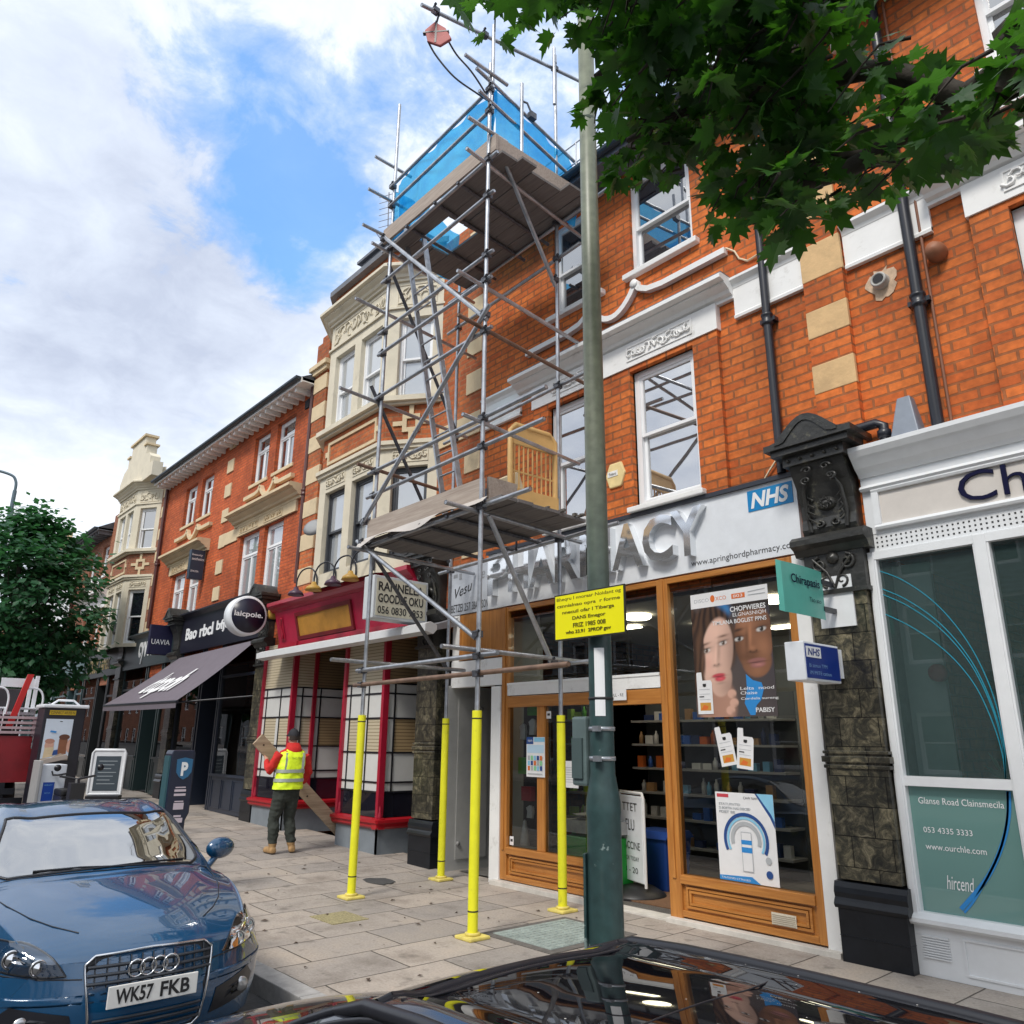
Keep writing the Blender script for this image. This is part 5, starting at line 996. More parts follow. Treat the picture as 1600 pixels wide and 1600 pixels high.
o = MB(); o.lathe([(0, 0), (.07, 0), (.10, .14), (0, .13)], (-2.28, F+.35, 1.30), 14); o.build('pot', emat('pot', (.2, .2, .2)), pt)
o = MB(MF); o.box(-2.9, -2.02, .2, .55, 1.27, 1.30); tag(o.build('window_shelf', whp), 'narrow white shelf behind the middle rail of the white shop', 'shelf')
o = MB(); rnd = random.Random(4)
for i in range(18):
    a = rnd.uniform(0, 6.28); l = rnd.uniform(.16, .3); e = rnd.uniform(.3, 1.2); b0 = Vector((-2.28, F+.35, 1.42)); tip = b0+Vector((math.cos(a)*l*math.cos(e)*.8, math.sin(a)*l*.5, l*math.sin(e))); sd = Vector((-math.sin(a), math.cos(a), .2))*.028; m1 = b0.lerp(tip, .55)+Vector((0, 0, .03)); o.add([b0, m1-sd, tip, m1+sd], [(0, 1, 2, 3)])
o.build('foliage', lf_, pt)

# --- projecting signs
def pbox(mb, x0, x1, y0, y1, z0, z1): return mb.box(x0, x1, y0, y1, z0, z1)
t = thing('projecting_sign', 'curved teal hanging sign lettered Chirapasis, bracketed off the marble pilaster', 'sign', (-3.25, F-.6, 2.75))
b = MB(); n = 10
cv_ = [(-3.27+.016*math.sin(math.pi*i/n), 5.86+.68*i/n) for i in range(n+1)]
vs = []
for x, y in cv_: vs += [(x-.05, y, 2.76), (x, y, 2.74), (x, y, 3.17), (x-.05, y, 3.19)]
b.add(vs, [(4*i+j, 4*i+4+j, 4*i+4+(j+1) % 4, 4*i+(j+1) % 4) for i in range(n) for j in range(4)]+[(0, 1, 2, 3), (4*n+3, 4*n+2, 4*n+1, 4*n)]); b.build('board', tealm, t, fix=True)
b = MB(); letters(b, 'Chirapasis', (-3.253, 5.97, 2.98), YP, ZP, .48, .10, .003, off=.016); b.build('lettering', navl, t); b = MB(); letters(b, 'Tao aao', (-3.253, 6.25, 2.87), YP, ZP, .2, .04, .003); b.build('lettering', navl, t)
b = MB(); b.box(-3.3, -3.26, 6.52, 6.76, 3.06, 3.10); b.box(-3.3, -3.26, 6.52, 6.76, 2.82, 2.86); b.build('bracket', black_iron, t); MB().box(-3.42, -3.1, 6.74, 6.758, 2.70, 3.16).build('back_plate', whp, t)
t = thing('projecting_sign', 'small blue and white box sign with NHS on its blue face, below the teal sign', 'sign', (-3.25, F-.5, 2.2))
MB().box(-3.42, -3.25, 6.06, 6.66, 2.20, 2.52).build('box', board_w, t, bevel=.01)
b = MB(); b.box(-3.25, -3.245, 6.08, 6.64, 2.22, 2.50); f_ = b.build('face', emat('sign_blue', (.005, .03, .22), .3), t)
MB().box(-3.245, -3.242, 6.09, 6.33, 2.39, 2.48).build('logo', wht, t); b = MB(); letters(b, 'NHS', (-3.242, 6.11, 2.405), YP, ZP, .2, .06, .002, shear=.2, off=.02); b.build('lettering', emat('sign_blue', (.005, .03, .22)), t)
b = MB(); letters(b, 'Bi zzmun TPM', (-3.245, 6.12, 2.31), YP, ZP, .3, .03, .002); letters(b, 'iM MITE cation', (-3.245, 6.12, 2.25), YP, ZP, .36, .03, .002); b.build('small_lettering', emat('sign_paleblue', (.2, .35, .6)), t)
b = MB(); b.box(-3.36, -3.33, 6.66, 6.76, 2.25, 2.50); b.box(-3.30, -3.27, 6.66, 6.76, 2.25, 2.50); b.build('bracket', board_w, t)
t = thing('projecting_sign', 'cream projecting estate sign in black capitals above the red shop, partly behind the scaffold', 'sign', (-9.6, 6.2, 3.38))
MB().box(-9.78, -9.5, 5.72, 6.66, 3.36, 3.98).build('box', emat('sign_box_grey', (.55, .58, .60), .4), t, bevel=.01)
MB().box(-9.50, -9.495, 5.76, 6.62, 3.40, 3.94).build('face', emat('sign_ivory', (.60, .58, .46), .45), t)
b = MB(); letters(b, 'RANNELLA', (-9.494, 5.79, 3.76), YP, ZP, .78, .13, .003, off=.02); letters(b, 'GOODLE OKU', (-9.494, 5.79, 3.59), YP, ZP, .78, .13, .003, off=.02); letters(b, '056 0830 9853', (-9.494, 5.79, 3.43), YP, ZP, .78, .11, .003, off=.01); b.build('lettering', ink, t)
MB().box(-9.70, -9.6, 6.66, 6.82, 3.5, 3.9).build('bracket', black_iron, t)
t = thing('projecting_sign', 'round black sign with white rim reading laicpoie above the grey awning', 'sign', (-15.0, 6.2, 3.64))
b = MB(); b.lathe([(0, -.14), (.37, -.14), (.39, -.12), (.39, .12), (.37, .14), (0, .14)], (-15.0, 6.14, 4.03), 40, 0, 'x'); b.build('rim', board_w, t)
b = MB(); b.lathe([(.34, .141), (.34, .148), (0, .148)], (-15.0, 6.14, 4.03), 40, 0, 'x'); b.build('face', emat('sign_black', (.012, .012, .03), .35), t)
b = MB(); letters(b, 'laicpoie.', (-14.851, 5.85, 3.97), YP, ZP, .58, .14, .004, off=.02); b.build('lettering', wht, t); MB().box(-15.05, -14.95, 6.50, 6.86, 3.98, 4.08).build('bracket', black_iron, t)
t = thing('projecting_sign', 'dark blue vertical beauty salon sign high on the red brick wall', 'sign', (-19.7, 6.7, 5.55))
MB().box(-19.86, -19.7, 6.49, 7.04-.2, 5.55, 6.30).build('box', emat('sign_slate', (.02, .04, .07), .4), t, bevel=.01); b = MB()
for i, (s_, h, w_) in enumerate((('beauty', .07, .26), ('aesthetics', .07, .30))): letters(b, s_, (-19.698, 6.52, 6.13-.10*i), YP, ZP, w_, h, .003)
letters(b, 'SPAYEA', (-19.698, 6.52, 5.72), YP, ZP, .2, .05, .003); b.build('lettering', wht, t)
t = thing('projecting_sign', 'dark navy square sign reading UAVIA beside the awning', 'sign', (-21.2, 6.5, 3.75))
MB().box(-21.35, -21.2, 6.22, 6.80, 3.76, 4.52).build('box', emat('sign_navy', (.012, .012, .045), .4), t, bevel=.01); b = MB(); letters(b, 'UAVIA', (-21.198, 6.27, 4.02), YP, ZP, .46, .13, .003); b.build('lettering', wht, t)
ds = MB(); ds.M = Matrix.Translation((-13.3, F-.30, 5.6)) @ Matrix.Rotation(R(35), 4, 'Z') @ Matrix.Rotation(R(65), 4, 'X'); ds.lathe([(0, .05), (.11, .036), (.20, 0), (.205, .004), (.11, .046), (0, .06)], (0, 0, 0), 24)
t = thing('satellite_dish', 'grey satellite dish on the pale quoins left of the stone bay', 'dish', (-13.3, F-.2, 5.5)); ds.build('dish', emat('dish_grey', (.30, .31, .32), .6), t); MB().tube([(-13.3, F-.28, 5.58), (-13.4, F-.1, 5.5), (-13.4, F, 5.5)], .02, 6).build('arm', black_iron, t)

# --- other shopfronts along the street
def shop(par, x0, x1, g, fz, fcol, fr, bays, depth=2.2, head=None, name='shopfront', glassm=None, fproj=.10, transom=None):
    fc = emat(*fcol); fm_ = emat(*fr); top = fz[0]
    f = MB(MF); f.box(x0, x1, -fproj, .05, fz[0], fz[1]); f.sweepx([(.05, fz[1]), (-fproj, fz[1]), (-fproj-.06, fz[1]+.05), (-fproj-.12, fz[1]+.08), (-fproj-.12, fz[1]+.12), (.05, fz[1]+.14)], x0, x1); fo = f.build('fascia', fc, par)
    p = MB(MF); rs = MB(MF); gl = []
    for (a, b, kind, zs) in bays:
        p.box(a, a+.06, -.04, .06, g+.02, top); p.box(b-.06, b, -.04, .06, g+.02, top)
        if kind == 'w':
            rs.box(a+.06, b-.06, -.03, .06, g, g+zs); rs.box(a+.02, b-.02, -.07, .06, g+zs, g+zs+.05); k = max(1, round((b-a)/.75))
            for i in range(k):
                xa, xb = a+.12+(b-a-.24)*i/k+.03, a+.12+(b-a-.24)*(i+1)/k-.03
                for q_ in ((xa, xb, g+.08, g+.10), (xa, xb, g+zs-.08, g+zs-.06), (xa, xa+.02, g+.10, g+zs-.08), (xb-.02, xb, g+.10, g+zs-.08)): rs.box(q_[0], q_[1], -.042, -.03, q_[2], q_[3])
            gl.append((a+.06, b-.06, g+zs+.05, top, .0))
            if transom: p.box(a+.06, b-.06, -.03, .04, transom, transom+.06)
        elif kind == 'd':
            yb = .55; rs.box(a+.06, b-.06, yb, yb+.05, g+.02, g+.5); p.box(a+.06, a+.16, yb, yb+.05, g+.5, top); p.box(b-.16, b-.06, yb, yb+.05, g+.5, top); p.box(a+.16, b-.16, yb, yb+.05, g+2.1, g+2.25); gl.append((a+.16, b-.16, g+.5, g+2.1, yb+.02)); gl.append((a+.16, b-.16, g+2.25, top, yb+.02))
            rs.box(a+.0, a+.06, .06, yb+.05, g, top); rs.box(b-.06, b, .06, yb+.05, g, top)
    so_ = p.build(name, fm_, par); rs.build('stall_riser', fm_, so_)
    for a, b, c, d, y in gl: MB(MF).quad((a, y, c), (b, y, c), (b, y, d), (a, y, d)).build('window_pane', glassm or gl_shop, so_)
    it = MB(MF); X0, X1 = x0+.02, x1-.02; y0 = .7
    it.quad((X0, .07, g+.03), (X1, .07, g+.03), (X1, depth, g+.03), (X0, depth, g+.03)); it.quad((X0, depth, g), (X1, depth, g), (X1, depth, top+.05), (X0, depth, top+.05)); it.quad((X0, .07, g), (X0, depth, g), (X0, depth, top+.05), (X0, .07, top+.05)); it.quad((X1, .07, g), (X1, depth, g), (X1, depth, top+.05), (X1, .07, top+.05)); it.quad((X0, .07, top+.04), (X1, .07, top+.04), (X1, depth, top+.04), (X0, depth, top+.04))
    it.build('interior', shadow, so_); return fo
blk = ('shop_black', (.016, .018, .028), .35); grn = ('shop_green', (.020, .038, .040), .4); tea = ('shop_teal', (.045, .085, .095), .4); drk = ('shop_dark', (.022, .026, .028), .4)
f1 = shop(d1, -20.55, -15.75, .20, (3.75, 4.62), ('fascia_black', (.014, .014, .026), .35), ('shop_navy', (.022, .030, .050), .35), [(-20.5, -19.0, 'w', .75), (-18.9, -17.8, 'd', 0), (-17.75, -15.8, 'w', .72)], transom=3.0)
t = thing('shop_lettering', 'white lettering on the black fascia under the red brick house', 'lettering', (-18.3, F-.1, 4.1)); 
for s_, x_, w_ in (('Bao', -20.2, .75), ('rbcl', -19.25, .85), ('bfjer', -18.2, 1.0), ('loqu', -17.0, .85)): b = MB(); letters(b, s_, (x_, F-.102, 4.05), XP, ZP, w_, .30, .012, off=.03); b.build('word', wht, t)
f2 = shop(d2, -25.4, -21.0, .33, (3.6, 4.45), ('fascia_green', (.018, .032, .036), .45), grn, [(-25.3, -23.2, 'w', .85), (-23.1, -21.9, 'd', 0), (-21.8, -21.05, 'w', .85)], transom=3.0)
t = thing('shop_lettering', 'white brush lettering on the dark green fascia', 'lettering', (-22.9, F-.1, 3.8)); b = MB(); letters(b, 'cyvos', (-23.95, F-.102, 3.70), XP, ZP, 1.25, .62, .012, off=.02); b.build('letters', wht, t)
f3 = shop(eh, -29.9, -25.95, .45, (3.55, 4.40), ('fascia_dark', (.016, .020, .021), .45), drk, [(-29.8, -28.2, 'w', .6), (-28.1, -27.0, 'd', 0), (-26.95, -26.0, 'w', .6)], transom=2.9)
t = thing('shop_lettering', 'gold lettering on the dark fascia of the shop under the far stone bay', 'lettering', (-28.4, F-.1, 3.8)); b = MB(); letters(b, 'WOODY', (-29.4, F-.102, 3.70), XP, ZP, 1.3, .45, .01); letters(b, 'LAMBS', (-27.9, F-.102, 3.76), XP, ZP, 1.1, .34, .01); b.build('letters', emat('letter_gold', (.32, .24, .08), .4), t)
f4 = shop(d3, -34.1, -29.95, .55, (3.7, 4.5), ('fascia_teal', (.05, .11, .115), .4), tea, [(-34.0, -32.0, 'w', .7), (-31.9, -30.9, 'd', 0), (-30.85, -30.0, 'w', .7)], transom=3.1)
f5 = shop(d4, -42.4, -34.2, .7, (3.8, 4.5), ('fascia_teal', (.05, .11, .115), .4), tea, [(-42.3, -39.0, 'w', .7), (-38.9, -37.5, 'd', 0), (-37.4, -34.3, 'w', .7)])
# awning
t = thing('shop_awning', 'mauve grey sloping awning with white script lettering over the black shop', 'awning', (-18.7, F, 3.7))
aw = MB(); n = 12; xa, xb = -21.7, -16.4; A0, A1, B0, B1 = Vector((-20.5, 6.78, 3.64)), Vector((-15.85, 6.78, 3.70)), Vector((-21.72, 5.5, 2.47)), Vector((-16.46, 5.5, 2.42))
def awp(u, v):
    p = A0.lerp(A1, u).lerp(B0.lerp(B1, u), v); p.z -= .05*math.sin(math.pi*v)+.012*math.sin(math.pi*u)*v; return p
aw.grid(n, 8, awp); aw.grid(n, 1, lambda u, v: awp(u, 1)+Vector((0, -.0, -.13*v-.01)))
awm = emat('awning_mauve', (.145, .125, .15), .85, var=.08); aw.build('canvas', awm, t)
b = MB(); b.tube([awp(0, 1)+Vector((0, .02, -.02)), awp(1, 1)+Vector((0, .02, -.02))], .035, 8); b.build('front_bar', black_iron, t)
for u in (.03, .97):
    b = MB(); p = awp(u, 1)+Vector((0, .03, -.03)); q_ = Vector((A0.lerp(A1, u).x+.3*(1 if u < .5 else 1), F-.05, 2.55)); b.tube([p, q_], .018, 6); b.build('arm', black_iron, t)
A, fs, nn = text_mesh('dtcpoh', (0, 0, 0), XP, ZP, 1, 1, shear=.35, off=.03); b = MB(); b.add([awp(.27+.44*v.x, .90-.52*v.z)+Vector((0, -.02, .022)) for v in A], fs); b.build('lettering', wht, t)

# --- the red corner shop with the blinds
redm = emat('shop_red', (.36, .012, .035), .3, var=.08, coat=.2); pinkm = emat('fascia_red', (.42, .018, .055), .35, var=.12); rail_red = emat('rail_red', (.40, .012, .02), .3)
gr = .05
f = MB(MF); f.add([(-14.75, -.10, 3.50), (-9.86, -.10, 3.50), (-9.86, -.26, 4.12), (-14.75, -.26, 4.12), (-14.75, .05, 3.5), (-9.86, .05, 3.5), (-9.86, .05, 4.12), (-14.75, .05, 4.12)], [(0, 1, 2, 3), (4, 0, 3, 7), (1, 5, 6, 2), (0, 4, 5, 1), (2, 6, 7, 3)]); fo = f.build('fascia', pinkm, bh)
f = MB(MF); f.sweepx([(.05, 4.12), (-.28, 4.12), (-.31, 4.16), (-.36, 4.19), (-.40, 4.23), (-.40, 4.30), (.05, 4.33)], -14.85, -9.86); f.box(-14.75, -9.86, -.13, .05, 3.42, 3.50); f.build('moulding', redm, fo)
f = MB(MF); f.add([(-14.62, -.13, 3.56), (-14.42, -.13, 3.56), (-14.42, -.25, 4.02), (-14.62, -.25, 4.02)], [(0, 1, 2, 3)]); f.tube([(-14.52, -.16, 3.6), (-14.50, -.18, 3.7), (-14.55, -.21, 3.85), (-14.47, -.24, 3.98)], .03, 6); f.build('scroll_end', redm, fo)
sl_ = Vector((0, -.16, .62)).normalized()
gp = thing('name_panel', 'blank gold panel in a dark red frame on the red fascia', 'sign', (-12.8, F-.2, 3.6))
b = MB(); b.prism([(0, 0), (1.95, 0), (1.95, .38), (0, .38)], (-13.80, F-.128, 3.58), XP, sl_, (0, -.012, 0)); b.build('panel', emat('panel_gold', (.46, .22, .035), .45, var=.15), gp)
b = MB()
for (x, y, w_, h) in ((-.07, -.07, 2.09, .07), (-.07, .38, 2.09, .07), (-.07, 0, .07, .38), (1.95, 0, .07, .38)): b.prism([(x, y), (x+w_, y), (x+w_, y+h), (x, y+h)], (-13.80, F-.126, 3.58), XP, sl_, (0, -.035, 0))
b.build('frame', emat('frame_maroon', (.16, .01, .015), .4), gp)
lampy = emat('lamp_ochre', (.42, .24, .04), .5, var=.3)
for i, x in enumerate((-12.70, -12.04, -11.36, -10.80)):
    t = thing('swan_neck_lamp', ['dark maroon', 'ochre', 'dark plum', 'ochre yellow'][i]+' swan-neck lamp on the red fascia, '+['first from the left pilaster', 'second from the left pilaster', 'third from the left pilaster', 'nearest the cream estate sign'][i], 'lamp', (x, F-.6, 4.15), 'swan-neck lamps on the red fascia')
    b = MB(); b.tube(smooth([(x+.28, F-.58, 4.28), (x+.28, F-.60, 4.48), (x+.18, F-.66, 4.62), (x+.02, F-.74, 4.60), (x-.08, F-.78, 4.46), (x-.08, F-.79, 4.28)]), .014, 8); b.build('arm', black_iron, t)
    b = MB(); b.lathe([(.0, .13), (.035, .13), (.05, .085), (.12, .04), (.145, -.02), (.13, -.02), (.0, .05)], (x-.08, F-.79, 4.17), 16); b.build('shade', lampy if i in (1, 3) else emat('lamp_plum', (.06, .025, .05), .4), t)
t = tag(MB().box(-14.98, -14.84, F-.32, F-.14, 4.02, 4.22).build('wall_lamp', lampy, None, bevel=.05), 'small ochre wall lamp between the round sign and the red shop', 'lamp')
bar = MB(); bar.sweepx([(-.62, 3.17), (-.50, 3.15), (-.46, 3.2), (-.46, 3.27), (-.55, 3.30), (-.62, 3.26)], -14.55, -8.95); bar.M = MF; ba = thing('awning_cassette', 'long white closed awning cassette bar across the front of the red shop', 'awning', (-11.7, F-.5, 3.17))
bar = MB(MF); bar.sweepx([(-.64, 3.17), (-.50, 3.14), (-.44, 3.2), (-.44, 3.27), (-.55, 3.31), (-.64, 3.27)], -14.55, -8.95); bar.build('front_profile', emat('cassette_white', (.66, .67, .68), .35), ba); bar = MB(MF); bar.sweepx([(-.44, 3.2), (-.03, 3.30), (-.03, 3.42), (-.44, 3.28)], -14.5, -9.0); bar.build('cassette', emat('cassette_grey', (.22, .22, .24), .5), ba)
# two display boxes that stand forward of a recessed door
tile = emat('tile_white', (.62, .62, .60), .25, var=.03); bline = emat('leading_black', (.012, .012, .016), .35); grey_r = emat('riser_grey', (.20, .23, .26), .5, var=.1); dkg = mirror_glass('low_dark_glass', .06, (.012, .012, .02))
def blind_mat(name, c1, c2):
    m = bpy.data.materials.new(name); m.use_nodes = True; nt = m.node_tree; b = nt.nodes['Principled BSDF']; b.inputs['Roughness'].default_value = .5
    geo = N(nt, 'ShaderNodeNewGeometry'); s_ = N(nt, 'ShaderNodeSeparateXYZ'); L(nt, geo.outputs['Position'], s_.inputs[0])
    fr_ = math_(nt, 'FRACT', math_(nt, 'MULTIPLY', s_.outputs[2], 1/.052)); L(nt, ramp(nt, fr_, [(.0, c1), (.72, c1), (.82, c2), (.96, c2), (1., c1)]), b.inputs['Base Color']); MATS[name] = m; return m
bl1 = blind_mat('blind_pale', (.52, .45, .32), (.22, .17, .10)); bl2 = blind_mat('blind_tan', (.42, .30, .16), (.14, .085, .04)); bl3 = blind_mat('blind_brown', (.27, .19, .10), (.10, .065, .035))
def display(M, w, g, cols, par, posts):   # cols: list of (u0, u1, blind material)
    root = MB(M); 
    for u in posts: root.box(u-.035, u+.035, -.05, .05, g+.5, g+3.38); root.lathe([(.05, g+.5), (.06, g+.55), (.045, g+.6), (.045, g+.66), (.035, g+.7)], (u, 0, 0), 12)
    ro = root.build('display_window', redm, par)
    r = MB(M); r.box(-.02, w+.02, -.02, .05, g-.05, g+.36); r.build('stall_riser', grey_r, ro)
    r = MB(M); r.sweepx([(.05, g+.36), (-.05, g+.36), (-.08, g+.39), (-.08, g+.43), (-.11, g+.45), (-.11, g+.49), (.05, g+.52)], -.09, w+.09); r.build('sill', rail_red, ro)
    for (a, b_, bm_) in cols:
        k = MB(M); k.quad((a, 0, g+.52), (b_, 0, g+.52), (b_, 0, g+.88), (a, 0, g+.88)); k.build('low_pane', dkg, ro)
        k = MB(M); 
        for z0, z1 in ((.88, 1.08), (1.08, 1.46), (1.98, 2.34), (2.34, 2.52)): k.quad((a, 0, g+z0), (b_, 0, g+z0), (b_, 0, g+z1), (a, 0, g+z1))
        k.quad((a, 0, g+1.46), (a+.14, 0, g+1.46), (a+.14, 0, g+1.98), (a, 0, g+1.98)); k.build('white_glazing', tile, ro)
        k = MB(M); k.quad((a+.14, 0, g+1.46), (b_, 0, g+1.46), (b_, 0, g+1.98), (a+.14, 0, g+1.98)); k.build('lower_blind', bl1 if bm_ == 0 else bl2, ro)
        k = MB(M); k.quad((a, 0, g+2.52), (b_, 0, g+2.52), (b_, 0, g+3.38), (a, 0, g+3.38)); k.build('upper_blind', bl1 if bm_ == 0 else bl3, ro)
        k = MB(M); 
        for z in (.88, 1.02, 1.46, 1.98, 2.36, 2.52): k.box(a, b_, -.012, .004, g+z-.013, g+z+.013)
        k.box(a+.13, a+.155, -.014, .004, g+.88, g+2.52)
        if b_-a > .7: k.box(b_-.17, b_-.15, -.014, .004, g+.88, g+2.52) if bm_ == 0 else None
        k.build('leading', bline, ro)
    return ro
display(frame((-11.95, F-.11, 0), XP), 1.22, .05, [(.03, .60, 0), (.60, 1.19, 0)], bh, (.0, 1.22)); display(frame((-10.73, F-.11, 0), YP), .95, .05, [(.04, .93, 1)], bh, ())
display(frame((-15.2, F-.12, 0), XP), 1.3, .12, [(.03, .65, 0), (.65, 1.27, 0)], bh, (.0, 1.30)); display(frame((-13.9, F-.12, 0), YP), 1.40, .12, [(.04, .42, 0), (.42, 1.37, 1)], bh, (.42, 1.40))
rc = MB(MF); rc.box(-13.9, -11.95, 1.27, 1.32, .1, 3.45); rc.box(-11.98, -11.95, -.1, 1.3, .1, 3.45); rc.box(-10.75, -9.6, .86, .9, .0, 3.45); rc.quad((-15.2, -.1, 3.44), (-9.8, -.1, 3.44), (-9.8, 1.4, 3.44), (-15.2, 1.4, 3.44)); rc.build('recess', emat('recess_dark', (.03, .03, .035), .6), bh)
rc = MB(MF); rc.box(-13.3, -12.5, 1.24, 1.27, .1, 2.2); rc.build('door', redm, bh)
# ------------------------------------------------------------------ scaffold tower
sc_ = thing('scaffold_tower', 'tall tube scaffold tower with two boarded platforms and yellow padded feet on the pavement', 'scaffold', (-7.3, 5.6, 0))
TR = .0245
S0, S1, S2, S3 = (-8.32, 4.95), (-6.02, 4.85), (-6.33, 6.30), (-8.63, 6.42)
def coupler(p, par=None):
    mb = MB(); x, y, z = p; mb.box(x-.038, x+.038, y-.042, y+.042, z-.032, z+.032); mb.cyl((x-.05, y-.03, z+.02), (x+.06, y-.045, z+.02), .010, n=6); mb.cyl((x+.03, y-.05, z-.025), (x-.02, y+.055, z-.02), .010, n=6); mb.lathe([(.018, -.012), (.018, .012)], (x+.06, y-.045, z+.02), 6, axis='x')
    return mb.build('coupler', clampm, sc_)
tops = [(S0, 10.95, .14), (S1, 9.85, .1), (S2, 11.27, .12), (S3, 8.75, 0)]
for (x, y), zt, _ in tops:
    g = gz(x)
    s = MB().cyl((x, y, g+.02), (x, y, zt), TR, n=14).build('standard', galv, sc_)
    b = MB(); b.box(x-.115, x+.115, y-.115, y+.115, g+.001, g+.03); b.cyl((x, y, g+.03), (x, y, g+.055), .07, n=14); b.build('base_plate', emat('plate_yellow', (.72, .60, .16), .6, var=.2, scale=12), s, bevel=.01)
    b = MB(); b.tube([(x, y, g+.04), (x, y, g+1.98)], .047, 16); b.build('foam_sleeve', yellow, s)
    b = MB(); 
    for z in (.22, 1.90): b.tube([(x, y, g+z), (x, y, g+z+.012)], .0485, 16)
    b.build('strap', ink, s)
for x, y, z0, z1 in ((-6.13, 4.98, 8.85, 10.66), (-6.02, 5.38, 8.5, 9.9), (-6.27, 6.22, 10.3, 11.3)): MB().cyl((x, y, z0), (x, y, z1), TR, n=12).build('standard', galv, sc_)
def tube_(p, q, m=galv, r=TR, name='ledger'):
    p, q = Vector(p), Vector(q); b = MB(); b.tube([p, q], r, 12, 0, False); d = (q-p).normalized()
    for e, s in ((p, -1), (q, 1)): b.tube([e, e-d*s*.03], [r*.8, r*.8], 12, 0, True)
    return b.build(name, m, sc_)
rnd = random.Random(9)
YO = 4.90
for z, a, b, m in ((2.50, -8.42, -5.72, galv), (2.33, -8.46, -4.75, rusty), (4.04, -8.55, -5.25, galv), (4.71, -8.45, -5.05, galv), (5.04, -8.45, -5.02, galv), (6.09, -8.42, -5.9, galv), (6.74, -8.4, -5.92, galv), (7.07, -8.42, -5.9, galv), (7.88, -8.42, -5.9, galv), (8.40, -8.45, -5.85, galv), (9.12, -8.35, -5.95, galv), (9.45, -8.35, -5.95, galv)):
    tube_((a, YO, z), (b, YO-.05*(b+8.4)/2.5, z+.01), m)
    coupler((S0[0], S0[1]-.03, z)); coupler((S1[0], S1[1]-.0, z))
for z, a, b in ((2.53, -8.9, -5.6), (4.0, -8.9, -5.4), (6.0, -8.9, -5.7), (7.85, -8.9, -5.9), (8.40, -8.9, -5.2)):
    tube_((a, 6.42, z), (b, 6.30, z+.02)); coupler((S3[0], S3[1], z)); coupler((S2[0], S2[1], z))
for (X, X2), zs in (((-8.36, -8.60), (2.60, 3.98, 5.08, 6.04, 7.40, 8.36)), ((-6.06, -6.30), (2.56, 3.99, 5.0, 6.14, 6.68, 8.36))):
    for z in zs:
        a = rnd.uniform(.25, .62); b = rnd.uniform(.2, .45)
        tube_((X+.05, 4.9-a, z), (X2, 6.40+b, z+.03), rusty if z in (6.14, 5.08) else galv, name='transom')
for z, k in ((9.58, .35), (9.27, .30)): tube_((-5.98, 4.95-k, z), (-6.32, 6.75, z+.01), name='transom')
for y0, z in ((4.62, 9.84), (4.55, 9.24), (4.5, 8.62)): tube_((-8.36, y0, z), (-8.36, 5.25, z-.01), name='transom')
tube_((-5.98, 4.42, 9.66), (-5.98, 5.1, 9.66), name='transom'); tube_((-5.98, 4.5, 8.78), (-5.98, 5.1, 8.78), name='transom')
for p, q, m in (((-8.45, YO-.06, 8.68), (-5.98, YO-.06, 6.22), galv), ((-5.90, YO-.09, 6.36), (-8.38, YO-.09, 4.32), galv), ((-8.52, YO-.06, 4.13), (-6.05, YO-.06, 2.68), galv), ((-5.98, 4.98, 8.62), (-6.28, 6.22, 7.38), galv), ((-5.98, 4.92, 3.95), (-6.26, 6.12, 2.5), galv), ((-8.36, 4.80, 6.24), (-8.58, 6.35, 4.1), clampm), ((-8.36, 4.95, 8.2), (-8.58, 6.4, 6.1), clampm), ((-8.36, 4.95, 4.0), (-8.58, 6.4, 2.6), clampm)):
    tube_(p, q, m, .027 if m is galv else TR, 'brace')
for p in ((-8.36, YO-.05, 8.55), (-6.02, YO-.05, 6.30), (-8.36, YO-.06, 4.36), (-8.40, YO-.05, 4.10), (-6.04, YO-.05, 2.72), (-6.27, 6.2, 7.46), (-6.25, 6.1, 2.56)): coupler(p)
tube_((-6.255, 3.94, 10.305), (-6.36, 7.3, 11.32), name='jib'); coupler((-6.28, 4.95, 10.61)); coupler((-6.32, 6.28, 11.01)); coupler((-6.26, 4.15, 10.38))
for x in (-7.75, -7.1, -6.6):
    for z, yb_ in ((4.055, 6.4), (8.415, 6.55)): tube_((x, 4.82, z), (x-.15, yb_, z), clampm, TR, 'transom')
# platforms
def deck(z, x0, x1, y0, y1, n, hole=None):
    w = (y1-y0)/n
    for i in range(n):
        a = x0+rnd.uniform(-.10, .08); b = x1+rnd.uniform(-.08, .10); ya, yb = y0+w*i+.004, y0+w*(i+1)-.004; zz_ = z+rnd.uniform(-.004, .006)
        segs = [(a, b)] if not (hole and i in hole[0]) else [(a, hole[1]), (hole[2], b)]
        for p, q in segs:
            if q-p > .05:
                bb = MB(); bb.box(p, q, ya, yb, zz_, zz_+.038); bo = bb.build('deck_board', boardu, sc_, bevel=.003)
deck(4.09, -8.50, -5.74, 4.90, 6.22, 6); deck(8.45, -8.42, -5.80, 4.92, 6.42, 6, ((1, 2), -7.95, -7.25))
tb = MB(); tb.box(-8.30, -6.0, 4.845, 4.88, 4.13, 4.36); tb.build('toe_board', boardm, sc_); tb = MB(); tb.box(-8.40, -5.9, 4.86, 4.895, 8.49, 8.72); tb.build('toe_board', boardm, sc_); tb = MB(); tb.box(-5.95, -5.915, 4.9, 6.4, 8.49, 8.72); tb.build('toe_board', boardm, sc_); tb = MB(); tb.box(-6.06, -6.02, 4.95, 5.35, 4.13, 4.40); tb.build('toe_board', boardm, sc_)
sh = MB(); rnd = random.Random(2)
sh.grid(24, 4, lambda u, v: Vector((-8.45+2.55*u, 4.835-.06*v*(1+.6*math.sin(u*9)), 4.13-.10*v-.035*v*math.sin(u*14+1)+.05*v*u)))
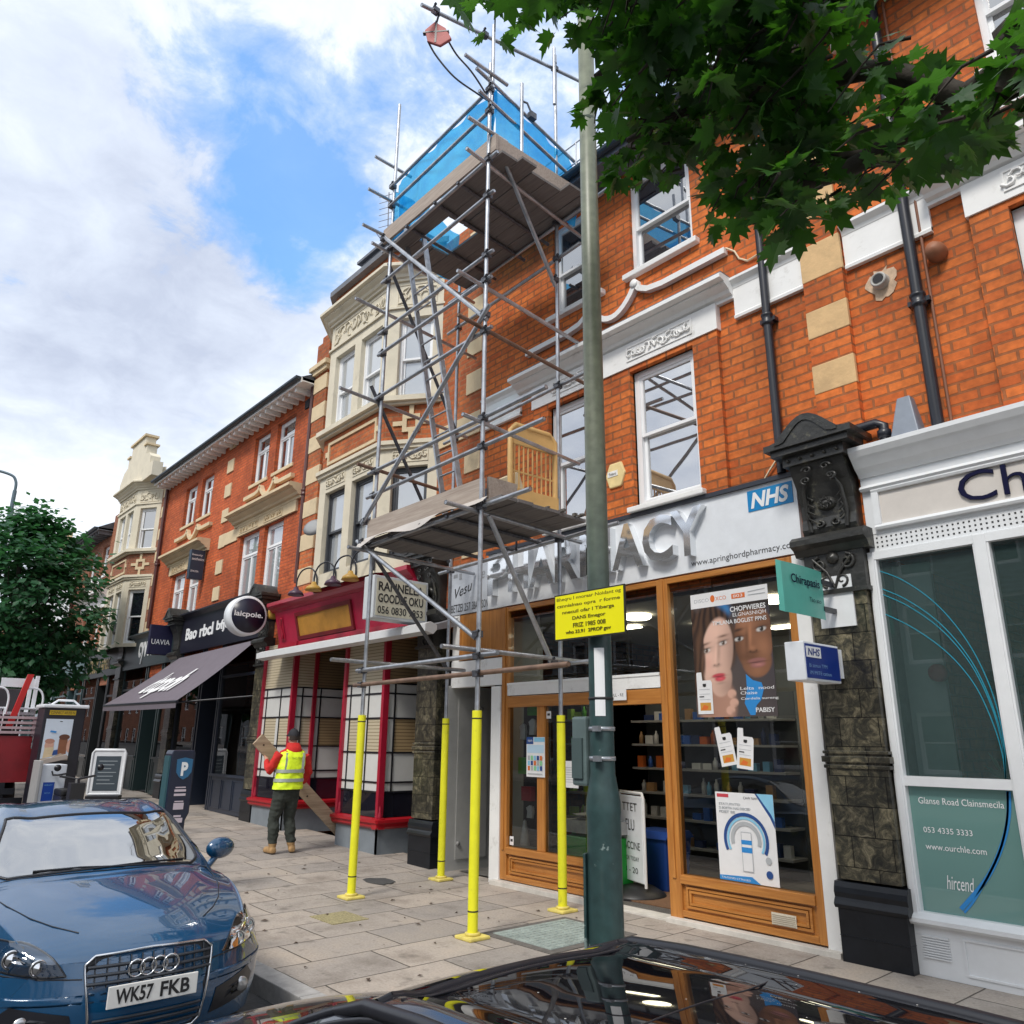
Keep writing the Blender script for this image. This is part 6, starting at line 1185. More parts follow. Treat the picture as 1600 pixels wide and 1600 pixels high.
tag(sh.build('plastic_sheet', emat('sheet_pale', (.52, .48, .44), .4)), 'loose pale sheet curling under the toe board of the lower scaffold platform', 'sheet')
ld = thing('ladder', 'long aluminium ladder leaning inside the scaffold between its two platforms', 'ladder', (-7.1, 5.3, 4.13))
la, lb, ra, rb_ = Vector((-7.32, 5.38, 4.13)), Vector((-8.30, 5.12, 9.0)), Vector((-6.97, 5.38, 4.13)), Vector((-7.90, 5.12, 9.0))
for p, q in ((la, lb), (ra, rb_)):
    b = MB(); d = (q-p).normalized(); sx = Vector((.014, 0, 0)); b.obox((p+q)/2, d*((q-p).length/2), sx, Vector((0, .035, .0))); b.build('stile', galv, ld)
for i in range(17):
    t = .035+.057*i; MB().cyl(la.lerp(lb, t), ra.lerp(rb_, t), .013, n=8).build('rung', galv, ld)
def net_mat():
    m = bpy.data.materials.new('blue_netting'); m.use_nodes = True; nt = m.node_tree; nt.nodes.clear()
    geo = N(nt, 'ShaderNodeNewGeometry'); n = N(nt, 'ShaderNodeTexNoise', i_Scale=6.0, i_Detail=5.0); L(nt, geo.outputs['Position'], n.inputs['Vector'])
    c = ramp(nt, n.outputs[0], [(.3, (.01, .34, .85)), (.7, (.06, .58, 1.0))])
    d = N(nt, 'ShaderNodeBsdfDiffuse'); t = N(nt, 'ShaderNodeBsdfTranslucent'); tr = N(nt, 'ShaderNodeBsdfTransparent'); tr.inputs[0].default_value = (.25, .72, 1, 1); L(nt, c, d.inputs[0]); L(nt, c, t.inputs[0])
    a = N(nt, 'ShaderNodeMixShader', i_0=.65); L(nt, d.outputs[0], a.inputs[1]); L(nt, t.outputs[0], a.inputs[2])
    b = N(nt, 'ShaderNodeMixShader', i_0=.42); L(nt, a.outputs[0], b.inputs[1]); L(nt, tr.outputs[0], b.inputs[2])
    o = N(nt, 'ShaderNodeOutputMaterial'); L(nt, b.outputs[0], o.inputs[0]); MATS['blue_netting'] = m; return m
net_mat()
nb = MB()
def rip(x, k): return .03*math.sin(x*7+k)+.02*math.sin(x*17+2*k)
nb.grid(60, 14, lambda u, v: Vector((-8.36+2.34*u, 4.955+.035*math.sin(u*23+v*5)+.05*math.sin(v*math.pi)*math.sin(u*9+1)+.12*math.exp(-((u-.0)/.06)**2)*v, 8.56+(1.0-.03*math.sin(u*math.pi*3)**2)*v+(.10*rip(u*3, 1)*3)*(1-v))))
nb.grid(40, 14, lambda u, v: Vector((-6.06-.30*u, 4.96+1.72*u, 8.56+1.04*v+.05*rip(u*4, 2)*(1-v)+.0*u))+Vector((.03*math.sin(u*19+v*4)+.05*math.sin(v*math.pi)*math.sin(u*8), 0, 0)))
nb.grid(24, 10, lambda u, v: Vector((-8.40-.22*u, 4.98+1.4*u, 8.56+.95*v+.03*rip(u*5, 3)*(1-v)))+Vector((.03*math.sin(u*15+v*4), 0, 0)))
tag(nb.build('debris_netting', 'blue_netting', None), 'bright blue debris netting wrapped round the top scaffold platform', 'netting')
gw = thing('gin_wheel', 'reddish rope pulley wheel hanging from the highest scaffold tube', 'pulley', (-6.33, 4.3, 9.95))
b = MB(); P0 = Vector((-6.30, 4.20, 10.10)); ux_, uy_ = Vector((.72, .69, 0)), ZP
b.prism([(-.02, .16), (.12, .05), (.20, -.12), (.06, -.22), (-.10, -.14), (-.14, .04)], P0-Vector((.69, -.72, 0))*.02, ux_, uy_, Vector((.69, -.72, 0))*.04); b.build('housing', emat('pulley_red', (.42, .11, .10), .6, var=.2), gw, bevel=.01)
b = MB(); b.tube([P0+Vector((0, 0, .16)), Vector((-6.27, 4.2, 10.33)), Vector((-6.26, 4.22, 10.38))], .014, 6); b.obox(P0, ux_*.16, Vector((.69, -.72, 0))*.024, Vector((.3, .3, 1)).normalized()*.010); b.obox(P0, Vector((.69, -.72, 0))*.024, ux_*.012, ZP*.17); b.build('hook', black_iron, gw)
rp = MB(); rp.tube(smooth([tuple(P0+ux_*.14+ZP*-.1), (-6.2, 4.45, 9.86), (-6.12, 4.62, 9.66), (-6.08, 4.80, 9.45), (-6.05, 4.86, 9.3)]), .012, 6); rp.tube(smooth([tuple(P0-ux_*.10+ZP*-.12), (-6.34, 4.25, 9.80), (-6.22, 4.45, 9.52), (-6.1, 4.72, 9.36), (-6.05, 4.86, 9.3)]), .012, 6)
tag(rp.build('rope', emat('rope_dark', (.05, .05, .055), .9)), 'dark rope looping from the pulley wheel down to the scaffold', 'rope')
pdl = MB(); pdl.tube([(-6.02, 5.36, 9.62), (-5.98, 5.44, 9.6), (-5.97, 5.5, 9.48)], .014, 6); pdl.box(-6.0, -5.93, 5.46, 5.56, 9.38, 9.47); tag(pdl.build('hook_bracket', clampm), 'small dark hook bracket hanging on the short top tube of the scaffold', 'bracket')
ba = thing('safety_barrier', 'yellow plastic pedestrian barrier panel standing on the lower scaffold platform', 'barrier', (-6.3, 5.8, 4.14)); by = emat('barrier_yellow', (.74, .46, .17), .5, var=.08)
MBb = frame((-6.28, 5.44, 4.16), (0.05, 1, 0)); W_, H_ = .74, 1.10
b = MB(MBb); b.tube([(.04, 0, .12), (.03, 0, .5), (.03, 0, H_-.10), (.10, 0, H_-.02), (W_-.12, 0, H_-.02), (W_-.03, 0, H_-.10), (W_-.03, 0, .12)], .034, 8); b.box(.0, W_, -.03, .03, .04, .30); b.box(.05, W_-.05, -.012, .012, H_-.26, H_-.03); b.build('frame', by, ba)
for i in range(9): MB(MBb).tube([(.09+.068*i, 0, .28), (.09+.068*i, 0, H_-.24)], .011, 6).build('bar', by, ba)
MB(MBb).box(.04, W_-.04, -.006, .006, .50, .52).build('cross_rail', by, ba)
b = MB(MBb); b.lathe([(0, -.034), (.035, -.034)], (.12, 0, .12), 12, axis='y'); b.lathe([(0, -.034), (.035, -.034)], (W_-.14, 0, .12), 12, axis='y'); b.build('foot_hole', ink, ba)
t = MB(); t.box(-6.62, -6.42, 5.3, 5.42, 4.14, 4.46); tag(t.build('tool_box', emat('box_navy', (.02, .03, .06), .4), None, bevel=.01), 'dark navy plastic box on the lower platform beside the yellow barrier', 'box')
t = thing('work_lamp', 'cream site floodlight clamped inside the scaffold by the ladder foot', 'lamp', (-7.1, 6.2, 4.7)); MB().obox((-7.1, 6.2, 4.85), (.15, .0, 0), (0, .05, .03), (0, -.05, .12)).build('housing', emat('flood_cream', (.72, .62, .42), .5), t, bevel=.01); MB().tube([(-7.1, 6.24, 4.75), (-7.1, 6.3, 4.62), (-7.1, 6.3, 4.0)], .014, 6).build('stem', black_iron, t)
db = MB(); 
for i in range(40): x = rnd.uniform(-6.3, -5.75); y = rnd.uniform(5.0, 6.15); db.obox((x, y, 4.145), (rnd.uniform(.01, .04), 0, 0), (0, rnd.uniform(.01, .03), 0), (0, 0, rnd.uniform(.006, .018)))
tag(stuff(db.build('rubble', emat('rubble_grey', (.12, .11, .10), .9, var=.5, scale=30))), 'bits of dark rubble along the edge of the lower scaffold platform', 'rubble')

# ------------------------------------------------------------------ lamp post and pavement furniture
lp_green = None
def post_paint():
    m = bpy.data.materials.new('flaking_green_paint'); m.use_nodes = True; nt = m.node_tree; b = nt.nodes['Principled BSDF']; b.inputs['Roughness'].default_value = .42
    geo = N(nt, 'ShaderNodeNewGeometry'); n = N(nt, 'ShaderNodeTexNoise', i_Scale=5.5, i_Detail=5.0, i_Roughness=.55); L(nt, geo.outputs['Position'], n.inputs['Vector'])
    s = N(nt, 'ShaderNodeSeparateXYZ'); L(nt, geo.outputs['Position'], s.inputs[0])
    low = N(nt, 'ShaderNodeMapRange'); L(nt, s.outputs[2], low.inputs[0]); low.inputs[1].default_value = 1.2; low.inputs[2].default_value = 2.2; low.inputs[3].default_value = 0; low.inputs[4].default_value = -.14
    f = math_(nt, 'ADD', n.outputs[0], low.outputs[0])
    base = mixc(nt, low_fac(nt, s), (.028, .062, .062), (.17, .19, .13))  # upper column paler: its sky-lit tone is put into the paint colour
    c = mixc(nt, ramp(nt, f, [(.63, (0, 0, 0)), (.645, (1, 1, 1))]), base, (.20, .26, .25))
    n2 = N(nt, 'ShaderNodeTexNoise', i_Scale=16.0, i_Detail=6.0); L(nt, geo.outputs['Position'], n2.inputs['Vector'])
    c = mixc(nt, .8, c, ramp(nt, n2.outputs[0], [(.3, (.7,)*3), (.7, (1.2,)*3)]), 'MULTIPLY'); L(nt, c, b.inputs['Base Color']); MATS['flaking_green_paint'] = m
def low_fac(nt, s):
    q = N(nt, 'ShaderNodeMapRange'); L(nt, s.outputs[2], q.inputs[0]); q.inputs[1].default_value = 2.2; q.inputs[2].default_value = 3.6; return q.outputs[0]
post_paint()
LX, LY = -3.09, 3.40
lp_ = thing('lamp_post', 'tall green lamp post with flaking paint and a wide base, in front of the pharmacy', 'lamp post', (LX, LY, 0))
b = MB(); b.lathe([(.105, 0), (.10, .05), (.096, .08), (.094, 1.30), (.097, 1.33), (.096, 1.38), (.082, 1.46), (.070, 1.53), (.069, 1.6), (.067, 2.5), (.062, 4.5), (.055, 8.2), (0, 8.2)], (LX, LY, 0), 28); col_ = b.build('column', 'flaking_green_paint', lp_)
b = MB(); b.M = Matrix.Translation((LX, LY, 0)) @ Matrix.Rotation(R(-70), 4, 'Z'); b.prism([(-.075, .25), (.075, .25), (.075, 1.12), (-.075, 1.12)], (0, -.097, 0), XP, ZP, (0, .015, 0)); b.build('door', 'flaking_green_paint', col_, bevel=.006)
for z in (1.60, 1.76): b = MB(); b.lathe([(.069, z), (.075, z), (.075, z+.022), (.069, z+.022)], (LX, LY, 0), 28); b.box(LX+.02, LX+.06, LY-.10, LY-.07, z-.004, z+.026); b.build('steel_band', galv, lp_)
MB().lathe([(.0715, 1.93), (.0725, 1.93), (.0725, 1.945), (.0715, 1.945)], (LX, LY, 0), 24).build('black_tie', ink, lp_)
b = MB(); b.tube([(LX, LY, 8.1), (LX, LY-.1, 8.4), (LX, LY-.9, 8.6)], .03, 8); b.box(LX-.12, LX+.12, LY-1.5, LY-.85, 8.55, 8.68); b.build('lantern', emat('lantern_grey', (.2, .2, .21)), lp_)
t = thing('meter_box', 'small grey-green box strapped to the left side of the lamp post', 'box', (LX-.14, LY+.02, 1.45)); MB().box(LX-.20, LX-.085, LY-.04, LY+.09, 1.46, 1.84).build('case', emat('box_greygreen', (.10, .14, .14), .5, var=.2), t, bevel=.015); MB().box(LX-.19, LX-.11, LY-.052, LY-.04, 1.50, 1.72).build('cover', emat('box_greygreen_dark', (.06, .09, .09), .5), t)
st = MB(); st.M = Matrix.Translation((LX, LY, 0)) @ Matrix.Rotation(R(38), 4, 'Z')
for i in range(4): a0 = -1.57-.42+.21*i; a1 = a0+.21; st.quad((.0712*math.cos(a0), .0712*math.sin(a0), 1.84), (.0712*math.cos(a1), .0712*math.sin(a1), 1.84), (.0712*math.cos(a1), .0712*math.sin(a1), 2.22), (.0712*math.cos(a0), .0712*math.sin(a0), 2.22))
st.M = st.M @ Matrix.Rotation(R(-90), 4, 'Z'); so_ = st.build('sticker', wht); tag(so_, 'white vertical sticker with black marks wrapped on the lamp post', 'sticker')
s = Sheet('parking_notice', 'bright yellow notice board with lines of dark lettering fixed to the lamp post', 'sign', (-3.335, 3.285, 2.275), (1, .02, 0), .545, .275, emat('notice_black', (.02, .02, .015), .5), .012)
nyl = emat('notice_yellow', (.86, .80, .0), .4, var=.02); s.poly([(.012, .03), (.985, .03), (.985, .97), (.012, .97)], nyl); inkb = emat('notice_ink', (.10, .085, .0), .5)
for i, (t_, x, w_) in enumerate((('Bheqru I nnoraar Noidant og', .035, .92), ('cznnialnao opra  r forme', .04, .90), ('nnecuil ofar I Tiberga', .12, .74), ('DANS Emegor', .27, .47), ('FRIZ 1985 008', .28, .46), ('who 33.91  2PROP gov', .17, .64))): s.text(t_, x, .83-.146*i, w_, .095, inkb, off=.015)
s.done(); b = MB(); b.box(-3.14, -3.04, 3.298, 3.34, 2.32, 2.35); b.box(-3.14, -3.04, 3.298, 3.34, 2.46, 2.49); b.build('clamp', galv, s.root)
mc = thing('access_cover', 'pale green-grey rectangular access cover with a dark frame set in the pavement', 'cover', (-5.65, 5.6, 0)); b = MB()
b.box(-6.12, -5.18, 5.02, 6.12, .0, .008); b.build('frame', emat('cover_frame', (.13, .12, .11), .85, var=.3, scale=15), mc); b = MB(); b.box(-6.03, -5.27, 5.10, 6.04, .008, .014)
for i in range(11):
    for j in range(13): b.box(-6.0+.067*i, -5.955+.067*i, 5.12+.07*j+.02*(i % 2), 5.165+.07*j+.02*(i % 2), .014, .018)
b.build('lid', emat('cover_lid', (.30, .35, .33), .6, var=.25, scale=7), mc)
b = MB(); b.box(-7.75, -7.28, 4.15, 4.55, .0, .006); tag(b.build('access_cover', emat('cover_gravel', (.30, .26, .14), .95, var=.5, scale=60)), 'small square gravel-filled cover in the flagstones near the front scaffold feet', 'cover')
b = MB(); rnd = random.Random(8); b.prism([(math.cos(a)*(.30+rnd.uniform(-.08, .06)), math.sin(a)*(.16+rnd.uniform(-.04, .04))) for a in [i*2*math.pi/18 for i in range(18)]], (-9.0, 5.75, gz(-9.0)), XP, YP, (0, 0, .006)); tag(b.build('tarmac_patch', 'asphalt'), 'dark tarmac patch in the flagstones between the scaffold feet', 'patch')
b = MB()
for i in range(70):
    x, y = rnd.uniform(-11, -3), rnd.uniform(3.2, 6.3); a = rnd.uniform(0, 6.28); l = rnd.uniform(.012, .04); z = gz(x)+.008
    b.add([(x+math.cos(a)*l, y+math.sin(a)*l, z), (x-math.sin(a)*l*.5, y+math.cos(a)*l*.5, z+.008), (x-math.cos(a)*l, y-math.sin(a)*l, z), (x+math.sin(a)*l*.5, y-math.cos(a)*l*.5, z+.01)], [(0, 1, 2, 3)])
tag(stuff(b.build('leaf_litter', emat('litter_brown', (.07, .045, .03), .9, var=.5, scale=10))), 'scattered dry leaf scraps on the flagstones', 'litter')
# ------------------------------------------------------------------ cars
def carpaint(name, col, metal=.55, rough=.28):
    m = bpy.data.materials.new(name); m.use_nodes = True; nt = m.node_tree; b = nt.nodes['Principled BSDF']
    b.inputs['Base Color'].default_value = (*col, 1); b.inputs['Metallic'].default_value = metal; b.inputs['Roughness'].default_value = rough; b.inputs['Coat Weight'].default_value = 1; b.inputs['Coat Roughness'].default_value = .012; b.inputs['Coat IOR'].default_value = 1.65
    geo = N(nt, 'ShaderNodeNewGeometry'); n = N(nt, 'ShaderNodeTexNoise', i_Scale=2600.0, i_Detail=1.0); L(nt, geo.outputs['Position'], n.inputs['Vector']); n2 = N(nt, 'ShaderNodeTexNoise', i_Scale=9.0, i_Detail=7.0, i_Roughness=.7); L(nt, geo.outputs['Position'], n2.inputs['Vector'])
    c = mixc(nt, .5, col, ramp(nt, n.outputs[0], [(.3, tuple(x*.6 for x in col)), (.7, tuple(min(1, x*1.7) for x in col))])); L(nt, c, b.inputs['Base Color'])
    L(nt, ramp(nt, n2.outputs[0], [(.45, (.006,)*3), (.75, (.03,)*3)]), b.inputs['Coat Roughness']); MATS[name] = m; return m
carpaint('paint_blue', (.0003, .052, .135), .12, .26); carpaint('paint_black', (.006, .007, .012), .2, .25)
rubber = emat('rubber_black', (.012, .012, .013), .5); trimb = emat('trim_black', (.012, .013, .018), .35); alu = mat('alloy_silver', (.55, .56, .58), .28, .9, var=.08); chr2 = mat('chrome_trim', (.75, .76, .78), .12, 1., var=0)
ws_glass = glass('windscreen_glass', (.50, .62, .62), .50, 1.6); side_glass = glass('car_side_glass', (.35, .42, .42), .08, 1.55)
roofglass = mirror_glass('roof_glass', .05, (.006, .006, .008))
def cr_(a, b, c, d, t): return .5*((2*b)+(-a+c)*t+(2*a-5*b+4*c-d)*t*t+(-a+3*b-3*c+d)*t**3)
def car_shell(rows, offk, T, par, mats, ws, side, nr=6, nc=5, roofp=None):
    """rows: (s, w, z_sh, z_belt, y_belt, y_roof, z_roof, z_centre) from nose to tail; T maps (s, y, z) to the world."""
    P = []
    for (s, w, zsh, zb, yb, yr, zr, zc) in rows:
        pts = [(w*.90, .17), (w*.975, .30), (w, .46), (w*.995, zsh), (yb, zb), (yb*.965, zb+min(.025, (zr-zb)*.35+.004)), (yr, zr), (yr*.62, zc-(zc-zr)*.36), (yr*.30, zc-(zc-zr)*.08), (0, zc)]
        P.append([Vector((s+offk(s)*(abs(y)/.9)**2.4, y, z)) for y, z in pts])
    nR, nC = len(P), len(P[0])
    def at(i, j): return P[min(max(i, 0), nR-1)][j] if j < nC else Vector((P[min(max(i, 0), nR-1)][2*nC-2-j].x, -P[min(max(i, 0), nR-1)][2*nC-2-j].y, P[min(max(i, 0), nR-1)][2*nC-2-j].z))
    def colpt(i, j, t):     # along the section, with sharp ends at the sill and the roof edge softened
        a, b, c, d = at(i, max(j-1, 0)), at(i, j), at(i, j+1), at(i, j+2); return cr_(a, b, c, d, t)
    half = []
    cells = []
    for i in range(nR-1):
        for k in range(nr):
            t = k/nr; row = []
            for j in range(nC-1):
                for l in range(nc):
                    u = l/nc; row.append(cr_(colpt(i-1, j, u), colpt(i, j, u), colpt(i+1, j, u), colpt(i+2, j, u), t))
            row.append(cr_(at(i-1, nC-1), at(i, nC-1), at(i+1, nC-1), at(i+2, nC-1), t)); half.append(row)
    row = [colpt(nR-1, j, l/nc) for j in range(nC-1) for l in range(nc)]+[at(nR-1, nC-1)]; half.append(row)
    H = len(half); W = len(half[0])
    full = [[Vector((p.x, p.y, p.z)) for p in r]+[Vector((p.x, -p.y, p.z)) for p in r[-2::-1]] for r in half]; W2 = 2*W-1
    mb = MB(); g1 = MB(); g2 = MB(); rp_ = MB()
    vs = [T(p) for r in full for p in r]
    fb, f1, f2, fr_ = [], [], [], []
    for i in range(H-1):
        for j in range(W2-1):
            f = (i*W2+j, i*W2+j+1, (i+1)*W2+j+1, (i+1)*W2+j); jj = j if j < W-1 else 2*W-3-j; ci, cj = i/nr, jj/nc
            if ws(ci, cj): f1.append(f)
            elif side(ci, cj): f2.append(f)
            elif roofp and roofp(ci, cj): fr_.append(f)
            else: fb.append(f)
    def sub(fs):
        ids = sorted({i for f in fs for i in f}); mp_ = {k: n for n, k in enumerate(ids)}; return [vs[k] for k in ids], [[mp_[k] for k in f] for f in fs]
    nu = 24; k0 = len(vs); s0 = rows[0][0]; r0 = half[0]; zt_ = r0[-1].z; fcap = []
    for p in r0:
        for u in range(nu+1):
            q = 2*u/nu-1; y = p.y*q; hb = max(0, min(1, (p.z-.17)/(zt_-.17)))
            vs.append(T(Vector((s0+offk(s0)*(abs(y)/.9)**2.4-.05*math.sin(math.pi*hb**.8)*(1-abs(q)**6), y, p.z))))
    for j in range(W-1):
        for u in range(nu): fcap.append((k0+j*(nu+1)+u, k0+j*(nu+1)+u+1, k0+(j+1)*(nu+1)+u+1, k0+(j+1)*(nu+1)+u))
    fb = fb+fcap
    v, f = sub(fb); mb.add(v, f, 0, True); n0 = len(full[0]); mb.add([T(p) for p in full[-1]], [tuple(range(n0))[::-1]], 0, False)
    b = mb.build('body', mats[0], par, fix=True)
    for me_p in b.data.polygons: me_p.use_smooth = True
    for nm, fs, m in (('windscreen', f1, mats[1]), ('side_glass', f2, mats[2]), ('roof_panel', fr_, mats[3])):
        if fs: v, f = sub(fs); MB().add(v, f, 0, True).build(nm, m, b)
    tree = BVHTree.FromPolygons(vs, fb+f1+f2+fr_)
    def edge(pred):       # the boundary rim of a set of cells
        cnt = {}
        for i in range(H-1):
            for j in range(W2-1):
                jj = j if j < W-1 else 2*W-3-j
                if pred(i/nr, jj/nc):
                    for e in ((i*W2+j, i*W2+j+1), (i*W2+j+1, (i+1)*W2+j+1), ((i+1)*W2+j+1, (i+1)*W2+j), ((i+1)*W2+j, i*W2+j)): k = (min(e), max(e)); cnt[k] = cnt.get(k, 0)+1
        return [(vs[a], vs[b_]) for (a, b_), n in cnt.items() if n == 1]
    return b, tree, edge, full
def rim(edges, r, m, par, name='seal'):
    mb = MB()
    for a, b in edges: mb.tube([a, b], r, 5, 0, False)
    return mb.build(name, m, par)
def wheel(par, c, r, w, ax=YP):
    x, y, z = c; b = MB(); s = 1 if y > par.location.y else -1
    b.lathe([(r*.66, -w/2), (r*.97, -w/2), (r, -w*.35), (r, w*.35), (r*.97, w/2), (r*.66, w/2)], c, 28, 0, 'y'); o = b.build('wheel', rubber, par)
    b = MB(); b.lathe([(r*.67, s*w*.45), (r*.62, s*w*.40), (r*.60, s*w*.1), (0, s*w*.1)], c, 28, 0, 'y')
    for k in range(5):
        a = k*2*math.pi/5; d = Vector((math.cos(a), 0, math.sin(a))); e = Vector((-math.sin(a), 0, math.cos(a))); b.obox(Vector(c)+d*r*.34+Vector((0, s*w*.36, 0)), d*r*.30, e*r*.07, (0, .02, 0))
    b.build('rim', alu, o)
    return o
RD = -.12
def arch(tree, x, yc, sg, z, r, par):     # black lip of the wheel opening, following the flank
    n = 32; vs = []
    for k in range(n):
        a = 2*math.pi*k/n
        for q in (r, r*.84):
            px, pz = x+q*math.cos(a), max(z+q*math.sin(a), RD+.18); h = tree.ray_cast(Vector((px, yc+sg*2, pz)), Vector((0, -sg, 0))); y = h[0].y if h[0] is not None else yc+sg*.8
            vs.append((px, y+sg*.004, pz))
    MB().add(vs, [(2*k, 2*((k+1) % n), 2*((k+1) % n)+1, 2*k+1) for k in range(n)]).build('wheel_arch', trimb, par)
# the blue coupe parked at the kerb, facing the camera
CX, CY = -5.17, 1.78
aud = thing('parked_car', 'dark metallic blue coupe parked at the kerb, facing the camera', 'car', (CX-2, CY, RD))
rowsA = [(0.0, .70, .42, .60, .56, .46, .615, .625), (.035, .80, .46, .655, .63, .52, .655, .665), (.14, .845, .52, .715, .68, .55, .705, .725), (.35, .870, .58, .775, .735, .56, .775, .80), (.62, .880, .62, .805, .785, .57, .835, .862), (.90, .880, .63, .81, .825, .575, .885, .908), (1.06, .880, .63, .81, .85, .60, .905, .932), (1.20, .880, .63, .81, .862, .715, .945, 1.01), (1.45, .880, .63, .81, .872, .665, 1.085, 1.15), (1.72, .880, .64, .81, .88, .605, 1.215, 1.26), (2.1, .880, .65, .81, .885, .585, 1.275, 1.325), (2.6, .880, .66, .81, .885, .57, 1.25, 1.30), (3.1, .880, .68, .80, .88, .55, 1.12, 1.17), (3.45, .875, .69, .79, .87, .55, 1.01, 1.04), (3.75, .84, .67, .76, .82, .5, .89, .90), (3.93, .77, .61, .70, .72, .46, .77, .78), (3.97, .72, .5, .65, .6, .44, .63, .64)]
offA = lambda s: .40 if s < .1 else (.40-.20*(s-.1)/.9 if s < 1 else (.20-.06*(s-1)/.7 if s < 1.7 else max(-.25, .14-.14*(s-1.7)/.6 if s < 2.3 else -.25*max(0, (s-2.9))/1.0)))
TA = lambda p: Vector((CX-p.x, CY-p.y, RD+p.z))
wsA = lambda i, j: 6.25 <= i < 8.95 and j >= 6.15
sdA = lambda i, j: (7.6 <= i < 12.2) and 5.25 <= j < 5.85
bA, tA, eA, fA = car_shell(rowsA, offA, TA, aud, ['paint_blue', ws_glass, side_glass, None], wsA, sdA)
rim(eA(wsA), .011, trimb, bA); rim(eA(sdA), .008, trimb, bA)
def onfront(y, z, out=.0):     # the point of the nose at lateral y, height z
    h = tA.ray_cast(Vector((0, CY-y, RD+z)), Vector((-1, 0, 0)))
    p = h[0] if h[0] is not None else Vector((CX-.5, CY-y, RD+z)); n = h[1] if h[0] is not None else Vector((1, 0, 0))
    if n.x < 0: n = -n
    return p+n*out
def patch(poly, n, out, mb, mi=0):     # a curved sheet that follows the bodywork inside a (y, z) outline, drawn as a fan of quads
    cy_ = sum(p[0] for p in poly)/len(poly); cz_ = sum(p[1] for p in poly)/len(poly); rings = []
    for k in range(n+1): t = k/n; rings.append([onfront(cy_+(p[0]-cy_)*t, cz_+(p[1]-cz_)*t, out) for p in poly])
    m = len(poly); vs = [q for r in rings[1:] for q in r]+[rings[0][0]]
    fs = [(k*m+i, k*m+(i+1) % m, (k+1)*m+(i+1) % m, (k+1)*m+i) for k in range(n-1) for i in range(m)]+[(len(vs)-1, i, (i+1) % m) for i in range(m)]
    mb.add(vs, fs, mi, True)
def dens(poly, k=5): return [(a[0]+(b[0]-a[0])*t/k, a[1]+(b[1]-a[1])*t/k) for a, b in zip(poly, poly[1:]+poly[:1]) for t in range(k)]
def rr(poly, n=4): return smooth(poly+[poly[0]], n)[:-1]
# y is positive to the car's left; the camera sees the car's left side on the right of the picture
def flip(poly): return [(-y, z) for y, z in poly]
gy = [(-.35, .60), (-.30, .635), (0, .645), (.30, .635), (.35, .60), (.345, .54), (.30, .25), (.26, .215), (-.26, .215), (-.30, .25), (-.345, .54)]
b = MB(); b.add([onfront(y, z, .006) for y, z in dens(gy, 4)], [tuple(range(len(dens(gy, 4))))]); grl = b.build('grille', trimb, bA)
b = MB(); gd = dens(gy, 3); b.tube([onfront(y, z, .012) for y, z in gd+gd[:1]], .0075, 6); b.build('grille_frame', chr2, bA)
b = MB()
for z in (.585, .545, .505): b.tube([onfront(y, z, .014) for y in [-.335+.067*i for i in range(11)]], .009, 6)
for z in (.33, .295, .26): b.tube([onfront(y, z, .014) for y in [-.29+.058*i for i in range(11)]], .008, 6)
for y in [-.30+.06*i for i in range(11)]: b.tube([onfront(y, z, .010) for z in (.485, .54, .625)], .004, 5)
b.build('grille_bars', emat('grille_bar', (.035, .04, .05), .3), bA)
pm_ = MB(); pp0 = onfront(0, .44, .04)
pm_.obox((pp0.x, CY, RD+.445), (0, .245, 0), (.006, 0, .0), (0, 0, .0555)); po_ = pm_.build('number_plate', emat('plate_white', (.78, .78, .76), .35), bA, bevel=.004)
b = MB(); letters(b, 'WK57', (pp0.x+.0065, CY-.205, RD+.407), YP, ZP, .20, .076, .002, off=.025); letters(b, 'FKB', (pp0.x+.0065, CY+.035, RD+.407), YP, ZP, .165, .076, .002, off=.025); b.build('lettering', ink, po_)
b = MB(); 
for i in range(4):
    cy_ = -.095+.0635*i; c0 = onfront(0, .565, .022)
    b.tube([Vector((c0.x+.002*(i % 2), CY+cy_+.043*math.cos(a), RD+.562+.043*math.sin(a))) for a in [k*2*math.pi/28 for k in range(29)]], .0062, 8, 0, False)
b.build('badge_rings', chr2, bA)
